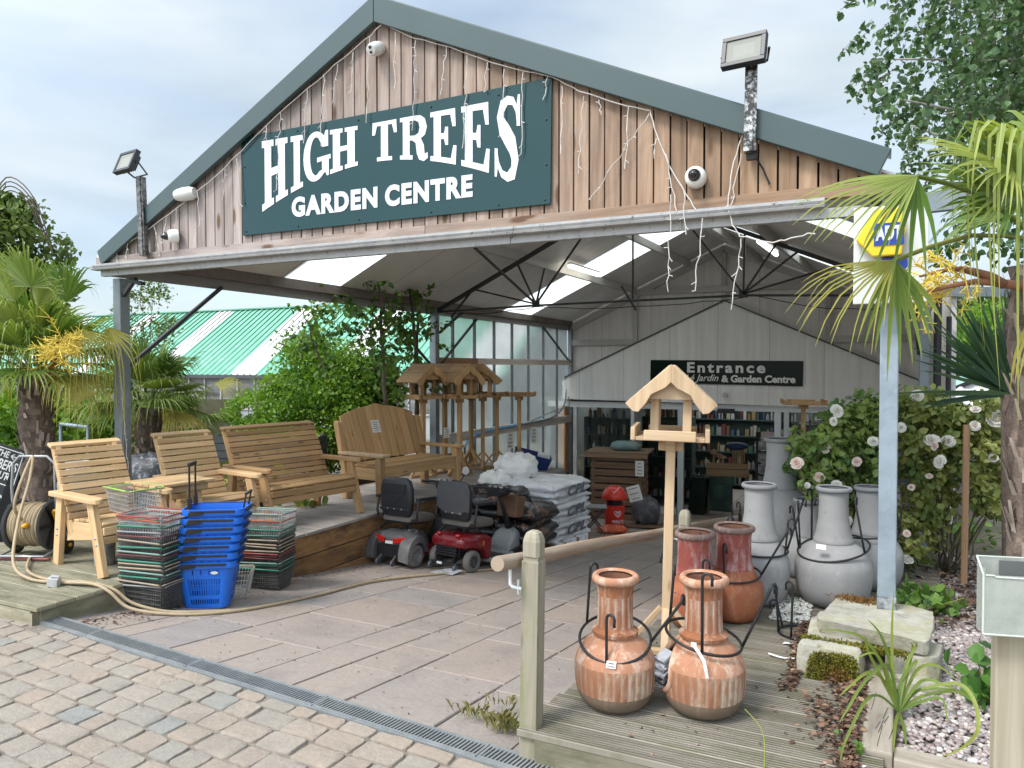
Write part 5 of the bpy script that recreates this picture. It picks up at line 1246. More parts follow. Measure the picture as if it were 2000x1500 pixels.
m.bar((-.19, -.086, .70), (-.19, .086, .70), .02, .026); m.build('pull_handle', BPL, last, bevel=.002)
m = MB()
for dy in (-.08, .08): m.bar((.215, dy, .36), (.235, dy, .47), .016, .012)
m.bar((.235, -.09, .47), (.235, .09, .47), .02, .016); m.build('carry_handle', BPL, last, bevel=.002)
m = MB(); M_ = face_M((.08, -.1575, .285), (1, 0, 0), (0, -.42*.115/.38, 1)); m.prism([(.028*math.cos(k*PI/8), .012*math.sin(k*PI/8)) for k in range(16)], 0, .002, M_); m.build('badge', PAPER, B0)
# ------------------------------------------------------------------ hose reel, hose, A-board and odds by the deck
HOSE = mat('tan_hose', (.36, .275, .17), .5, .12, 20, .05); YEL = mat('yellow_plastic', (.75, .36, .02), .4, .06, 8, 0); GREYPL = mat('grey_plastic', (.09, .095, .10), .5, .15, 10, .05); STEELT = mat('reel_tube', (.42, .43, .44), .35, .1, 8, 0, metal=.5)
HR = thing('hose_reel', 'hose reel cart wound with tan hose beside the low deck armchair', 'hose reel', (-6.50, 3.97, ZD), math.radians(24))
m = MB()
for k in range(9): x = -.11+.0275*k; m.lathe([(.165+.006*(k % 2)+.016*math.cos(a_), .016*math.sin(a_)) for a_ in np.linspace(0, 2*PI, 9)], 28)
o_ = MB(); 
for i, x in enumerate(np.linspace(-.12, .12, 10)):
    n0 = len(o_.v); o_.lathe([(.165+.004*(i % 3)+.016*math.cos(a_), .016*math.sin(a_)) for a_ in np.linspace(0, 2*PI, 9)], 30)
    for q_ in range(n0, len(o_.v)): X_, Y_2, Z_ = o_.v[q_]; o_.v[q_] = (x+Z_+.006*X_, X_, Y_2+.275)
o_.build('hose_coil', HOSE, HR, smooth=True)
m = MB()
for x in (-.15, .15):
    n0 = len(m.v); m.lathe([(.03, -.008), (.12, -.006), (.20, -.012), (.215, 0), (.20, .012), (.12, .006), (.03, .008)], 36)
    for q_ in range(n0, len(m.v)): a_, b_, c_ = m.v[q_]; m.v[q_] = (x+c_, a_, b_+.275)
m.build('flange', GREYPL, HR, smooth=True, ang=40)
m = MB()
for k in range(6):
    a_ = 2*PI*k/6
    for x in (-.165, .165): m.bar((x, .03*math.cos(a_), .275+.03*math.sin(a_)), (x, .2*math.cos(a_), .275+.2*math.sin(a_)), .012, .03)
m.build('spokes', BPL, HR)
m = MB(); m.tube([(-.19, .1, .08), (-.19, .0, .3), (-.19, -.02, .60), (-.17, -.025, .80), (-.11, -.03, .86), (.13, -.03, .86), (.19, -.025, .80), (.19, -.02, .6), (.19, 0, .3), (.19, .1, .08)], .012, 8); m.tube([(-.19, 0, .06), (-.19, -.18, .04), (.19, -.18, .04), (.19, 0, .06)], .011, 8); m.build('frame', STEELT, HR, smooth=True, ang=60)
for x in (-.22, .22):
    m = MB(); n0 = len(m.v); m.lathe([(.001, -.025), (.065, -.025), (.075, -.012), (.075, .012), (.065, .025), (.001, .025)], 24)
    for q_ in range(n0, len(m.v)): a_, b_, c_ = m.v[q_]; m.v[q_] = (x+c_, .08+a_, .078+b_)
    w_ = m.build('wheel', BPL, HR, smooth=True, ang=40); m = MB(); m.sphere((x*1.13, .08, .078), .018, 8, 6); m.build('hub', YEL, w_)
m = MB(); m.bar((.2, .0, .28), (.2, -.06, .40), .02, .03); m.tube([(.2, -.06, .40), (.29, -.06, .40)], .016, 8); m.build('crank', YEL, HR)
m = MB(); m.tube([(.02, -.19, .29), (.07, -.215, .31)], [.016, .022], 8); m.build('nozzle', YEL, HR, smooth=True)
hp = [V(-6.45, 3.84, .44), V(-6.4, 3.74, .62), V(-6.42, 3.90, .985), V(-6.36, 3.84, .8), V(-6.28, 3.70, .5), V(-6.05, 3.52, .22), V(-5.75, 3.46, .145), V(-5.45, 3.52, .14), V(-5.2, 3.58, .145), V(-5.05, 3.61, .10), V(-4.92, 3.66, -.01), V(-4.72, 3.76, -.055), V(-4.5, 3.95, -.085), V(-4.35, 4.3, -.125), V(-4.3, 5.0, -.205), V(-4.32, 5.8, -.295), V(-4.1, 6.5, -.378), V(-3.85, 7.05, -.44), V(-3.7, 7.5, -.49), V(-3.72, 8.3, -.585)]
hp2 = [V(-6.40, 3.86, .15), V(-6.0, 3.60, .14), V(-5.6, 3.52, .14), V(-5.25, 3.60, .142), V(-5.07, 3.66, .10), V(-4.95, 3.72, 0), V(-4.75, 3.83, -.065), V(-4.55, 3.98, -.085), V(-4.4, 4.15, -.105)]
def spline(P, n=8):
    out = []
    for i in range(len(P)-1):
        p0, p1, p2, p3 = P[max(0, i-1)], P[i], P[i+1], P[min(len(P)-1, i+2)]
        for k in range(n): t = k/n; out.append(.5*((2*p1)+(p2-p0)*t+(2*p0-5*p1+4*p2-p3)*t*t+(3*p1-p0-3*p2+p3)*t**3))
    return out+[P[-1]]
m = MB(); m.tube(spline(hp), .0125, 8); m.tube(spline(hp2), .0125, 8); tag(m.build('garden_hose', HOSE, smooth=True), 'tan hose trailing from the reel across the paving towards the scooters', 'hose')
m = MB(); m.tube(spline([V(-7.4, 3.55, .135), V(-6.9, 3.62, .135), V(-6.6, 3.75, .135), V(-6.2, 3.9, .14)]), .012, 7); m.build; tag(m.build('garden_hose', mat('red_hose', (.28, .06, .05), .5, .1, 10, 0), smooth=True), 'short red hose lying on the low deck under the reel', 'hose')
m = MB(); m.box((-5.47, 3.47, .155), (.075, .06, .065), Euler((.1, .15, .5)).to_matrix()); m.box((-5.465, 3.475, .195), (.06, .045, .006), Euler((.1, .2, .8)).to_matrix()); tag(m.build('stone_block', mat('pale_block', (.46, .45, .43), .8, .15, 14, .3), bevel=.012), 'small pale block on the front edge of the low deck', 'block')
m = MB(); m.lathe([(.001, 0), (.075, 0), (.088, .24), (.095, .25), (.09, .262), (.08, .25), (.07, .02)], 20); o = m.build('paint_tub', mat('stained_tub', (.42, .42, .39), .7, .1, 9, .1, dirt=(.06, .06, .055), dirt_amt=.75, dirt_scale=9), smooth=True, ang=40); o.location = (-5.72, 4.05, ZD); tag(o, 'stained grey tub standing under the front armchair', 'tub')
AB_ = thing('chalk_board', 'black pavement board with white chalk lettering and arrows, cut by the picture edge', 'sign board', tuple(atD(52, 884, 7.0)))
up = (ray(58, 884)-ray(5, 1045)).normalized(); rt = (ray(52, 884)-ray(-60, 858)).normalized(); rt = (rt-up*rt.dot(up)).normalized(); nn_ = rt.cross(up)
M = Matrix((rt, up, nn_)).transposed().to_4x4(); CHK = mat('chalk_white', (.72, .72, .70), .8, .1, 20, 0); SLATE = mat('blackboard', (.022, .026, .028), .6, .15, 6, 0)
m = MB(); m.prism([(-.62, -1.0), (0, -1.0), (0, 0), (-.62, 0)], -.03, 0, M); m.build('front_panel', SLATE, AB_, bevel=.003)
M2 = M @ Matrix.Translation((.0, 0, -.05)) @ Matrix.Rotation(.42, 4, 'Y') @ Matrix.Rotation(-.1, 4, 'X'); m = MB(); m.prism([(-.1, -.95), (.085, -.95), (.085, 0), (-.1, 0)], -.06, 0, M2); m.build('rear_panel', BPL, AB_)
m = MB()
for (x0, y0, x1, y1) in ((-.62, -.022, -.02, -.022), (-.02, -.022, -.02, -.35), (-.02, -.35, -.62, -.35)): m.bar(M @ V(x0, y0, .002), M @ V(x1, y1, .002), .008, .002, up=nn_)
def arrow(x, y): 
    for (a_, b_) in (((x-.04, y), (x+.04, y)), ((x-.04, y), (x-.01, y+.025)), ((x-.04, y), (x-.01, y-.025))): m.bar(M @ V(*a_, .002), M @ V(*b_, .002), .008, .002, up=nn_)
arrow(-.085, -.075); arrow(-.07, -.275); m.build('chalk_marks', CHK, AB_)
for body, x, y, s, wd in (('THE', -.205, -.075, .085, .12), ("BARBER'S", -.205, -.175, .13, .33), ('HUT', -.165, -.275, .10, .14), ('ON', -.115, -.475, .07, .085)): text('chalk_lettering', body, s, CHK, M @ Matrix.Translation((x, y, .002)), AB_, .0015, .002, .15, 1, wd)
# metal frames and crate stock behind the chairs
m = MB()
for dx_ in (0, .75): m.tube([(-9.3+dx_, 6.0-.2*dx_, .05), (-9.28+dx_, 6.0-.2*dx_, 1.02)], .022, 8)
m.tube([(-9.28, 6.0, 1.02), (-8.53, 5.85, 1.02)], .022, 8); m.tube([(-9.3, 6.0, .3), (-8.55, 5.85, .3)], .016, 6); tag(m.build('trolley_frame', GALV, smooth=True, ang=50), 'bare galvanised hoop frame standing behind the front armchair', 'metal frame')
BAR = thing('barrier_rail', 'grey rail with a dark red band behind the chalk board', 'barrier', (0, 0, 0)); m = MB(); m.tube([(-9.6, 5.6, .70), (-8.0, 5.5, .66)], .03, 8); m.build('rail', GALVW, BAR); m = MB(); m.tube([(-8.72, 5.545, .678), (-8.55, 5.535, .674)], .032, 8); m.build('red_band', mat('band_red', (.22, .02, .02), .5, .1, 6, 0), BAR); m = MB(); m.tube([(-8.3, 5.52, .66), (-8.1, 5.3, .1)], .015, 6); m.tube([(-9.3, 5.58, .69), (-9.4, 5.4, .1)], .015, 6); m.build('legs', GALV, BAR)
CH = mat('chipping_bag', (.30, .31, .32), .8, .1, 10, .3, dirt=(.75, .75, .73), dirt_amt=.55, dirt_scale=45)
def pillow(mb, c, s, rz=0, n=14, mm=8, amp=.06, e=.55, tilt=(0, 0), t=None, seed=None):
    r_ = random.Random(seed if seed is not None else random.random()); R = Euler((tilt[0], tilt[1], rz)).to_matrix(); ph = [r_.uniform(0, 6) for _ in range(8)]; vs = []; fs = []
    sg = lambda v, p: math.copysign(abs(v)**p, v)
    for i in range(mm+1):
        th = -PI/2+PI*i/mm
        for k in range(n):
            a_ = 2*PI*k/n; x = sg(math.cos(th), .7)*sg(math.cos(a_), e); y = sg(math.cos(th), .7)*sg(math.sin(a_), e); z = sg(math.sin(th), .9)
            w_ = 1+amp*(math.sin(5*a_+ph[0]+3*th)+.6*math.sin(9*a_+ph[1]-5*th)+.5*math.sin(13*th+ph[2])+.4*math.sin(17*a_+ph[3]))
            pinch = 1-.35*abs(x)**3*0; vs.append(Vector(c)+R @ Vector((x*s[0]/2*(1+(w_-1)*.4), y*s[1]/2*(1+(w_-1)*.4), z*s[2]/2*w_*(1-.22*max(abs(x), abs(y))**6))))
    for i in range(mm):
        for k in range(n): fs.append((i*n+k, i*n+(k+1) % n, (i+1)*n+(k+1) % n, (i+1)*n+k))
    mb.add(vs, fs, t)
for i, (x, y, z, lb) in enumerate(((-8.15, 5.3, .32, 'bulging bag of pale stone chippings behind the hose reel'), (-7.55, 5.9, .36, 'white-lettered dark bag leaning behind the gap between the armchairs'))):
    m = MB(); pillow(m, (x, y, z), (.7, .5, .75), .2, 20, 14, .05); o = m.build('stone_bag', CH if i == 0 else mat('dark_bag', (.06, .062, .07), .4, .2, 8, .3, dirt=(.6, .6, .62), dirt_amt=.35, dirt_scale=14), smooth=True); tag(o, lb, 'bag')
PLT = thing('plant_trough', 'dark slatted plant trough with yellow-green plants behind the two-seat bench', 'planter', (-8.1, 8.4, .05), .2); m = MB()
for k in range(4):
    for s in (-1, 1): m.box((0, s*.3, .3+.11*k), (1.5, .02, .1))
    for s in (-1, 1): m.box((s*.75, 0, .3+.11*k), (.02, .6, .1))
for s in (-1, 1):
    for q_ in (-1, 1): m.box((s*.7, q_*.27, .35), (.05, .05, .7))
m.box((0, 0, .6), (1.46, .56, .1)); m.build('box', mat('trough_dark', (.07, .075, .08), .7, .2, 9, .2), PLT)
# ------------------------------------------------------------------ mobility scooters
TYRE = mat('grey_tyre', (.155, .145, .135), .9, .15, 20, .3, dirt=(.22, .20, .175), dirt_amt=.5, dirt_scale=9); VINYL = mat('black_vinyl', (.022, .022, .026), .42, .15, 9, .25); VINYLG = mat('dusty_vinyl', (.075, .075, .08), .55, .12, 9, .15); SEATG = mat('dusty_seat', (.13, .115, .10), .8, .15, 12, .2)
REDP = mat('scooter_red', (.19, .008, .014), .22, .1, 5, 0, spec=.6, dirt=(.2, .12, .1), dirt_amt=.22, dirt_scale=7); GREYB = mat('scooter_grey', (.10, .10, .105), .5, .1, 6, .05, dirt=(.2, .185, .165), dirt_amt=.4); SILV = mat('wheel_silver', (.5, .5, .51), .3, .1, 8, 0, metal=.7); TAIL = mat('tail_lens', (.48, .015, .012), .15, .08, 10, 0, spec=.7); FAIR = mat('fairing_grey', (.30, .31, .315), .4, .08, 5, 0, dirt=(.2, .19, .17), dirt_amt=.3)
def wheel(T, c, r, w_, hubm, spokes=6):
    m = MB(); n0 = 0; prof_ = [(r*.55, -w_*.42), (r*.80, -w_*.5), (r*.94, -w_*.40), (r, -w_*.18), (r, w_*.18), (r*.94, w_*.40), (r*.80, w_*.5), (r*.55, w_*.42)]
    m.lathe(prof_, 32, fn=lambda rr, z, a: rr*(1+(.012 if rr > r*.9 and int(a*32/(2*PI)) % 2 else 0))); m.v = [(c[0]+z, c[1]+x, c[2]+y) for x, y, z in m.v]; wo_ = m.build('wheel', TYRE, T, smooth=True, ang=50)
    m = MB(); m.lathe([(r*.57, -w_*.40), (r*.57, w_*.40)], 24); m.lathe([(.001, w_*.30), (r*.18, w_*.30), (r*.2, w_*.1), (r*.5, w_*.0), (r*.57, w_*.25)], 24); m.lathe([(.001, -w_*.30), (r*.18, -w_*.30), (r*.2, -w_*.1), (r*.5, 0), (r*.57, -w_*.25)], 24)
    for k in range(spokes): a_ = 2*PI*k/spokes; m.bar((r*.12*math.cos(a_), r*.12*math.sin(a_), w_*.24), (r*.55*math.cos(a_), r*.55*math.sin(a_), w_*.26), r*.16, .01, up=(0, 0, 1))
    m.v = [(c[0]+z, c[1]+x, c[2]+y) for x, y, z in m.v]; m.build('rim', hubm, wo_, smooth=True, ang=40)
def loft(mb, secs, t=.5, cap=True):
    n = len(secs[0]); o = len(mb.v)
    for s in secs: mb.v += [tuple(p) for p in s]
    for i in range(len(secs)-1):
        for k in range(n): k2 = (k+1) % n; mb.face((o+i*n+k, o+i*n+k2, o+(i+1)*n+k2, o+(i+1)*n+k), None, t)
    if cap: mb.face([o+k for k in range(n)][::-1], None, t); mb.face([o+(len(secs)-1)*n+k for k in range(n)], None, t)
def rsec(hx_, z0, z1, y, r=.05, cx_=0): return [(cx_+x, y, (z0+z1)/2+z) for x, z in rr_rect(hx_, (z1-z0)/2, min(r, hx_*.9, (z1-z0)*.49), 4)]
def seat(T, zs, grey, y0, tilt, wing):
    hw_ = .215; m = MB(); loft(m, [rsec(.19, zs, zs+.05, y0-.02, .025), rsec(hw_, zs-.005, zs+.085, y0+.03, .04), rsec(hw_+.01, zs-.01, zs+.09, y0+.22, .04), rsec(hw_, zs-.01, zs+.085, y0+.38, .04), rsec(.18, zs+.01, zs+.06, y0+.43, .025)]); m.build('seat_cushion', SEATG, T, smooth=True, ang=60)
    m = MB(); secs = []
    for (h, w_, th) in ((.0, .17, .05), (.05, .205, .075), (.18, .22, .085), (.30, .215, .08), (.385, .19, .06), (.415, .13, .03)):
        y = y0-.02-h*tilt; secs.append([(x, y+q_, zs+.06+h) for x, q_ in rr_rect(w_, th/2, th*.45, 4)])
    loft(m, secs); m.build('backrest', VINYL, T, smooth=True, ang=60)
    m = MB()
    if grey: 
        P = [(-.215, .12), (.215, .12), (.218, .30), (.17, .40), (-.17, .40), (-.218, .30)]; P = [(-.12, .075), (.12, .06), (.15, .10), (.225, .10), (.225, .33), (.19, .41), (-.19, .41), (-.225, .33), (-.225, .13)]
        m.prism([(x, z) for x, z in P], 0, .012, Matrix(((1, 0, 0, 0), (0, -tilt, -1, y0-.062), (0, 1, -tilt, zs+.06), (0, 0, 0, 1)))); m.build('back_shell', VINYLG, T, bevel=.004)
    else:
        m.prism([(-.13, .24), (.13, .24), (.15, .35), (-.15, .35)], 0, .01, Matrix(((1, 0, 0, 0), (0, -tilt, -1, y0-.06), (0, 1, -tilt, zs+.06), (0, 0, 0, 1)))); m.prism([(-.13, .235), (.13, .235), (0, .13)], .001, .007, Matrix(((1, 0, 0, 0), (0, -tilt, -1, y0-.06), (0, 1, -tilt, zs+.06), (0, 0, 0, 1)))); m.prism([(-.2, .06), (.2, .06), (.2, .085), (-.2, .085)], 0, .012, Matrix(((1, 0, 0, 0), (0, -tilt, -1, y0-.06), (0, 1, -tilt, zs+.06), (0, 0, 0, 1)))); m.build('back_pocket', VINYL, T, bevel=.003)
    m = MB(); 
    for x in (-.09, .0, .1): m.sphere((x, y0-.075-.07*tilt, zs+.06+.075), .009, 6, 4)
    m.build('studs', SILV, T)
    for s in (-1, 1):
        m = MB(); x = s*.265; m.tube([(s*.15, y0, zs+.02), (x, y0-.01, zs+.03), (x+s*.01, y0-.03, zs+.10), (x+s*.01, y0-.01, zs+.24)], .014, 8); m.bar((x+s*.01, y0-.04, zs+.25), (x+s*.01, y0+.27, zs+.265), .05, .032); m.build('armrest', VINYL, T, bevel=.006)
    m = MB(); m.cyl((0, y0+.15, zs-.12), (0, y0+.15, zs), .03, 10); m.box((0, y0+.15, zs-.015), (.3, .28, .025)); m.bar((-.17, y0+.02, zs-.02), (-.19, y0-.06, zs-.09), .02, .02); m.build('seat_post', BLACK, T)
def tiller(T, base, top, mirror=False, basket=False, cowl=None):
    m = MB(); m.tube([base, V(*base).lerp(V(*top), .3), V(*base).lerp(V(*top), .5), top], [.05, .03, .022, .02], 10); m.build('tiller_column', BPL, T, smooth=True)
    t = V(*top); m = MB(); loft(m, [rsec(.10, t.z-.03, t.z+.04, t.y-.10, .03, t.x), rsec(.14, t.z-.02, t.z+.08, t.y-.02, .03, t.x), rsec(.11, t.z-.0, t.z+.08, t.y+.08, .03, t.x), rsec(.06, t.z, t.z+.05, t.y+.14, .02, t.x)]); m.build('control_head', BPL, T, smooth=True, ang=50)
    m = MB()
    for s in (-1, 1): m.tube([t+V(s*.1, 0, .04), t+V(s*.22, -.02, .05), t+V(s*.31, -.10, .045)], [.016, .016, .019], 8); m.tube([t+V(s*.12, -.08, .02), t+V(s*.2, -.1, .03)], .007, 6)
    m.build('handlebar', BPL, T, smooth=True)
    m = MB(); 
    for k in range(5): m.sphere(t+V(-.08+.04*k, -.06+.02*(k % 2), .075), .013, 8, 5)
    m.build('dials', SILV, T)
    if mirror:
        m = MB(); m.tube([t+V(.16, .0, .05), t+V(.24, -.02, .16)], .006, 6); m.build('mirror_stalk', BLACK, T); m = MB(); m.lathe([(.001, -.006), (.045, -.006), (.05, 0), (.045, .004), (.001, .004)], 20); m.v = [(t.x+.25+x, t.y-.02+z, t.z+.20+y) for x, y, z in m.v]; m.build('mirror', SILV, T, smooth=True, ang=40)
    if basket:
        m = MB(); B = rr_rect(.155, .10, .03, 3)
        for dz, s in ((0, .9), (.24, 1.0)): m.v += [(t.x+x*s, t.y+.26+y*s, t.z-.27+dz) for x, y in B]
        n = len(B); 
        for k in range(n): k2 = (k+1) % n; m.face((k, k2, n+k2, n+k), [(k*.1, 0), (k*.1+.1, 0), (k*.1+.1, .24), (k*.1, .24)], .5)
        m.face(list(range(n))[::-1], None, .5); m.build('basket', wood('wicker_brown', (.20, .115, .075), (.12, .065, .04), .7, 0, .1, 60), T, solid=.008)
Z1 = ramp(6.72); S1 = thing('mobility_scooter', 'black mobility scooter with chrome rims and red tail lights, parked against the raised deck', 'mobility scooter', (-4.74, 6.78, Z1), math.radians(-4)); S1.rotation_euler = (-math.atan(RS), 0, math.radians(-4))
for s in (-1, 1): wheel(S1, (s*.235, 0, .125), .125, .10, SILV, 7); wheel(S1, (s*.20, .92, .11), .11, .08, SILV, 5)
m = MB(); loft(m, [rsec(.17, .16, .30, -.13, .05), rsec(.19, .14, .36, -.09, .06), rsec(.20, .12, .38, .05, .07), rsec(.19, .12, .37, .25, .06), rsec(.15, .12, .30, .36, .05)]); m.build('rear_body', GREYB, S1, smooth=True, ang=60)
for s in (-1, 1):
    m = MB(); secs = []
    for a_ in np.linspace(-.3, 2.9, 9): r0, r1 = .145, .20; y, z = -math.cos(a_)*r0, .125+math.sin(a_)*r0; y1, z1 = -math.cos(a_)*r1*1.0, .125+math.sin(a_)*r1*1.15; secs.append([(s*.17, y, z), (s*.30, y, z), (s*.29, y1*.92, z1*.97), (s*.17, y1, z1+.02)])
    loft(m, secs); m.build('mudguard', GREYB, S1, smooth=True, ang=40)
m = MB(); loft(m, [rsec(.16, .10, .235, -.145, .03), rsec(.17, .10, .24, -.09, .03)]); m.build('bumper', BPL, S1, smooth=True, ang=40)
for s in (-1, 1): m = MB(); m.bar((s*.06, -.155, .275), (s*.20, -.125, .30), .02, .055); m.build('tail_light', TAIL, S1, bevel=.006)
m = MB(); m.box((0, -.148, .255), (.10, .006, .03)); m.build('number_plate', PAPER, S1)
for s in (-1, 1): m = MB(); m.bar((s*.09, -.10, .14), (s*.10, -.19, .06), .016, .03); m.lathe([(.001, -.012), (.03, -.012), (.034, 0), (.03, .012), (.001, .012)], 14, c=(0, 0, 0)); n_ = 5*14; m.v[-n_:] = [(s*.10+z, -.195+x, .045+y) for x, y, z in m.v[-n_:]]; m.build('anti_tip_wheel', GREYPL, S1)
m = MB(); m.bar((.13, .02, .385), (.13, .13, .385), .03, .012); m.bar((.205, -.02, .28), (.205, .08, .37), .012, .05); m.build('chrome_trim', SILV, S1)
m = MB(); loft(m, [rsec(.16, .10, .14, .33, .02), rsec(.17, .09, .13, .6, .02), rsec(.2, .10, .16, .82, .02)]); m.build('floor', REDP, S1, smooth=True, ang=50)
m = MB(); loft(m, [rsec(.2, .12, .24, .78, .05), rsec(.19, .12, .46, .92, .06), rsec(.12, .16, .42, 1.04, .06)]); m.build('front_cowl', BPL, S1, smooth=True, ang=50)
seat(S1, .475, False, -.02, .10, False); tiller(S1, (.0, .95, .4), (.12, .72, .84), mirror=True)
Z2 = ramp(6.98); S2 = thing('mobility_scooter', 'dark red mobility scooter with grey front fairing and brown front basket', 'mobility scooter', (-4.13, 6.98, Z2), math.radians(-9)); S2.rotation_euler = (-math.atan(RS), 0, math.radians(-9))
for s in (-1, 1): wheel(S2, (s*.235, 0, .118), .118, .085, GREYPL, 6)
wheel(S2, (0, 1.0, .11), .11, .08, GREYPL, 5)
m = MB(); loft(m, [rsec(.20, .27, .345, -.16, .03), rsec(.235, .25, .38, -.12, .05), rsec(.255, .24, .40, .05, .06), rsec(.25, .22, .40, .2, .05), rsec(.235, .12, .39, .27, .04), rsec(.23, .11, .36, .34, .04)]); m.build('rear_body', REDP, S2, smooth=True, ang=60)
m = MB()
for k in range(4): loft(m, [rsec(.14, .165+.026*k, .185+.026*k, -.165+.004*k, .008), rsec(.14, .165+.026*k, .187+.026*k, -.11, .008)])
m.box((0, -.06, .21), (.3, .1, .12)); m.build('rear_grille', BPL, S2, bevel=.003)
m = MB(); m.box((0, -.17, .085), (.36, .04, .03)); m.bar((-.1, -.15, .1), (-.08, -.02, .14), .025, .03); m.bar((.1, -.15, .1), (.08, -.02, .14), .025, .03); m.build('rear_bar', BLACK, S2, bevel=.004); m = MB(); m.box((-.05, -.192, .087), (.07, .004, .024)); m.build('plate', PAPER, S2)
for s in (-1, 1): m = MB(); m.lathe([(.001, -.015), (.036, -.015), (.042, 0), (.036, .015), (.001, .015)], 16); m.v = [(s*.17+z, -.19+x, .05+y) for x, y, z in m.v]; m.build('anti_tip_wheel', GREYPL, S2, smooth=True, ang=50)
for s in (-1, 1): m = MB(); m.sphere((s*.13, -.13, .385), .028, 10, 6, sc=(1.2, 1, .7)); m.build('tail_light', TAIL, S2, smooth=True)
m = MB(); m.sphere((.252, .17, .30), .03, 10, 6, sc=(.2, .6, 1)); m.build('side_reflector', mat('amber', (.5, .12, .01), .2, .1, 5, 0), S2)
m = MB(); m.box((0, .24, .43), (.16, .12, .07)); m.build('battery_box', SEATG, S2, bevel=.01)
m = MB(); loft(m, [rsec(.235, .08, .13, .33, .02), rsec(.23, .07, .115, .6, .02), rsec(.19, .09, .15, .85, .03)]); m.build('floor', FAIR, S2, smooth=True, ang=50); m = MB(); m.box((0, .55, .125), (.4, .4, .012)); m.build('floor_mat', BPL, S2)
m = MB(); loft(m, [rsec(.15, .13, .20, .80, .04), rsec(.15, .13, .36, .90, .07), rsec(.12, .13, .41, 1.0, .08), rsec(.09, .14, .36, 1.10, .06), rsec(.05, .16, .25, 1.18, .03)]); m.build('front_fairing', FAIR, S2, smooth=True, ang=60); m = MB(); loft(m, [rsec(.17, .10, .15, .85, .02), rsec(.16, .11, .16, 1.05, .02), rsec(.1, .12, .16, 1.22, .02), rsec(.03, .13, .15, 1.28, .01)]); m.build('front_bumper', BPL, S2, smooth=True, ang=50)
seat(S2, .475, True, -.01, .08, True); tiller(S2, (0, .99, .39), (.0, .74, .80), basket=True)
m = MB(); m.add([(0, 0, .012), (.26, .02, .012), (.30, .16, .03), (.12, .19, .02), (.02, .10, .012)], [(0, 1, 2, 3, 4)]); o = m.build('paper_sheet', ASH, solid=.006); o.location = (-4.2, 6.62, ramp(6.62)); tag(o, 'scrap of grey sheet on the paving behind the red scooter', 'scrap')
# ------------------------------------------------------------------ sacks, pallets and goods before the doors
SACKB = mat('black_sack', (.018, .018, .02), .22, .2, 9, 1.0, spec=.8, dirt=(.36, .17, .09), dirt_amt=.22, dirt_scale=6, bscale=18); SACKW = mat('white_sack', (.80, .80, .82), .35, .08, 6, .8, spec=.5, dirt=(.58, .59, .62), dirt_amt=.3, dirt_scale=7, bscale=16)
def pallet(label, c, rz, L=1.15, W_=.95):
    T = thing('pallet', label, 'pallet', c, rz); m = MB()
    for k in range(6): m.box((0, -W_/2+.07+k*(W_-.14)/5, .125), (L, .10, .02))
    for k in range(3): m.box((-L/2+.05+k*(L-.1)/2, 0, .107), (.10, W_, .016)); m.box((0, -W_/2+.05+k*(W_-.1)/2, .01), (L, .1, .018))
    for k in range(3):
        for j in range(3): m.box((-L/2+.06+k*(L-.12)/2, -W_/2+.06+j*(W_-.12)/2, .059), (.12, .1, .078))
    m.build('boards', PALLET, T, bevel=.002); return T
tp_ = -math.atan(RS)
P1 = pallet('wooden pallet under the black sacks', (-4.55, 8.62, ramp(8.62)), math.radians(90)); P1.rotation_euler = (0, 0, math.radians(4))
zz = ramp(8.2)+.03; k = 0; where = ['bottom layer of the pallet heap', 'second layer of the heap', 'third layer of the heap', 'fourth layer of the heap', 'top of the heap']
for lay in range(5):
    for j in range(3 if lay < 4 else 2):
        x = -4.74+.36*j+random.uniform(-.03, .03)+(.18 if lay % 2 else 0)*.4; y = 8.55+random.uniform(-.05, .05)
        pos = ['near the raised deck', 'in the middle', 'at the side facing the rail'][j] if lay < 4 else ['beside the white cloth', 'with an orange print, tipped over the edge'][j]
        m = MB(); pillow(m, (0, 0, 0), (.52, .98, .22), 0, 30, 16, .10, .42); o = m.build('black_sack', SACKB, smooth=True); o.location = (x, y, ramp(8.62)+.215+.125*lay); o.rotation_euler = (random.uniform(-.08, .08), random.uniform(-.1, .1)+(.15 if j == 2 else 0), random.uniform(-.15, .15)); o['group'] = 'glossy black sacks on the pallet'
        tag(o, 'black sack in the %s, %s' % (where[lay], pos), 'sack', 'glossy black sacks on the pallet')
CP = thing('sack_pallet', 'shrink-wrapped pallet load of white coal sacks marked CPL', 'wrapped pallet', (-4.36, 9.78, ramp(9.7)), math.radians(-6))
m = MB()
for k in range(6): m.box((0, -.45+.18*k, .10), (1.1, .1, .02))
for k in range(3): m.box((-.5+.5*k, 0, .05), (.1, 1.0, .08))
m.build('pallet', PALLET, CP)
for lay in range(9):
    for j in range(2):
        m = MB(); a_ = (j-.5)*.52
        if lay % 2: pillow(m, (a_, 0, .155+.088*lay), (.57, 1.09, .155), .015*(lay%3-1), 40, 14, .10, .25, seed=lay*7+j)
        else: pillow(m, (0, a_, .155+.088*lay), (1.09, .57, .155), -.015*(lay%3-1), 40, 14, .10, .25, seed=lay*7+j)
        m.build('sack', SACKW, CP, smooth=True)
PRINT = mat('sack_print', (.16, .17, .20), .6, .2, 20, 0)
for z, s in ((.80, .15), (.52, .15), (.27, .14)): text('lettering', 'CPL', s*1.25, PRINT, face_M((.575, .02, z), (0, 1, 0), (.02, .1, 1)), CP, .004, .006, .2, 1.1, .55)
paper_tag(CP, (-.3, -.555, .82), (1, 0, 0), (0, 0, 1), .26, .18, 2, 'paper_note')
m = MB()
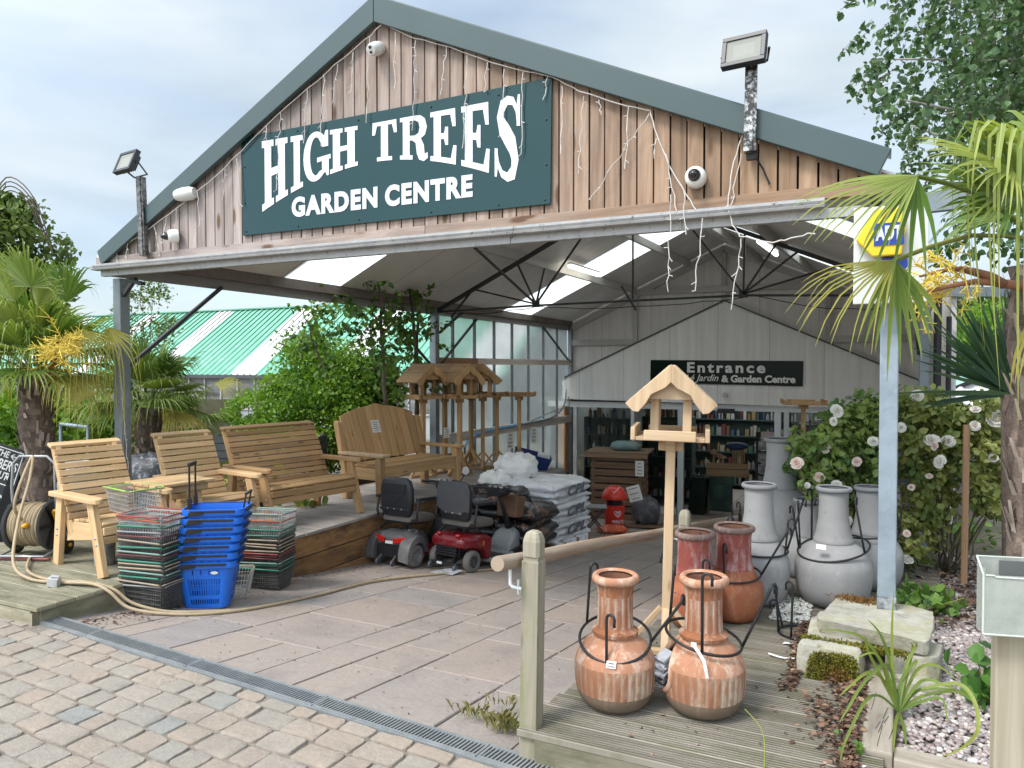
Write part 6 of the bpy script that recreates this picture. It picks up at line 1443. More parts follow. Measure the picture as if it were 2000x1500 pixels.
for i in range(26): u = random.uniform(-.5, .5); m.add([(.5, u, .15), (.56, u+.05, .12), (.57, u+.02, .0), (.52, u-.05, .05)], [(0, 1, 2, 3)])
m.build('torn_film', SACKW, CP)
m = MB(); pillow(m, (-4.72, 9.75, ramp(9.7)+1.06), (.62, .66, .36), .3, 44, 24, .13, .9, seed=5); pillow(m, (-4.86, 9.4, ramp(9.7)+.90), (.46, .6, .26), .1, 40, 20, .13, .9, seed=8); tag(m.build('white_cloth', mat('white_sheet', (.82, .81, .79), .8, .06, 5, 1.0, bscale=9), smooth=True), 'crumpled white sheet heaped on top of the coal sacks', 'sheet')
DBL = mat('navy_plastic', (.012, .03, .13), .35, .1, 6, 0)
m = MB(); B = rr_rect(.30, .2, .03, 3); n = len(B); m.v += [(x*.85, y*.85, 0) for x, y in B]+[(x, y, .26) for x, y in B]
for k in range(n): k2 = (k+1) % n; m.face((k, k2, n+k2, n+k), None, .5)
m.face(list(range(n))[::-1], None, .5); o = m.build('plastic_tub', DBL, solid=.012); o.location = (-5.05, 10.9, .12); o.rotation_euler = (.1, .25, .5); tag(o, 'navy blue plastic tub tipped behind the coal sacks', 'tub')
m = MB(); m.box((-4.84, 11.0, .22), (.2, .05, .30), Euler((0, .06, .2)).to_matrix()); m.box((-4.84, 10.97, .22), (.15, .03, .24), Euler((0, .06, .2)).to_matrix()); tag(m.build('white_box', WHITEP, bevel=.004), 'white framed box standing beside the navy tub', 'box')
m = MB(); m.box((-4.95, 10.95, -.2), (.8, .6, .62)); tag(m.build('stone_ledge', mat('ledge_stone', (.22, .2, .18), .9, .25, 8, .6), bevel=.03), 'low stone ledge carrying the navy tub behind the coal sacks', 'ledge')
# slatted crate counter
zc_ = ramp(14.5); CC = thing('crate_counter', 'dark slatted crate counter with a plank top by the shop doors', 'counter', (-4.74, 14.6, zc_), math.radians(8)); m = MB()
for k in range(9):
    z = .10+.145*k; m.box((0, -.42, z), (1.02, .022, .115), Matrix.Rotation(random.uniform(-.01, .01), 3, 'Y')); m.box((.5, 0, z), (.022, .8, .115)); m.box((-.5, 0, z), (.022, .8, .115))
for sx_ in (-1, 1): m.box((sx_*.46, -.40, .66), (.06, .03, 1.3)); m.box((sx_*.46, .40, .66), (.06, .03, 1.3))
m.build('slats', CRATE, CC); m = MB()
for k in range(7): m.box((0, -.44+.145*k, 1.36), (1.25, .135, .03))
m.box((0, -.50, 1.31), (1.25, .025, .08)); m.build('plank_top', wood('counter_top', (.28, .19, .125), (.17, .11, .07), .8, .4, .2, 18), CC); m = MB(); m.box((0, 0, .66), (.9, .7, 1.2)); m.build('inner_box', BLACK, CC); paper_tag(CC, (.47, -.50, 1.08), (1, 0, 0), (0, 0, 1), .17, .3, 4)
m = MB(); pillow(m, (-4.62, 14.6, zc_+1.46), (.62, .4, .2), .2, 24, 12, .08, .7, seed=3); tag(m.build('teal_sack', mat('teal_sheet', (.16, .25, .25), .7, .25, 5, .2, dirt=(.3, .27, .22), dirt_amt=.5), smooth=True), 'folded teal and brown bag lying on the crate counter', 'bag')
RB = thing('ice_cream_bin', 'red ice cream bin with domed lid and white heart logo by the crate counter', 'bin', (-4.09, 12.3, ramp(12.2)), math.radians(12)); BRED = mat('bin_red', (.66, .04, .022), .3, .05, 5, 0, spec=.5)
m = MB(); m.lathe([(.13, 0), (.155, .03), (.18, .42), (.18, .44), (.002, .44)], 28); m.build('drum', BRED, RB, smooth=True, ang=40); m = MB(); m.lathe([(.13, .44), (.13, .56)], 16); 
for k in range(4): a_ = PI/4+k*PI/2; m.box((.14*math.cos(a_), .14*math.sin(a_), .51), (.04, .04, .14))
m.build('opening', BPL, RB); m = MB(); m.lathe([(.22, .54), (.226, .555), (.205, .63), (.16, .70), (.10, .745), (.002, .76)], 28); m.build('lid', BRED, RB, smooth=True, ang=60)
BW = mat('logo_white', (.8, .8, .8), .4, .02, 5, 0); m = MB()
def on_drum(an, z): r = .155+.025*(z-.03)/.39+.004; return V(r*math.sin(an), -r*math.cos(an), z)
for s in (-1, 1):
    for sc_ in (1, .55): m.tube([on_drum(.45+s*x*sc_/.17, .30+z*sc_) for x, z in ((0, -.055), (.045, -.01), (.058, .025), (.04, .05), (.012, .045), (0, .025))], .005, 5)
m.build('heart_logo', BW, RB); text('lettering', "WALL'S", .07, BW, face_M(on_drum(.45, .17)+V(0, -.004, 0), (math.cos(.45), math.sin(.45), 0), (0, 0, 1)), RB, .002, .002, 0, 1, .2)
m = MB(); m.tube([V(-.02+.03*k, -.19+.012*k*k*.5, .66+.03*abs(k-1)) for k in range(5)], .006, 5); m.build('lid_mark', BW, RB)
FS = thing('folding_stool', 'grey folding stool in front of the red bin', 'stool', (-4.18, 11.55, ramp(11.5)), math.radians(20)); m = MB(); m.box((0, 0, .44), (.4, .3, .02)); m.build('seat', mat('stool_grey', (.30, .31, .32), .6, .1, 6, 0), FS, bevel=.004); m = MB()
for y in (-.13, .13): m.bar((-.17, y, .0), (.17, y, .43), .03, .02); m.bar((.17, y+.025, .0), (-.17, y+.025, .43), .03, .02)
m.build('cross_legs', DARKST, FS)
m = MB(); pillow(m, (-3.98, 11.85, ramp(11.8)+.06), (.5, .34, .13), .5, 24, 12, .1, .6, seed=4); tag(m.build('net_bag', mat('orange_net', (.55, .09, .03), .5, .2, 8, .4, dirt=(.6, .55, .4), dirt_amt=.35, dirt_scale=8), smooth=True), 'orange-red bag slumped on the floor under the stool', 'bag')
m = MB(); pillow(m, (-3.80, 13.2, ramp(13.2)+.30), (.5, .5, .5), .5, 24, 14, .1, .8, seed=14); tag(m.build('dark_bag', mat('dark_grey_bag', (.07, .07, .08), .35, .3, 6, .5, dirt=(.25, .25, .26), dirt_amt=.4), smooth=True), 'dark crumpled bag on a low shelf right of the red bin', 'bag')
m = MB(); m.box((-3.78, 13.2, ramp(13.2)+.05), (.9, .5, .05), Euler((tp_, 0, .3)).to_matrix()); m.box((-4.1, 13.1, ramp(13.2)+.0), (.06, .4, .08)); m.box((-3.45, 13.3, ramp(13.2)-.0), (.06, .4, .08)); tag(m.build('low_shelf', CRATE), 'low wooden shelf under the dark bag near the doors', 'shelf')
T = thing('card_sign', 'small tilted white card with scribbled prices beside the red bin', 'sign', (-3.95, 13.0, ramp(13)+.62), .2); paper_tag(T, (0, 0, 0), (1, 0, .3), (-.3, 0, 1), .24, .28, 3, 'card'); m = MB(); m.bar((0, .01, -.1), (.05, .03, -.6), .01, .01); m.build('stick', DARKST, T)
# ------------------------------------------------------------------ inside the shop
ZF = ramp(17.5); GOODC = [(.14, .035, .03), (.30, .26, .2), (.04, .07, .11), (.22, .15, .06), (.36, .36, .35), (.05, .10, .06), (.12, .07, .045), (.2, .21, .22)]
m_, nt_, out_ = _nt('shop_goods'); _, raw = tint_val(nt_, .1); principled(nt_, out_, ramp_node(nt_, raw, [(i/8, c_) for i, c_ in enumerate(GOODC)]), .4); nt_.nodes['Color Ramp'].color_ramp.interpolation = 'CONSTANT'; GOODS = m_
def shelf_unit(label, c, rz, L, H, n, goods=True, back=True, dens=.8):
    T = thing('shelf_unit', label, 'shelves', c, rz); m = MB()
    for k in range(n): m.box((0, 0, .12+k*(H-.15)/max(1, n-1)), (L, .34, .03))
    for s in (-1, 1): m.box((s*L/2, 0, H/2), (.04, .36, H))
    if back: m.box((0, .17, H/2), (L, .02, H))
    m.build('frame', mat('shelf_green', (.035, .06, .052), .6, .2, 5, 0), T)
    if goods:
        g = MB()
        for k in range(n):
            x = -L/2+.05; z = .135+k*(H-.15)/max(1, n-1); gap = (H-.15)/max(1, n-1)
            while x < L/2-.1:
                w_ = random.uniform(.05, .12); h = min(gap*.85, random.uniform(.1, .3))
                if random.random() < dens:
                    if random.random() < .5: g.lathe([(w_*.42, z), (w_*.42, z+h*.65), (w_*.16, z+h*.8), (w_*.16, z+h), (.001, z+h)], 8, c=(x+w_/2, -.05, 0))
                    else: g.box((x+w_/2, -.04, z+h/2), (w_*.9, .2, h))
                x += w_+random.uniform(.005, .04)
        struct(g.build('shelf_goods', GOODS, T), 'stuff')
    return T
shelf_unit('dark green shelves of bottles behind the left window', (-5.9, 17.3, ZF), .1, 1.1, 2.1, 6); shelf_unit('dark shelves of goods behind the middle door pane', (-4.7, 18.3, ZF), 0, 1.2, 2.1, 5); shelf_unit('wide back wall shelves of bottles and jars deep in the shop', (-2.6, 21.0, ZF), 0, 4.4, 2.35, 6); shelf_unit('shelf of small goods behind the right window', (-1.0, 18.6, ZF), -.1, 1.4, 2.0, 5)
CT = thing('crate_table', 'dark table in the doorway with a pale crate of ornaments', 'table', (-3.15, 17.6, ZF), .15); m = MB(); m.box((0, 0, .86), (.95, .7, .04))
for sx_ in (-1, 1):
    for sy_ in (-1, 1): m.box((sx_*.42, sy_*.3, .42), (.07, .07, .84))
m.build('table', CRATE, CT); m = MB(); CW_ = wood('pale_crate', (.40, .26, .15), (.26, .155, .085), .7, .4, .2, 18)
for k in range(2): m.box((0, -.32, .94+.14*k), (.9, .02, .12)); m.box((.45, 0, .94+.14*k), (.02, .62, .12)); m.box((-.45, 0, .94+.14*k), (.02, .62, .12))
m.build('crate', CW_, CT); m = MB()
for k in range(5): m.box((.12+.05*k, 0, 1.27), (.035, .02, .36)); m.box((.36, -.1+.1*k, 1.3), (.02, .08, .3))
for x, h in ((-.3, .34), (-.18, .24), (-.1, .2)): m.lathe([(.02, 1.1), (.02, 1.1+h*.6), (.10, 1.1+h*.65), (.07, 1.1+h*.85), (.001, 1.1+h)], 12, c=(x, -.1, 0))
m.build('ornaments', CW_, CT); m = MB(); m.sphere((.2, 0, 1.5), .26, 16, 8, sc=(1, .7, .35)); m.build('blue_cushion', mat('navy_cloth', (.02, .05, .12), .6, .2, 5, 0), CT, smooth=True)
m = MB(); m.box((-3.45, 17.25, ZF+.45), (.95, .04, .80)); tag(m.build('notice_board', mat('dark_green_board', (.018, .045, .035), .5, .3, 4, 0, dirt=(.05, .12, .07), dirt_amt=.4)), 'dark green board leaning low in the doorway', 'board')
SP_ = thing('pot_stack', 'leaning stack of nested dark green plant trays inside the doorway', 'tray stack', (-3.70, 17.0, ZF)); 
for k in range(16): m = MB(); B = rr_rect(.19+.004*(k % 2), .15, .03, 2); n = len(B); z = .05*k; m.v += [(x*.8+.004*k, y*.8, z) for x, y in B]+[(x+.004*k, y, z+.09) for x, y in B]+[(x*1.06+.004*k, y*1.06, z+.09) for x, y in B]; [m.face((r*n+q_, r*n+(q_+1) % n, (r+1)*n+(q_+1) % n, (r+1)*n+q_), None, .5) for r in (0, 1) for q_ in range(n)]; m.build('tray', mat('tray_green', (.016, .03, .022), .4, .2, 6, 0), SP_)
CR_ = thing('card_rack', 'black rack of packaged trays just inside the doorway on the right', 'rack', (-2.10, 16.95, ZF), -.1); m = MB(); 
for s in (-1, 1): m.box((s*.3, 0, .95), (.025, .3, 1.9))
for k in range(7): m.box((0, 0, .25+.25*k), (.6, .3, .012))
m.build('frame', BLACK, CR_); m = MB()
for k in range(6):
    for j in range(2): m.box((-.14+.28*j, -.13, .37+.25*k), (.25, .02, .19))
m.build('packs', mat('pack_grey', (.22, .22, .21), .4, .3, 7, 0, dirt=(.05, .05, .05), dirt_amt=.6, dirt_scale=9), CR_); m = MB(); m.box((.05, -.14, 1.82), (.5, .02, .2)); m.build('header', mat('pack_pink', (.5, .38, .36), .5, .1, 6, 0), CR_)
# water pipe along the wall rail, notes on it
m = MB(); m.tube(spline([V(-6.1, 10.95, -.05), V(-6.2, 10.9, .18), V(-6.35, 11.1, .36)]), .016, 8); o1 = m.build('pipe_end', BLACK, smooth=True); WPT = thing('water_pipe', 'blue water pipe clipped along the lower rail of the clouded side wall', 'pipe', (0, 0, 0)); o1.parent = WPT
m = MB(); m.tube(spline([V(-6.35, 11.1, .36), V(-6.45, 11.5, .50), V(-6.5, 12.2, .56), V(-6.52, 13.5, .58)]), .02, 8); m.build('blue_pipe', mat('pipe_blue', (.10, .33, .60), .4, .05, 5, 0), WPT, smooth=True); m = MB(); m.tube(spline([V(-6.52, 13.5, .58), V(-6.52, 15.2, .62), V(-6.5, 15.9, .85), V(-6.6, 16.3, 1.2)]), .02, 8); m.tube(spline([V(-6.53, 14.2, .62), V(-6.53, 15.6, .78), V(-6.5, 16.2, .82), V(-6.55, 16.3, 1.05)]), .01, 6); m.build('grey_pipe', mat('pipe_grey', (.16, .22, .26), .5, .1, 5, 0), WPT, smooth=True)
for i, (y, z) in enumerate(((13.2, .30), (14.3, .32))): T = thing('paper_notice', ['white notice on the clouded wall below the blue pipe, nearer the ramp', 'white notice on the clouded wall below the blue pipe, nearer the doors'][i], 'notice', (-6.52, y, z)); paper_tag(T, (0, 0, 0), (0, 1, 0), (0, 0, 1), .27, .33, 4, 'sheet')
# ------------------------------------------------------------------ greenhouse and sheds beyond
GH = thing('greenhouse', 'long greenhouse with a green and white striped ribbed roof beyond the left garden', 'greenhouse', (0, 0, 0))
RG = mat('roof_green', (.145, .37, .255), .45, .06, 1.5, 0, tint=.05, dirt=(.30, .45, .36), dirt_amt=.2, dirt_scale=.8); RW = mat('roof_white', (.66, .64, .62), .45, .06, 1.5, 0, tint=.05)
gmb, wmb2 = MB(), {}; x = -40.0; k = 0
def is_white(x): return any(a <= x < b for a, b in ((-38.2, -37), (-33.2, -32), (-28.2, -27.0), (-23.3, -21.8), (-18.5, -17.1), (-13.6, -11.9)))
while x < -11.9:
    mb = wmb2.setdefault(int((x+.15)//4.9), MB()) if is_white(x+.15) else gmb; prof_ = [(x, 0), (x+.04, .05), (x+.10, .05), (x+.14, 0), (x+.33, 0)]
    for (xa, ha), (xb, hb) in zip(prof_[:-1], prof_[1:]): mb.quad([(xa, 21.85, 1.42+ha), (xb, 21.85, 1.42+hb), (xb, 26, 4.4+ha), (xa, 26, 4.4+ha)], .5)
    x += .33
gmb.build('green_roof', RG, GH); [q.build('white_roof_strip', RW, GH) for q in wmb2.values()]
m = MB(); m.quad([(-40, 30.2, 1.4), (-11.9, 30.2, 1.4), (-11.9, 26, 4.4), (-40, 26, 4.4)]); m.box((-26, 26, 4.42), (28.2, .3, .06)); m.build('rear_roof', RG, GH)
m = MB(); m.box((-26, 21.9, 1.36), (28.2, .14, .14)); m.build('gutter', mat('gutter_dark', (.07, .075, .08), .5, .1, 5, 0), GH)
m, nt, out = _nt('greenhouse_sheet'); v = coords(nt, 'Object', 1); sx = nd(nt, 'ShaderNodeSeparateXYZ'); nt.links.new(v, sx.inputs[0])
n = noise(nt, coords(nt, 'Object', (.5, 1, 2.2)), 1, 5, .6); st_ = noise(nt, coords(nt, 'Object', (14, 1, .3)), 1, 4, .6)
col = ramp_node(nt, n, [(.35, (.055, .055, .05)), (.52, (.16, .16, .155)), (.66, (.30, .30, .29))]); col = mixc(nt, 'MULTIPLY', 1, col, ramp_node(nt, st_, [(.3, (.8, .8, .8)), (.7, (1.15, 1.15, 1.15))])); principled(nt, out, col, .25, 0, .5); GSH = m
for k in range(31):
    a = -40+.9*k+.03; m = MB(); m.quad([(a, 22, .1), (a+.84, 22, .1), (a+.84, 22, 1.3), (a, 22, 1.3)]); m.build('wall_pane', GSH, GH)
m = MB(); m.box((-26, 22.03, -.4), (28, .05, .95)); m.build('base_panels', mat('base_pale', (.33, .35, .35), .6, .12, 1.2, 0), GH)
m = MB()
for k in range(32): m.box((-40+.9*k, 21.97, .25), (.06, .05, 2.1))
m.box((-26, 21.97, .08), (28, .05, .06)); m.build('glazing_bars', GALVW, GH)
m = MB(); m.prism([(21.95, -.9), (30, -.9), (30, 1.4), (26, 4.35), (21.95, 1.4)], -.05, 0, Matrix(((0, 0, 1, -11.9), (1, 0, 0, 0), (0, 1, 0, 0), (0, 0, 0, 1)))); m.build('end_wall', GSH, GH)
SHD = thing('shed', 'low shed with white ribbed roof and green edge beyond the right of the building', 'shed', (0, 0, 0)); m = MB(); x = .9
while x < 7:
    for xa, xb, ha, hb in ((x, x+.05, 0, .05), (x+.05, x+.1, .05, .05), (x+.1, x+.15, .05, 0), (x+.15, x+.3, 0, 0)): m.quad([(xa, 15.2, .55+ha), (xb, 15.2, .55+hb), (xb, 19.5, 1.25+hb), (xa, 19.5, 1.25+ha)], .5)
    x += .3
m.build('roof', RW, SHD); m = MB(); m.box((4, 17.3, -.5), (6.2, 4, 1.95)); m.build('walls', mat('shed_wall', (.12, .12, .12), .8, .2, 3, 0), SHD)
SH2 = thing('shed', 'second shed with pale green pitched roof and dark verge further right', 'shed', (0, 0, 0)); m = MB(); m.add([(.9, 22, .9), (3.2, 22, 2.0), (3.2, 26, 2.0), (.9, 26, .9)], [(0, 1, 2, 3)], .5); m.add([(3.2, 22, 2.0), (6, 22, .8), (6, 26, .8), (3.2, 26, 2.0)], [(0, 1, 2, 3)], .5); m.build('roof', mat('roof_pale_green', (.33, .52, .44), .5, .06, 1.5, 0), SH2); m = MB(); m.bar((.9, 21.95, .84), (3.2, 21.95, 1.94), .05, .1); m.bar((3.2, 21.95, 1.94), (6, 21.95, .74), .05, .1); m.build('verge', BLACK, SH2); m = MB(); m.prism([(1, -1), (5.9, -1), (5.9, .8), (3.2, 1.9), (1, .85)], -4, 0, MY(22)); m.build('walls', WHITEP, SH2)
# trellis fence
TF = thing('trellis_fence', 'brown diamond trellis fence behind the big left palm', 'fence', (-12.6, 8.3, -.35), math.radians(24)); LAT = wood('trellis_brown', (.26, .205, .11), (.16, .125, .065), .85, .2, .2, 14); m = MB(); Lx, Hz = 4.4, 1.5; x = -Lx-Hz
def clipd(x0, s):
    a = V(x0, 0, 0); b = V(x0+s*Hz, 0, Hz); lo, hi = -Lx/2, Lx/2; d = b-a; t0, t1 = 0, 1
    for bound, sg in ((lo, -1), (hi, 1)):
        for _ in (0,):
            ta = (bound-a.x)/d.x if abs(d.x) > 1e-9 else 0
            if sg*(a.x-bound) > 0: t0 = max(t0, ta)
            if sg*(b.x-bound) > 0: t1 = min(t1, ta)
    return (a+d*t0, a+d*t1) if t1 > t0 else None
k = -Lx/2-Hz
while k < Lx/2+Hz:
    for s, dy in ((1, 0), (-1, .012)):
        c = clipd(k, s)
        if c: m.bar(c[0]+V(0, dy, 0), c[1]+V(0, dy, 0), .01, .026)
    k += .085
m.build('lattice', LAT, TF); m = MB()
for x in (-Lx/2, 0, Lx/2): m.box((x, .02, Hz/2), (.06, .06, Hz+.1))
m.box((0, .0, Hz+.02), (Lx, .04, .05)); m.build('frame', LAT, TF)
m = MB(); m.box((-12.9, 9.1, .3), (5.2, .05, 1.7), Matrix.Rotation(math.radians(24), 3, 'Z')); tag(m.build('trellis_backdrop', mat('backdrop_olive', (.10, .095, .055), .9, .3, 2, .3)), 'olive brown backdrop board behind the trellis gaps', 'fence')  # dark backdrop sheet added behind the lattice so its gaps read dark
# ------------------------------------------------------------------ leaf materials
LF_BIRCH = leafm('birch_leaf', (.03, .075, .03), (.12, .20, .075), .3, .25, .35); LF_SHRUB = leafm('shrub_leaf', (.065, .16, .02), (.25, .38, .05), .3, .4); LF_SAP = leafm('sapling_leaf', (.035, .095, .02), (.16, .26, .05), .3, .4, .4); LF_ROSE = leafm('rose_leaf', (.065, .15, .05), (.27, .34, .09), .3, .28, .45); LF_DARK = leafm('dark_leaf', (.06, .10, .03), (.20, .27, .07), .3, .25)
LF_BRIGHT = leafm('bright_hedge_leaf', (.08, .19, .02), (.24, .38, .05), .3, .4); LF_HOSTA = leafm('hosta_leaf', (.10, .18, .04), (.42, .42, .14), .3, .3); LF_PALM = leafm('palm_leaf', (.085, .18, .03), (.46, .48, .14), .25, .35, .4, end=(.40, .27, .12)); LF_PALMD = leafm('palm_leaf_dark', (.045, .11, .025), (.26, .30, .06), .25, .3, .4, end=(.34, .24, .10)); LF_PALMY = leafm('palm_leaf_yellowing', (.22, .24, .05), (.50, .42, .11), .25, .35, .5, end=(.36, .24, .11)); LF_GRASS = leafm('blade_leaf', (.07, .15, .035), (.34, .37, .07), .25, .35, .4); LF_YUC = leafm('yucca_leaf', (.012, .04, .022), (.04, .08, .03), .3, .1, .4)
BARK = mat('bark', (.11, .085, .065), .95, .3, 9, .6); BARKB = mat('birch_bark', (.42, .39, .36), .8, .2, 6, .3, dirt=(.06, .05, .045), dirt_amt=.45); FIBRE = mat('palm_fibre', (.165, .12, .095), .95, .35, 14, .8, tint=.35); HUSK = mat('palm_husk', (.36, .29, .235), .85, .25, 9, .4, tint=.3)
FLOWY = mat('palm_flower', (.70, .53, .085), .6, .15, 10, 0, tint=.25); STALK = mat('flower_stalk', (.27, .115, .065), .7, .25, 10, .3)
def fan(mb, hub, axis, nrm, R, spread, n=28, droop=.25, w=.032, t0=.3, split=.42, tipy=.5):
    hub = Vector(hub); ax = Vector(axis).normalized(); nr = Vector(nrm); nr = (nr-ax*nr.dot(ax)).normalized(); sd = nr.cross(ax)
    for i in range(n):
        u = -1+2*(i+.5)/n; th = math.radians(spread)*u+random.uniform(-.02, .02); d = ax*math.cos(th)+sd*math.sin(th)
        L = R*(1-.30*u*u)*random.uniform(.9, 1.06); side = nr.cross(d).normalized(); dk = droop*random.uniform(.5, 1.6); bend = random.uniform(.55, .8); tt = t0+random.uniform(-.1, .12); o = len(mb.v); pt = random.uniform(.94, 1.02)
        rows = (0, .18, split, .58, .74, .88, 1.0) if split > .3 else (0, .12, split, .45, .65, .85, 1.0); wmax = min(w, 2*R*split*math.sin(math.radians(spread)/n)*1.08)
        for k, t in enumerate(rows):
            p = hub+d*(L*t)+nr*(.10*L*t*(1-t)-.05*L*u*u*t); 
            e = max(0, t-bend*.75); p += V(0, 0, -1)*L*dk*e*e*4.2+ (-d)*L*dk*e*e*1.2
            ww = wmax*(t/split if t < split else (1-(t-split)/(1-split))**.7)+.0012
            p1 = p-side*ww/2; p2 = p+side*ww/2; pm = p-nr*ww*.34; mb.v += [tuple(p1), tuple(pm), tuple(p2)]
        for k in range(len(rows)-1):
            tr_ = min(1, tt+tipy*max(0, (rows[k]-.55))**1.3)
            mb.face((o+3*k, o+3*k+1, o+3*k+4, o+3*k+3), None, tr_); mb.face((o+3*k+1, o+3*k+2, o+3*k+5, o+3*k+4), None, tr_)
def frond(T, base, hub, axis, nrm, R, spread, m_, n=28, droop=.25, w=.032, t0=.3, tipy=.5, split=.42):
    mb = MB(); base = Vector(base); hub = Vector(hub); mid = base.lerp(hub, .5)+V(0, 0, .06*(hub-base).length); pts = [base, base.lerp(mid, .5)+V(0, 0, .01), mid, mid.lerp(hub, .55)+V(0, 0, .008), hub]
    mb.tube(pts, [.011, .009, .008, .007, .006], 5, .25); fan(mb, hub, axis, nrm, R, spread, n, droop, w, t0, split, tipy); return mb.build('frond', m_, T)
def palm_trunk(T, b, t, r0, r1):
    b, t = Vector(b), Vector(t); L = (t-b).length; mb = MB(); n = 22; ks = 30; o = len(mb.v)
    for i in range(ks+1):
        s = i/ks; p = b.lerp(t, s)
        for k in range(n): a = 2*PI*k/n; r = (r0+(r1-r0)*s)*(1+.10*math.sin(9*s*PI+3*a)+random.uniform(-.07, .07)); mb.v.append((p.x+r*math.cos(a), p.y+r*math.sin(a), p.z))
    for i in range(ks):
        for k in range(n): k2 = (k+1) % n; mb.face((o+i*n+k, o+i*n+k2, o+(i+1)*n+k2, o+(i+1)*n+k), None, random.random())
    mb.build('trunk', FIBRE, T, smooth=True)
    h = MB()
    for q in range(int(90*L)):
        s = random.uniform(.02, .98); a = random.uniform(0, 2*PI); p = b.lerp(t, s); r = (r0+(r1-r0)*s); d = V(math.cos(a), math.sin(a), 0); c = p+d*r*.96
        l = random.uniform(.05, .15); e = c+d*random.uniform(.015, .05)+V(0, 0, l); sd = V(-d.y, d.x, 0)*random.uniform(.010, .022); h.add([c-sd, c+sd, e+sd*.6, e-sd*.6], [(0, 1, 2, 3)], random.random())
    h.build('leaf_bases', HUSK, T)
    h = MB()
    for q in range(int(420*L)):
        s = random.uniform(0, 1); a = random.uniform(0, 2*PI); p = b.lerp(t, s); r = (r0+(r1-r0)*s); d = V(math.cos(a), math.sin(a), 0); c = p+d*r*.95; e = c+d*random.uniform(.01, .06)+V(random.uniform(-.03, .03), random.uniform(-.03, .03), random.uniform(-.09, .05)); sd = V(-d.y, d.x, 0)*.0025; h.add([c-sd, c+sd, e], [(0, 1, 2)], random.random())
    h.build('fibres', FIBRE, T)
def inflor(T, base, tip, rad, n=16, seed=1, sub=12, thick=.004):
    r_ = random.Random(seed); base, tip = Vector(base), Vector(tip); mb = MB(); d = (tip-base); st = MB(); pts = [base.lerp(tip, t)+V(r_.uniform(-.01, .01), r_.uniform(-.01, .01), .05*math.sin(t*PI)) for t in np.linspace(0, 1, 7)]; st.tube(pts, [.024, .022, .018, .014, .01, .008, .005], 7); st.build('flower_stalk', STALK, T, smooth=True)
    for i in range(n):
        t = .45+.55*(i+.5)/n; p = base.lerp(tip, t)+V(0, 0, .05*math.sin(t*PI)); dr = (d.normalized()*.6+V(r_.uniform(-1, 1), r_.uniform(-1, 1), r_.uniform(-1, .8))).normalized(); l = rad*r_.uniform(.6, 1.1); q = p+dr*l; mb.tube([p, p.lerp(q, .5)+V(0, 0, .01), q], [thick*1.4, thick*1.1, thick], 4)
        for k in range(sub):
            b_ = p.lerp(q, .25+.75*(k+.5)/sub); e = b_+(dr*.5+V(r_.uniform(-1, 1), r_.uniform(-1, 1), r_.uniform(-1, 1))).normalized()*rad*r_.uniform(.18, .4); mb.tube([b_, e], [thick*.9, thick*.55], 4)
    mb.build('flowers', FLOWY, T)
def palm(label, b, t, r0, r1, nf, R, pet, m_, seed, dead=5, spreadv=.9, lo=-.5):
    random.seed(seed); T = thing('palm_tree', label, 'palm tree', tuple(b)); b = Vector((0, 0, 0)); t = Vector(t)-T.location; palm_trunk(T, b, t, r0, r1)
    for i in range(nf):
        az = 2.399*i+random.uniform(-.2, .2); el = lo+(1.35-lo)*((i+.5)/nf)**.9+random.uniform(-.12, .12); d = V(math.cos(az)*math.cos(el), math.sin(az)*math.cos(el), math.sin(el)); pl = pet*random.uniform(.8, 1.15); hub = t+d*pl+V(0, 0, -.06*pl if el < .4 else 0); ax = (d+V(0, 0, -.25-.25*(1-el))).normalized(); nr = V(-d.x*math.sin(el)*.9, -d.y*math.sin(el)*.9, max(.25, math.cos(el)))
        low = i < dead; frond(T, t+d*r1*.7, hub, ax, nr, R*random.uniform(.85, 1.1), random.uniform(70, 105)*spreadv, LF_PALMY if low else m_, 30, .5 if low else random.uniform(.15, .4), .034, random.uniform(.45, .8) if low else random.uniform(.05, .45), .6)
    random.seed(seed+1); return T
TP1 = palm('tall shaggy palm with yellow flower sprays at the left edge of the picture', (-7.13, 4.40, .09), (-7.22, 4.42, 1.66), .155, .135, 30, .60, .42, LF_PALM, 11, 2, lo=.02)
p = Vector(TP1.location); inflor(TP1, V(-7.1, 4.45, 1.62)-p, atD(135, 660, 6.5)-p, .27, 24, 3, 14)
inflor(TP1, V(-7.08, 4.5, 1.60)-p, atD(110, 690, 6.5)-p, .22, 18, 5, 12)
TP2 = palm('dark leaved palm with a thick black-brown trunk just right of the canopy post', (-8.25, 6.45, .02), (-8.28, 6.48, 1.22), .165, .15, 26, .58, .42, LF_PALMD, 21, 2, lo=-.05)
TP3 = palm('smaller slim palm behind the dark leaved palm', (-9.7, 7.95, -.1), (-9.7, 7.96, .62), .13, .11, 20, .62, .50, LF_PALMD, 31, 3, lo=-.2)
def extra(T, base, hub, tip, nrm, R, spread, m_, **k):
    p = Vector(T.location); frond(T, Vector(base)-p, Vector(hub)-p, Vector(tip)-Vector(hub), nrm, R, spread, m_, **k)
random.seed(5)
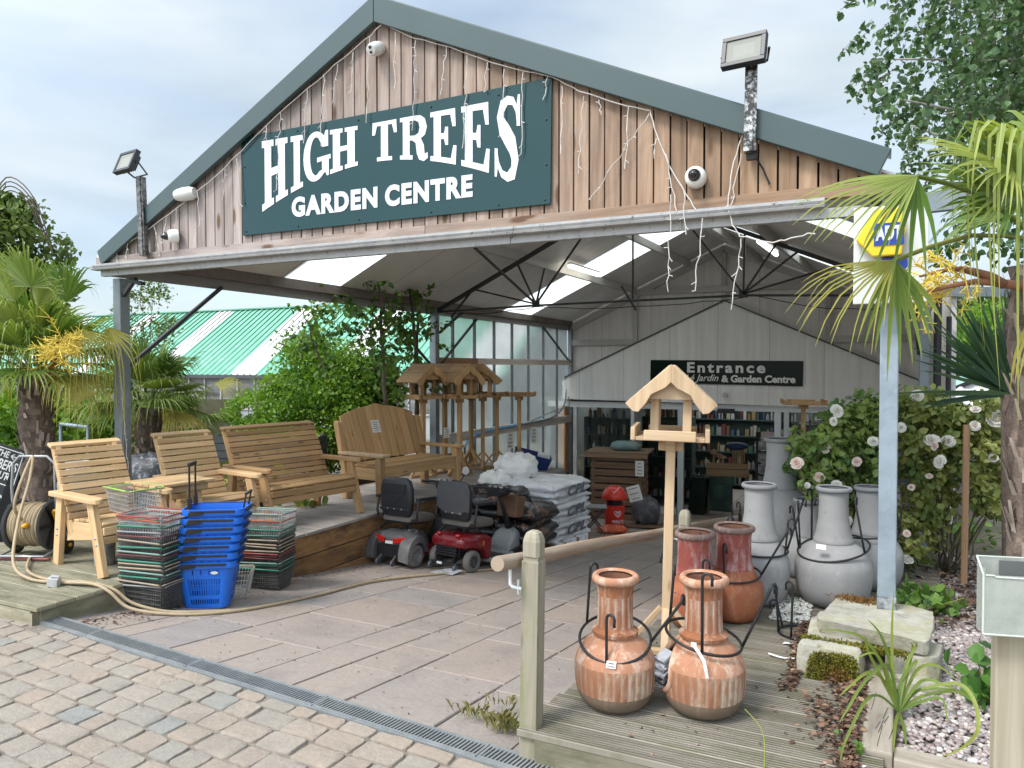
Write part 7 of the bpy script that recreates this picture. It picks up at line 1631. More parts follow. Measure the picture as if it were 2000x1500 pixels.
extra(TP1, (-7.15, 4.45, 1.6), atD(215, 640, 6.9), atD(235, 760, 6.85), (.3, -.8, .6), .55, 60, LF_PALMY, n=15, droop=1.0, t0=.35, split=.22); extra(TP1, (-7.15, 4.45, 1.6), atD(165, 645, 6.8), atD(190, 720, 6.7), (.1, -.8, .7), .5, 55, LF_PALMY, n=14, droop=.9, t0=.3, split=.22); extra(TP1, (-7.15, 4.45, 1.68), atD(30, 590, 6.6), atD(0, 500, 6.5), (.1, -.9, .4), .62, 62, LF_PALM, n=26, droop=.2, t0=.3); extra(TP1, (-7.15, 4.45, 1.66), atD(75, 600, 6.5), atD(90, 500, 6.4), (.1, -.9, .4), .6, 55, LF_PALM, n=24, droop=.25, t0=.35)
extra(TP1, (-7.15, 4.45, 1.6), atD(190, 770, 6.8), atD(110, 768, 6.75), (.2, -.7, .7), .42, 40, LF_PALMY, droop=.1, t0=.5)
extra(TP1, (-7.15, 4.45, 1.65), atD(130, 590, 6.8), atD(120, 480, 6.7), (.3, -.9, .3), .6, 60, LF_PALM, droop=.3, t0=.1)
extra(TP1, (-7.15, 4.45, 1.65), atD(60, 560, 6.3), atD(40, 500, 6.2), (.1, -.9, .5), .55, 90, LF_PALM, droop=.35, t0=.25)
extra(TP3, (-9.7, 7.96, .7), atD(420, 748, 11), atD(500, 750, 11), (0, -.6, .8), .5, 50, LF_PALMY, droop=.3, t0=.3)
# right palm close to the camera
pb = atD(2042, 1080, 3.45); pb.z = .12; pt = atD(2032, 520, 3.5); TPR = thing('palm_tree', 'near palm with bright green fans and a brown flower stalk at the right edge', 'palm tree', tuple(pb)); random.seed(42)
palm_trunk(TPR, (0, 0, 0), pt-pb, .135, .125)
cr = atD(2025, 470, 3.5)
def rf_(hub, dh, tip, dt, R, sp, nrm=None, m_=LF_PALM, **k):
    h = atD(*hub, dh); t = atD(*tip, dt); toc = (CAMP-h).normalized(); n_ = nrm or (toc*.75+V(0, 0, .65)); k.setdefault('w', .05); extra(TPR, cr, h, t, n_, R, sp, m_, **k)
rf_((1792, 342), 2.9, (1630, 408), 2.8, .54, 36, n=17, droop=.10, t0=.45, tipy=.6, split=.3)
rf_((1792, 346), 2.92, (1760, 450), 2.9, .40, 34, n=7, droop=.2, t0=.15, split=.3)
rf_((1990, 385), 3.25, (1830, 360), 3.1, .52, 62, n=26, droop=.12, t0=.2)
rf_((1985, 400), 3.3, (1890, 260), 3.2, .5, 60, n=26, droop=.15, t0=.22)
rf_((1975, 330), 3.15, (1850, 300), 3.0, .5, 55, n=22, droop=.1, t0=.5, split=.35)
rf_((2010, 285), 3.2, (1900, 215), 3.0, .50, 75, nrm=V(.2, -.35, .9), n=24, droop=1.15, t0=.45, tipy=.8)
rf_((1745, 508), 3.0, (1630, 572), 2.9, .50, 36, n=14, droop=.22, t0=.3, tipy=.9, m_=LF_PALMY, split=.22)
rf_((1750, 510), 3.02, (1760, 610), 3.0, .38, 36, n=10, droop=.2, t0=.25)
rf_((2040, 610), 3.3, (1995, 700), 3.25, .3, 25, n=7, droop=.4, t0=.6, m_=LF_PALMY)
rf_((2060, 300), 3.4, (2150, 200), 3.4, .55, 90, n=26, droop=.4, t0=.2); rf_((2120, 450), 3.3, (2250, 430), 3.2, .55, 90, n=26, droop=.4, t0=.2); rf_((2080, 380), 3.9, (2100, 250), 4.2, .55, 90, n=26, droop=.3, t0=.1); rf_((1975, 420), 3.8, (1900, 380), 4.1, .5, 80, n=26, droop=.3, t0=.1)
p = Vector(TPR.location); inflor(TPR, atD(2010, 562, 3.45)-p, atD(1775, 585, 3.25)-p, .17, 16, 9, 11, .0028); inflor(TPR, atD(1960, 555, 3.4)-p, atD(1800, 540, 3.3)-p, .15, 14, 12, 10, .0028)
# ------------------------------------------------------------------ trees and bushes
def limb_tree(T, segs, m_, name='trunk'):
    mb = MB(); [mb.tube(wob(a, b, 7, j), list(np.linspace(r0, r1, 8)), 8) for a, b, r0, r1, j in segs]; return mb.build(name, m_, T, smooth=True)
bl = atD(2350, 900, 8.5); bl.z = .1; TB_ = thing('birch_tree', 'birch with fine dark green leaves hanging into the top right corner', 'tree', tuple(bl)); q = Vector(bl)
cen = atD(1960, 90, 7.6); segs = [(V(0, 0, 0), V(-.1, .1, 5.2), .16, .09, .04), (V(-.1, .1, 5.2), V(-.3, .2, 7.5), .09, .03, .06)]
twigs = MB(); LP = []; LT = []; rr_ = random.Random(8)
for i in range(16):
    a = V(-.1, .1, 3.0+.28*i); e = atD(rr_.uniform(1700, 2050), rr_.uniform(-120, 260), rr_.uniform(6.6, 8.8))-q; segs.append((a, e, .035, .008, .05))
for i in range(640):
    px = 2080-abs(rr_.gauss(0, 185)); py = rr_.uniform(-110, 210) if rr_.random() < .72 else rr_.uniform(150, 330); d = rr_.uniform(6.4, 8.8)
    lim = 1700+max(0, py-130)*.55+ (40 if py < 40 else 0)
    if px < lim: continue
    s = atD(px, py, d)-q; dr = V(rr_.uniform(-.9, .1), rr_.uniform(-.4, .4), rr_.uniform(-.9, -.15)).normalized(); L = rr_.uniform(.18, .48); n = int(L/.032); P = [s]
    for k in range(n): dr = (dr+V(0, 0, -.09)).normalized(); P.append(P[-1]+dr*L/n); LP.append(tuple(P[-1]+V(rr_.uniform(-.02, .02), rr_.uniform(-.02, .02), rr_.uniform(-.015, .015)))); LT.append(rr_.random()*.6+.25*max(0, min(1, (px-1700)/300)))
    twigs.tube(P, .0022, 3)
for hub, n in (((1640, 105), 9), ((1655, 170), 8), ((1665, 190), 8), ((1640, 20), 6), ((1690, 215), 7), ((1745, 240), 9), ((1720, 260), 8)):
    for j in range(2):
        s = atD(hub[0]+75+rr_.uniform(-15, 15), hub[1]-55+rr_.uniform(-15, 15), 7.2)-q; e = atD(hub[0], hub[1], 7.2)-q
        for k in range(n+4): pp = s.lerp(e, k/(n+3)); LP.append(tuple(pp+V(rr_.uniform(-.02, .02), rr_.uniform(-.02, .02), rr_.uniform(-.03, .01)))); LT.append(rr_.random()*.5)
        twigs.tube([s, e], .0022, 3)
for i in range(46):
    px = rr_.uniform(1830, 2050); py = rr_.uniform(400, 500) if px > 1900 else rr_.uniform(430, 500); s = atD(px, py, rr_.uniform(6, 8))-q
    for k in range(6): LP.append(tuple(s+V(rr_.uniform(-.12, .12), rr_.uniform(-.12, .12), rr_.uniform(-.14, .05)))); LT.append(rr_.random()*.6)
for i in range(150):
    px = rr_.uniform(1850, 2250); py = rr_.uniform(100, 430); s = atD(px, py, rr_.uniform(7.2, 9.2))-q
    for k in range(11): LP.append(tuple(s+V(rr_.uniform(-.14, .14), rr_.uniform(-.14, .14), rr_.uniform(-.2, .1)))); LT.append(rr_.random()*.7)
limb_tree(TB_, segs, BARKB); twigs.build('twigs', BARK, TB_); leaf_obj('crown', LP, .072, LF_BIRCH, TB_, np.array(LT), droop=.7, asp=.8)
def bush(label, cat, name, c, rad, ncl, per, size, m_, seed, sx=1, sz=1, stems=6, base=None, crad=.4, asp=.62, shell=True, stem_m=None):
    rg = np.random.default_rng(seed); b = V(c[0], c[1], ground_z(c[0], c[1]) if base is None else base); T = thing(name, label, cat, tuple(b)); cs = []; 
    for i in range(ncl):
        q = rg.normal(size=3); q /= np.linalg.norm(q); q *= rad*(rg.uniform(.35, 1)**.5 if shell else rg.uniform(0, 1)**.5); cs.append((c[0]-b.x+q[0]*sx, c[1]-b.y+q[1]*.8, c[2]-b.z+q[2]*sz))
    cs = [q for q in cs if q[2] > .02]; P, tb = clump_pts(cs, [rad*crad*rg.uniform(.6, 1.2) for _ in cs], [per]*len(cs), .8)
    keep = P[:, 2] > .0; leaf_obj('foliage', P[keep], size, m_, T, tb[keep], asp=asp)
    mb = MB(); 
    for i in range(stems): e = cs[int(rg.integers(len(cs)))]; mb.tube(wob((rg.uniform(-.1, .1)*rad, rg.uniform(-.1, .1)*rad, 0), e, 6, .03*rad), list(np.linspace(.018, .005, 7)*max(.6, rad)), 6)
    mb.build('stems', stem_m or BARK, T, smooth=True); return T
bush('feathery green tree crown at the far left above the big palm', 'tree', 'weeping_tree', (-17.0, 9.7, 3.9), 1.35, 90, 110, .15, LF_DARK, 1, 1, 1.1, 10, crad=.38)
m = MB(); [m.tube(spline([V(-17.3, 9.6, 4.9), V(-16.9, 9.8, 5.5+.1*k), V(-16.4+.1*k, 9.9, 5.3), V(-16.1+.15*k, 10.0, 4.7-.2*k)], 5), .014, 5) for k in range(4)]; tag(m.build('bare_branches', BARK), 'bare arching twigs over the far left tree crown', 'branches')
bush('leafy green bush behind the big left palm, hanging over the trellis', 'bush', 'garden_bush', (-10.2, 6.4, .85), .95, 80, 110, .085, LF_SHRUB, 2, 1.3, .75, 6)
bush('dark green bush low at the left edge behind the chalk board', 'bush', 'garden_bush', (-10.6, 5.2, .3), .8, 50, 90, .09, LF_DARK, 3, 1.2, .7, 5)
bush('wispy pale tree behind the left canopy post', 'tree', 'feathery_tree', (-13.6, 10.6, 2.5), .9, 45, 40, .07, LF_DARK, 4, .6, 1.3, 8, crad=.3)
bush('dense bright green shrub behind the gap between the two benches', 'shrub', 'garden_shrub', (-8.3, 9.7, 1.15), .98, 170, 125, .065, LF_SHRUB, 5, 1.05, 1.15, 8)
bush('small yellow-green spray of leaves left of the dense shrub', 'shrub', 'garden_shrub', (-9.4, 9.3, 1.0), .42, 30, 60, .06, LF_BRIGHT, 6, 1.2, .8, 4)
bush('dark green climber filling the gap beside the mid steel post', 'shrub', 'garden_shrub', (-7.6, 10.3, .95), .66, 80, 90, .08, LF_SAP, 7, .8, 1.6, 5)
bush('small pale weed bush in front of the greenhouse wall', 'bush', 'weed_bush', (-10.6, 10.2, .55), .5, 36, 40, .05, leafm('weed_leaf', (.10, .19, .09), (.26, .36, .16), .3, .3), 8, 1.3, .7, 7, crad=.3)
for i, (lb, b_, segs_, reg) in enumerate((('sapling with a leaning brown stem and large leaves behind the arched bench', (-7.45, 9.6, -.1), [((755, 800), 10.6, (738, 590), 10.6)], (600, 800, 590, 730)), ('second thin-stemmed sapling close to the mid steel post', (-7.2, 11.0, -.2), [((812, 760), 11.6, (820, 590), 11.6), ((812, 700), 11.6, (800, 600), 11.4)], (745, 850, 595, 760)))):
    T = thing('sapling', lb, 'sapling', b_); q = Vector(b_); sg = []
    for (a, da, e, de) in segs_: A = atD(*a, da)-q; E = atD(*e, de)-q; E.z += .6; sg += [(V(0, 0, 0), A, .035, .03, .01), (A, E, .03, .016, .02)]
    rg = random.Random(20+i); P = []; tw = MB()
    for k in range(95 if i == 0 else 55):
        px, py = rg.uniform(reg[0], reg[1]), rg.uniform(reg[2]-40, reg[3]); 
        if i == 0 and px < 690 and py > 560+ (690-px)*1.0+60: continue
        s = atD(px, py, rg.uniform(10, 11.4) if i == 0 else rg.uniform(11, 12))-q; d = V(rg.uniform(-1, 1), rg.uniform(-1, 1), rg.uniform(-.6, .3)).normalized(); tw.tube([s, s+d*.3], .004, 3)
        for j in range(rg.randint(8, 13)): P.append(tuple(s+d*.3*rg.random()+V(rg.uniform(-.06, .06), rg.uniform(-.06, .06), rg.uniform(-.06, .04))))
    if i == 0:
        A = atD(640, 740, 10.3)-q; E = atD(590, 600, 10.3)-q; sg.append((A, E, .018, .006, .02))
        for k in range(130): t = rg.random(); s = A.lerp(E, t)+V(rg.gauss(0, .09), rg.gauss(0, .09), rg.gauss(0, .06)); P.append(tuple(s))
    limb_tree(T, sg, BARK); tw.build('twigs', BARK, T); leaf_obj('crown', P, .09, LF_SAP, T, droop=.4, asp=.7)
hr = random.Random(4)
HL = ['variegated hosta under the two-seat bench', 'variegated hosta clump in front of the plant trough behind the armchairs', 'variegated hosta between the second armchair and the bench', 'low yellow-green hosta at the back of the raised deck behind the bench']
for lb, (x, y), s in zip(HL, ((-6.1, 6.75), (-7.4, 7.0), (-6.75, 5.95), (-6.75, 7.3)), (.8, 1.5, 1.1, .9)):
    T = thing('hosta_plant', lb, 'plant', (x, y, .12 if x > -6.6 else .08), 0, 'variegated hostas by the benches'); P = [(hr.gauss(0, .16*s), hr.gauss(0, .16*s), abs(hr.gauss(.12, .08))*s) for _ in range(int(55*s))]; leaf_obj('foliage', P, .14*s, LF_HOSTA, T, asp=.6)
T = thing('trough_plant', 'yellow-green leafy plants growing in the dark trough', 'plant', (-8.1, 8.4, .65)); leaf_obj('foliage', [(hr.gauss(0, .35), hr.gauss(0, .15), abs(hr.gauss(.1, .08))) for _ in range(500)], .075, LF_BRIGHT, T)
# far trees on the right
bush('bright green tree crown behind the white shed roof on the right', 'tree', 'garden_tree', (2.6, 27, 1.9), 2.2, 80, 90, .22, LF_BRIGHT, 9, 1.4, .75, 6)
bush('dark pine behind the bright tree on the far right', 'tree', 'pine_tree', (1.4, 33, 3.5), 1.5, 60, 70, .22, LF_DARK, 10, .9, 1.1, 6)
bush('second dark pine further right on the skyline', 'tree', 'pine_tree', (4.2, 34, 3.3), 1.6, 60, 70, .22, LF_DARK, 11, 1.1, .9, 6)
# yucca
YC = thing('yucca_plant', 'dark spiky yucca between the right palm trunk and the sky', 'yucca', tuple(V(atD(1985, 790, 4.9).x, atD(1985, 790, 4.9).y, .1))); yc = atD(1975, 770, 4.9)-Vector(YC.location); m = MB(); ry = random.Random(2)
for i in range(80):
    an = ry.uniform(78, 152) if i < 62 else (ry.uniform(150, 190) if i < 68 else ry.uniform(-60, 90)); a = math.radians(an); el = ry.uniform(-.3, .3); d = (_R*math.cos(a)+_U*math.sin(a)+_F*el).normalized(); L = ry.uniform(.5, .78); sd = d.cross(_F).normalized(); w = ry.uniform(.010, .017); o = len(m.v); t = ry.random()
    for s, ww in ((0, .8), (.3, 1), (.7, .7), (1, .05)): p = yc+d*L*s+V(0, 0, -.10*L*s*s*(1 if an > 140 else .2)); m.v += [tuple(p-sd*w*ww), tuple(p+sd*w*ww)]
    for k in range(3): m.face((o+2*k, o+2*k+1, o+2*k+3, o+2*k+2), None, t)
m.build('leaves', LF_YUC, YC); m = MB(); m.tube([(0, 0, 0), yc], .06, 10); m.build('stem', FIBRE, YC, smooth=True)
# roses
PET = leafm('rose_petal', (.84, .79, .73), (.88, .87, .83), .08, .3, .6, (1, .97, .93)); PETP = leafm('pink_petal', (.82, .64, .58), (.87, .78, .71), .1, .3, .6, (1, .93, .88))
def bloom_mesh(r, seed):
    rg = random.Random(seed); m = MB()
    for ring, (n, tilt, s) in enumerate(((6, .12, 1.15), (6, .5, .95), (5, .95, .7), (4, 1.3, .48))):
        for k in range(n):
            a = 2*PI*k/n+ring*.5+rg.uniform(-.2, .2); tl = tilt+rg.uniform(-.15, .15); d = V(math.cos(a), math.sin(a), 0); sd = V(-d.y, d.x, 0); o = len(m.v); t = rg.random()
            for i in range(4):
                u = i/3; ang = tl*(.4+.6*u) if ring else tl*(1-.9*u); p = d*r*s*u*math.cos(ang)*1.0+V(0, 0, r*s*u*math.sin(ang)*1.0)+d*r*.05
                w = r*s*(.25+.55*math.sin(min(1, u*1.15)*PI*.62))
                for j in (-1, 0, 1): m.v.append(tuple(p+sd*w*.62*j+V(0, 0, .18*r*abs(j)*u)-d*.12*r*abs(j)*u))
            for i in range(3):
                for j in range(2): m.face((o+3*i+j, o+3*i+j+1, o+3*i+j+4, o+3*i+j+3), None, t)
    return m
BL = []
def roses(T, pos, d):
    q = Vector(T.location)
    for i, (px, py, r, pink) in enumerate(pos):
        c = atD(px, py, d+random.uniform(-.08, .08))-q; k = (i % 3)+(3 if pink else 0)
        while len(BL) < 6: j = len(BL); o = bloom_mesh(.046, 50+j).build('bloom', PETP if j > 2 else PET, None, smooth=True); BL.append(o); o['used'] = 0
        if BL[k]['used'] == 0: o = BL[k]; o['used'] = 1
        else: o = BL[k].copy(); COL.objects.link(o)
        o.parent = T; o.location = c; s = r/19*random.uniform(.8, 1.15); o.scale = (s*random.uniform(.8, 1.1), s*random.uniform(.8, 1.1), s); td = (CAMP-q-c).normalized()+V(random.uniform(-.6, .6), random.uniform(-.5, .5), random.uniform(0, .8)); o.rotation_euler = td.to_track_quat('Z', 'Y').to_euler()
def rose_bush(label, pts, d, ncl, per, seed, posl, size=.058, xb=None, lf=None):
    rg = random.Random(seed); ctr = atD(sum(p[0] for p in pts)/len(pts), 900, d); b = V(ctr.x, ctr.y, .1) if xb is None else V(*xb); T = thing('rose_bush', label, 'rose bush', tuple(b)); q = Vector(b); cs = []; rad = []
    for i in range(ncl):
        for _ in range(50):
            a, c_ = rg.choice(pts), rg.choice(pts); t = rg.random(); px, py = a[0]+(c_[0]-a[0])*t+rg.uniform(-18, 18), a[1]+(c_[1]-a[1])*t+rg.uniform(-18, 18); break
        cs.append(tuple(atD(px, py, d+rg.uniform(-.28, .3))-q)); rad.append(rg.uniform(.06, .15))
    P, tb = clump_pts(cs, rad, [per]*len(cs)); leaf_obj('foliage', P, size, lf or LF_ROSE, T, tb, asp=.75)
    mb = MB(); 
    for i in range(16): e = rg.choice(cs); mb.tube(wob((rg.uniform(-.1, .1), rg.uniform(-.1, .1), 0), e, 7, .03), list(np.linspace(.009, .003, 8)), 5)
    mb.build('stems', mat('rose_stem', (.10, .085, .045), .8, .3, 8, .2), T, smooth=True); roses(T, posl, d-.33); return T
random.seed(77)
rose_bush('white rose bush between the grey chimineas and the steel post', [(1590, 850), (1640, 800), (1700, 800), (1720, 900), (1700, 990), (1640, 930), (1600, 940), (1560, 890), (1690, 1060), (1715, 820), (1650, 870)], 5.9, 85, 44, 1, [(1634, 803, 20, 0), (1628, 823, 11, 0), (1613, 870, 18, 0), (1557, 905, 17, 1), (1674, 902, 15, 1), (1600, 932, 13, 1), (1634, 946, 16, 0), (1683, 975, 18, 0), (1680, 1007, 15, 0), (1577, 948, 8, 0), (1706, 862, 15, 0), (1657, 1018, 11, 0)])
rose_bush('larger sprawling white rose bush right of the steel post', [(1760, 770), (1800, 800), (1870, 800), (1950, 790), (1980, 850), (1900, 880), (1780, 880), (1960, 950), (1800, 960), (1770, 1010), (1850, 930), (1830, 850), (1940, 1000), (1780, 1060)], 5.9, 135, 42, 2, [(1791, 773, 21, 0), (1760, 835, 13, 0), (1820, 860, 22, 0), (1826, 872, 12, 1), (1852, 862, 16, 0), (1836, 902, 17, 0), (1904, 832, 17, 0), (1905, 800, 15, 0), (1946, 818, 22, 0), (1940, 895, 15, 0), (1780, 952, 13, 1), (1771, 1042, 12, 1), (1772, 1094, 15, 0), (1975, 870, 15, 0), (1815, 930, 8, 1)], lf=leafm('rose_leaf_olive', (.10, .17, .05), (.40, .40, .13), .3, .28, .45))
m = MB(); a, b_ = atD(1888, 830, 5.4), atD(1883, 1125, 5.4); m.tube([a, b_-V(0, 0, .05)], .022, 8); tag(m.build('rose_stake', PALLET), 'round wooden stake supporting the large rose bush', 'stake')
def ground_leaves(label, name, px, d, n, spread, size, m_, h=.12):
    c = atZ(px[0], px[1], .13); T = thing(name, label, 'plant', tuple(c)); rg = random.Random(n); P = [(rg.gauss(0, spread), rg.gauss(0, spread), abs(rg.gauss(h*.6, h*.5))) for _ in range(n)]; leaf_obj('foliage', P, size, m_, T, asp=.8); mb = MB(); [mb.tube([(0, 0, 0), P[i]], .003, 4) for i in range(0, n, 4)]; mb.build('stems', LF_GRASS, T)
LF_IVY = leafm('ivy_leaf', (.06, .14, .035), (.20, .33, .07), .2, .3, .4)
ground_leaves('spreading green ivy leaves just right of the foot of the steel post', 'ivy_plant', (1810, 1190), 4.9, 75, .13, .085, LF_IVY, .09); ground_leaves('round-leaved weed on the gravel beside the leaflet box post', 'weed_plant', (1930, 1370), 3.5, 42, .07, .085, leafm('weed_round', (.05, .14, .03), (.13, .26, .05), .2, .3), .14); ground_leaves('small seedling by the near end of the sleeper', 'weed_plant', (1668, 1478), 3.2, 16, .025, .035, LF_IVY, .05); ground_leaves('leafy weed beneath the rose bush stake', 'weed_plant', (1890, 1060), 5.5, 46, .16, .07, LF_IVY, .14); ground_leaves('green weed below the rose bush beside the steel post', 'weed_plant', (1775, 1110), 5.3, 60, .10, .06, LF_DARK, .14)
# arching strap-leaved clump by the sleeper
SCD = (atZ(1755, 1390, .13)-CAMP).dot(_F); SC = thing('strap_plant', 'arching strap-leaved clump growing at the sleeper, one yellow blade trailing', 'plant', (.125, 4.02, .13)); m = MB()
def blade(px, w=.011, t=.3, ty=.0):
    P = []
    for q in px:
        a = atD(q[0], q[1], SCD+(q[2]-3.9)*.45)
        if a.z < .165: a = atZ(q[0], q[1], .165)
        P.append(a-Vector(SC.location))
    P = spline(P, 5); o = len(m.v); n = len(P)
    for i, p in enumerate(P):
        d = (P[min(i+1, n-1)]-P[max(i-1, 0)]).normalized(); vd = (CAMP-SC.location-p).normalized(); sd = d.cross(V(0, 0, 1)*.4+vd).normalized(); ww = w*min(1, .5+i/n*2)*(1-(i/(n-1))**3)+.001; m.v += [tuple(p-sd*ww/2), tuple(p-vd.cross(sd).cross(vd)*0+V(0, 0, -ww*.2)), tuple(p+sd*ww/2)]
    for i in range(n-1):
        for j in (0, 1): m.face((o+3*i+j, o+3*i+j+1, o+3*i+3+j+1, o+3*i+3+j), None, min(1, t+ty*i/n))
B0_ = (1755, 1390, 3.9)
for tip in ([(1735, 1320, 3.85), (1690, 1250, 3.8), (1640, 1232, 3.75), (1600, 1232, 3.7)], [(1720, 1320, 3.8), (1695, 1270, 3.75), (1690, 1240, 3.7)], [(1745, 1330, 3.85), (1742, 1240, 3.9), (1746, 1150, 3.9)], [(1770, 1300, 3.9), (1790, 1260, 3.9), (1780, 1255, 3.8)], [(1735, 1300, 3.7), (1690, 1330, 3.4), (1655, 1385, 3.2), (1640, 1410, 3.15)], [(1720, 1360, 3.6), (1690, 1370, 3.3), (1650, 1450, 2.95), (1640, 1500, 2.85)], [(1735, 1340, 3.8), (1700, 1312, 3.6), (1660, 1340, 3.4), (1640, 1360, 3.35)], [(1800, 1330, 3.9), (1850, 1340, 3.8), (1900, 1370, 3.7)], [(1790, 1350, 3.9), (1840, 1345, 3.8), (1905, 1355, 3.6)], [(1800, 1360, 3.85), (1870, 1350, 3.7), (1902, 1368, 3.55)], [(1760, 1330, 3.85), (1790, 1290, 3.8), (1785, 1310, 3.7)], [(1765, 1345, 3.9), (1782, 1270, 3.95), (1778, 1255, 3.9)], [(1740, 1300, 3.9), (1720, 1240, 3.9), (1695, 1210, 3.9)], [(1748, 1420, 3.7), (1745, 1470, 3.45)], [(1765, 1420, 3.75), (1770, 1460, 3.5)], [(1740, 1350, 3.75), (1720, 1290, 3.6), (1700, 1275, 3.5), (1665, 1290, 3.45)], [(1790, 1310, 4), (1830, 1300, 4), (1870, 1330, 3.95)], [(1800, 1370, 3.8), (1840, 1365, 3.7), (1850, 1410, 3.6)]): blade([B0_]+tip, .0145, random.uniform(.1, .45), .3)
blade([(1800, 1345, 3.8), (1870, 1335, 3.65), (1903, 1370, 3.5), (1910, 1425, 3.4), (1880, 1460, 3.35), (1838, 1478, 3.35)], .018, .55, .5); m.build('blades', LF_GRASS, SC)
def tuft(label, px, n, h, seed):
    rg = random.Random(seed); c = atZ(px[0], px[1], 0); T = MB()
    for i in range(n):
        b_ = V(c.x+rg.gauss(0, .05), c.y+rg.gauss(0, .02), 0); a = rg.uniform(0, 6.3); l = h*rg.uniform(.5, 1.2); e = b_+V(math.cos(a)*l*.7, math.sin(a)*l*.5, l*.8); sd = V(-math.sin(a), math.cos(a), 0)*.0018; T.add([b_-sd, b_+sd, b_.lerp(e, .6)+V(0, 0, .02)+sd, e, b_.lerp(e, .6)+V(0, 0, .02)-sd], [(0, 1, 2, 3, 4)], rg.random())
    tag(T.build('grass_tuft', leafm('dry_grass', (.10, .12, .03), (.33, .28, .12), .2, .3)), label, 'grass tuft')
tuft('dry grass tuft at the foot of the corner post', (985, 1425), 90, .10, 1); tuft('thin grass sprigs in a paving joint left of the corner post', (925, 1400), 34, .07, 2); tuft('single sprig of dry grass on the paving joint near the corner post', (970, 1375), 16, .06, 3)
m = MB(); m.tube(spline([atD(1455, 1385, 3.25), atD(1490, 1430, 3.1), atD(1493, 1500, 3.0)], 6), .0025, 4); tag(m.build('grass_stalk', LF_GRASS), 'long green grass stalk bending over the front deck boards', 'grass')
# ------------------------------------------------------------------ stones, sleepers, gravel, litter
m, nt, out = _nt('mossy_stone'); v = coords(nt, 'Object', 1); n = noise(nt, v, 5, 8, .7); col = ramp_node(nt, n, [(.3, (.27, .245, .205)), (.5, (.46, .435, .37)), (.7, (.58, .56, .50))]); gz = nd(nt, 'ShaderNodeSeparateXYZ'); nt.links.new(v, gz.inputs[0]); yl = ramp_node(nt, noise(nt, v, 3.5, 6, .7), [(.45, (0, 0, 0)), (.6, (.6,)*3)]); col = mixc(nt, 'MIX', yl, col, (.36, .33, .17)); cr_ = ramp_node(nt, noise(nt, v, 14, 8, .8), [(.62, (0, 0, 0)), (.68, (.9,)*3)]); col = mixc(nt, 'MIX', cr_, col, (.12, .10, .07)); principled(nt, out, col, .9, 0, .2, bump(nt, noise(nt, v, 9, 9, .7), .9, .03)); STONE = m
def rock(label, c, s, rz, seed, amp=.035, n=22):
    rg = np.random.default_rng(seed); T = thing('stone_block', label, 'stone', c, rz); m = MB(); 
    def disp(p): 
        q = np.array(p)*7+seed; return amp*(math.sin(q[0]*1.3+2*math.sin(q[1]))+.7*math.sin(q[1]*2.1+q[2]*1.7)+.6*math.sin(q[2]*3.3+q[0]*2.7)+.4*math.sin(q[0]*6+q[1]*5+q[2]*7))*.5
    pls = []
    for q in range(16): d = Vector((rg.normal(), rg.normal(), rg.normal()*.7)).normalized(); pls.append((d, .5*sum(abs(d[i])*s[i] for i in range(3))*rg.uniform(.80, .93)))
    def chop(P):
        for d, k in pls:
            e = P.dot(d)-k
            if e > 0: P = P-d*e
        return P
    for ax in range(3):
        for sg in (-1, 1):
            o = len(m.v); u, w_ = [a for a in range(3) if a != ax]
            for i in range(n+1):
                for j in range(n+1):
                    p = [0, 0, 0]; p[ax] = sg; p[u] = -1+2*i/n; p[w_] = -1+2*j/n; L = (abs(p[0])**16+abs(p[1])**16+abs(p[2])**16)**(-1/16); P = Vector((p[0]*L*s[0]/2, p[1]*L*s[1]/2, p[2]*L*s[2]/2)); P += P.normalized()*disp(P)*.55; P = chop(P); m.v.append(tuple(P+V(0, 0, s[2]/2)))
            for i in range(n):
                for j in range(n): f_ = (o+i*(n+1)+j, o+(i+1)*(n+1)+j, o+(i+1)*(n+1)+j+1, o+i*(n+1)+j+1); m.face(f_ if (sg > 0) == (ax != 1) else f_[::-1], None, .5)
    m.build('stone', STONE, T, smooth=True, ang=22); return T
SA = rock('big squared limestone block with a thick moss patch facing the deck', (-.21, 4.50, .02), (.30, .72, .27), math.radians(-6), 3); SB = rock('flat cream stone slab on the mossy block, under the foot of the steel post', (-.02, 4.64, .275), (.58, .60, .085), math.radians(-8), 5, .02); rock('pale lump of limestone under the right end of the flat slab', (.17, 4.50, .06), (.24, .30, .20), math.radians(-10), 9, .02); rock('small half buried stone behind the steel post', (.16, 5.25, .06), (.26, .2, .16), .4, 15, .02); rock('low mossy stone right of the block among the gravel', (.17, 4.3, .07), (.16, .12, .09), .4, 22, .015)
MOSS = leafm('moss', (.055, .06, .008), (.28, .25, .03), .2, .15, .9); MOSSB = leafm('brown_moss', (.12, .055, .015), (.26, .14, .04), .2, .1, .9)
def moss(T, pts, m_, size):
    P = np.array(pts); vs, fs = leaves(P, size, droop=-.3, asp=.5, six=False); arr_mesh('moss', vs, None, m_, RNG.uniform(0, 1, len(P)), T, fs)
rg = random.Random(6); pts = []
while len(pts) < 9000:
    x, z = rg.uniform(-.14, .16), rg.uniform(.01, .26); d = (abs(x-.04)/.125)**3+(abs(z-.12)/.16)**3
    if d < 1 and rg.random() < 1-d*.6: pts.append((x, -.374+rg.uniform(-.008, .010)+.02*math.sin(x*9), z))
for _ in range(2200): x = rg.uniform(-.14, .36); pts.append((x, -.20+.04*x+rg.uniform(-.02, .02), .245+rg.uniform(0, .03)))
moss(SA, pts, MOSS, .015); moss(SB, [(rg.gauss(-.12, .06), rg.gauss(.22, .03), .082+rg.uniform(0, .012)) for _ in range(900)], MOSSB, .016)
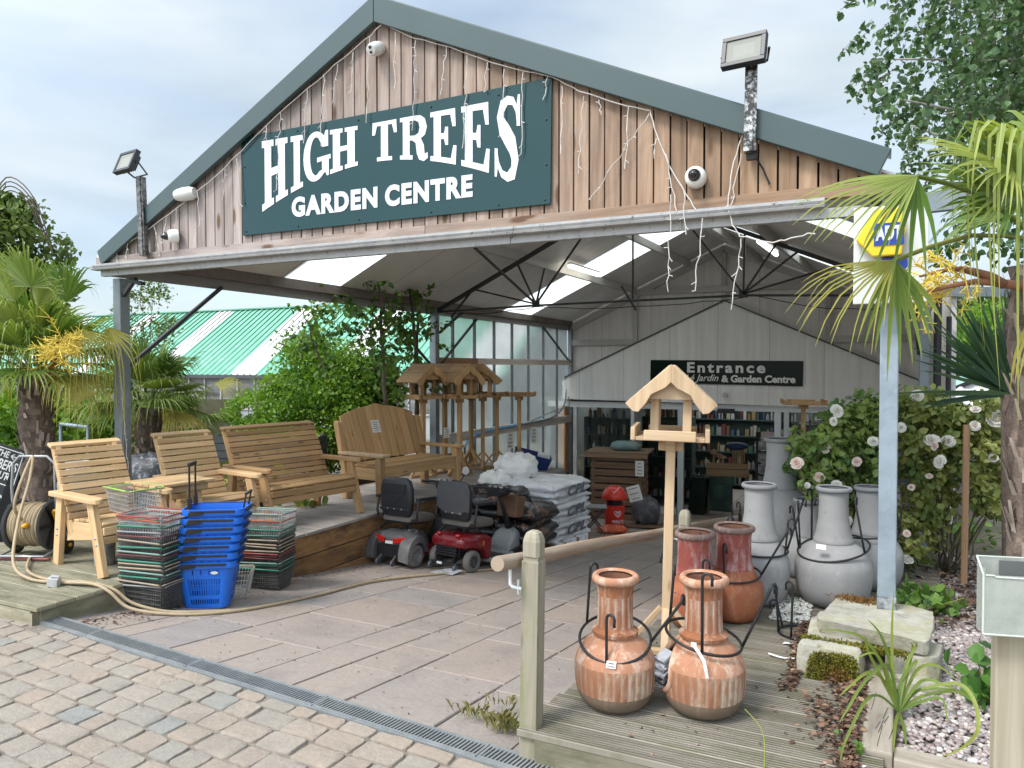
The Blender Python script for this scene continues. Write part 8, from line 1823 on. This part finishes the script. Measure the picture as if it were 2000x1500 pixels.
moss(SA, [(rg.gauss(.05, .035), rg.gauss(-.37, .004)-.010, rg.gauss(.14, .03)) for _ in range(500)], MOSSB, .015)
def sleeper(label, a, b, w, h): m = MB(); m.bar(a, b, w, h); o = m.build('sleeper', SLEEPG, bevel=.008); tag(o, label, 'sleeper', 'weathered grey sleepers edging the gravel bed'); return o
sleeper('cracked grey sleeper running back from the front corner to the mossy block', (-.005, 3.425, .045), (.015, 4.42, .045), .12, .22); sleeper('grey sleeper along the front edge of the gravel bed', (.06, 3.47, .04), (1.6, 3.40, .04), .12, .21)
cr2 = MB(); 
for k in range(9): x = -.03+.012*k+random.uniform(-.01, .01); y = 3.45+random.uniform(0, .4); cr2.bar((x, y, .1556), (x+.02, y+random.uniform(.08, .22), .1556), .0025, .0012)
g = cr2.build('sleeper_cracks', mat('crack_dark', (.05, .04, .03), .9, .1, 5, 0)); sl0 = [o for o in COL.objects if o.name == 'sleeper'][0]; g.parent = sl0; g.name = 'cracks'
def pebbles(label, n, region, z, smin, smax, m_, seed, keep=None):
    rg = np.random.default_rng(seed); P = []
    while len(P) < n:
        x, y = rg.uniform(region[0], region[1]), rg.uniform(region[2], region[3])
        if keep is None or keep(x, y): P.append((x, y))
    P = np.array(P); N = len(P); base = []
    for th in (-.5, .5):
        for k in range(6): a = PI/3*k+(.3 if th > 0 else 0); base.append((math.cos(th)*math.cos(a), math.cos(th)*math.sin(a), math.sin(th)))
    base = [(0, 0, -.8)]+base+[(0, 0, .8)]; base = np.array(base); K = len(base); fs = [(0, 1+(k+1) % 6, 1+k) for k in range(6)]+[(1+k, 1+(k+1) % 6, 7+(k+1) % 6, 7+k) for k in range(6)]+[(7+k, 7+(k+1) % 6, 13) for k in range(6)]
    s = rg.uniform(smin, smax, N)**1.0; sc = np.stack([s, s*rg.uniform(.55, 1, N), s*rg.uniform(.4, .8, N)], 1)/2; a = rg.uniform(0, 2*PI, N); vs = base[None]*(1+rg.uniform(-.18, .18, (N, K, 1))); vs = vs*sc[:, None, :]; tl = rg.uniform(-.5, .5, N); ca, sa = np.cos(a), np.sin(a)
    y2 = vs[:, :, 1]*np.cos(tl)[:, None]-vs[:, :, 2]*np.sin(tl)[:, None]; z2 = vs[:, :, 1]*np.sin(tl)[:, None]+vs[:, :, 2]*np.cos(tl)[:, None]; x2 = vs[:, :, 0]; X_ = x2*ca[:, None]-y2*sa[:, None]+P[:, 0][:, None]; Y_ = x2*sa[:, None]+y2*ca[:, None]+P[:, 1][:, None]; Z_ = z2+np.array([ (z(px, py) if callable(z) else z) for px, py in P])[:, None]+rg.uniform(0, .012, N)[:, None]
    o = arr_mesh('gravel', np.stack([X_, Y_, Z_], 2), None, m_, rg.uniform(0, 1, N), None, fs); struct(o, 'stuff'); o['label'] = label; o['category'] = 'gravel'; return o
m, nt, out = _nt('pebble'); _, raw = tint_val(nt, .1); principled(nt, out, ramp_node(nt, raw, [(0, (.20, .155, .15)), (.25, (.36, .285, .27)), (.5, (.42, .35, .325)), (.75, (.36, .33, .335)), (.92, (.58, .52, .47)), (1, (.70, .67, .62))]), .75, 0, .3); PEB = m
pebbles('pinkish grey gravel filling the bed behind the sleepers', 8500, (.05, 1.3, 3.5, 5.6), .105, .018, .042, PEB, 1, lambda x, y: x > .07+.09*(y-3.5) or y > 4.9)
pebbles('sparser pale gravel beneath the rose bushes', 5000, (-.1, 2.0, 5.1, 7.6), .10, .018, .045, PEB, 2)
m, nt, out = _nt('leaf_litter'); _, raw = tint_val(nt, .1); principled(nt, out, ramp_node(nt, raw, [(0, (.055, .035, .025)), (.5, (.14, .08, .055)), (.85, (.22, .13, .085)), (1, (.36, .25, .16))]), .85, 0, .2); LIT = m
def litter(label, n, fnp, size, seed):
    rg = random.Random(seed); P = [fnp(rg) for _ in range(n)]; vs, fs = leaves(P, size, droop=.1, asp=.75, fold=.5); vs[:, :, 2] = np.array([p[2] for p in P])[:, None]+(vs[:, :, 2]-np.array([p[2] for p in P])[:, None])*.45; o = arr_mesh('leaf_litter', vs, None, LIT, RNG.uniform(0, 1, n), None, fs); struct(o, 'stuff'); o['label'] = label; o['category'] = 'leaf litter'
def lp(r):
    u = r.random(); y = 3.05+u*1.15; x = -.075+.03*(y-3.4)-abs(r.gauss(0, .045+.08*max(0, 1-abs(u-.62)*2.2))); return (x, y, .146+r.uniform(0, .03))
litter('brown leaf litter heaped on the deck against the sleeper', 850, lp, .032, 1)
litter('scattered leaf litter along the stone block', 500, lambda r: (-.375-abs(r.gauss(0, .035)), r.uniform(3.9, 5.0), .146+r.uniform(0, .015)), .03, 2)
litter('brown leaves under the rose bushes', 1500, lambda r: (r.uniform(0, 1.4), r.uniform(5.35, 7.2), .115+r.uniform(0, .03)), .045, 3)
litter('few dead leaves on the right deck', 60, lambda r: (r.uniform(-1.2, -.1), r.uniform(3.0, 5.0), .145), .025, 4)
litter('dirt and leaf crumbs along the foot of the left deck', 420, lambda r: (-5.0+abs(r.gauss(0, .12)), r.uniform(3.3, 7), 0) if False else (lambda x, y: (x, y, slab_z(x, y)+.006))(-4.98+abs(r.gauss(0, .13)), 3.2+abs(r.gauss(0, .5)) if r.random() < .6 else r.uniform(3.3, 6.8)), .022, 5)
litter('small specks of debris over the paving', 420, lambda r: (lambda x, y: (x, y, slab_z(x, y)+.005))(r.uniform(-5, -1.4), r.uniform(3.1, 8)), .014, 6)
pebbles('white chippings spilt on the deck between the grey chimineas', 700, (-.62, -.40, 4.95, 5.5), ZR+.004, .012, .03, mat('white_chip', (.62, .61, .55), .8, .1, 20, .1), 5)
# leaflet holder on its post
LB = thing('leaflet_holder', 'clear plastic leaflet holder on a wooden post at the right edge', 'leaflet holder', (.315, 2.965, .84), math.radians(14))
m, nt, out = _nt('cloudy_plastic'); v = coords(nt, 'Object', 1); pg = nd(nt, 'ShaderNodeBsdfPrincipled'); pg.inputs['Base Color'].default_value = (.62, .64, .60, 1); pg.inputs['Roughness'].default_value = .25; pg.inputs['Specular IOR Level'].default_value = .6; tp = nd(nt, 'ShaderNodeBsdfTransparent'); tp.inputs[0].default_value = (.80, .83, .78, 1); mx = nd(nt, 'ShaderNodeMixShader'); nt.links.new(ramp_node(nt, noise(nt, v, 7, 6, .65), [(.3, (.28,)*3), (.75, (.55,)*3)]), mx.inputs[0]); nt.links.new(tp.outputs[0], mx.inputs[1]); nt.links.new(pg.outputs[0], mx.inputs[2]); nt.links.new(mx.outputs[0], out.inputs[0])
PLAS = m; L_ = .34; m = MB(); m.box((L_/2, 0, .10), (L_, .004, .2)); m.build('front_panel', PLAS, LB, bevel=.001); m = MB(); m.box((L_/2, .06, .125), (L_, .005, .25)); m.build('back_panel', PLAS, LB, bevel=.001)
m = MB(); m.box((.003, .03, .11), (.006, .056, .22)); m.box((L_-.003, .03, .11), (.006, .056, .22)); m.box((L_/2, .03, .003), (L_-.014, .056, .006)); m.build('sides', PLAS, LB, bevel=.001)
m = MB(); m.tube([(.004, -.003, .2), (.03, -.003, .2), (.034, -.003, .195), (L_-.03, -.003, .19)], .003, 6); m.tube([(-.002, -.003, 0), (L_, -.003, 0)], .004, 6); m.tube([(-.001, 0, 0), (-.001, 0, .2)], .004, 6); m.tube([(-.001, .06, .25), (L_, .06, .25)], .003, 6); m.tube([(-.001, 0, .2), (-.001, .06, .25)], .0035, 6); m.build('edges', mat('plastic_edge', (.50, .53, .47), .2, .05, 10, 0, spec=.6), LB)
m = MB(); m.box((L_/2+.03, .05, .21), (L_-.07, .004, .06)); m.build('dark_strip', mat('strip_dark', (.10, .105, .10), .4, .1, 6, 0), LB); m = MB(); m.box((.16, .09, -.45), (.19, .05, .9)); m.build('post', wood('holder_post', (.46, .41, .31), (.31, .26, .18), .8, .4, .05, 16, (.2, .2, .12), .2), LB, bevel=.006)
m = MB()
for (x, y) in ((-.32, 4.72), (-.30, 4.35), (-.5, 4.55), (-.22, 3.62), (-.16, 3.28), (-.1, 3.26)): m.add([(x, y, .147), (x+.05, y+.01, .15), (x+.06, y+.03, .149), (x+.01, y+.025, .152)], [(0, 1, 2, 3)])
struct(tag(m.build('plastic_scraps', PAPER), 'few white scraps of plastic lying on the right deck', 'litter'), 'stuff')
m = MB(); m.tube(spline([V(-.55, 4.35, .15), V(-.45, 4.32, .15), V(-.33, 4.40, .15)], 5), .006, 5); tag(m.build('white_tie', PAPER), 'white plastic tie on the deck beside the loose hook stand', 'plastic tie')
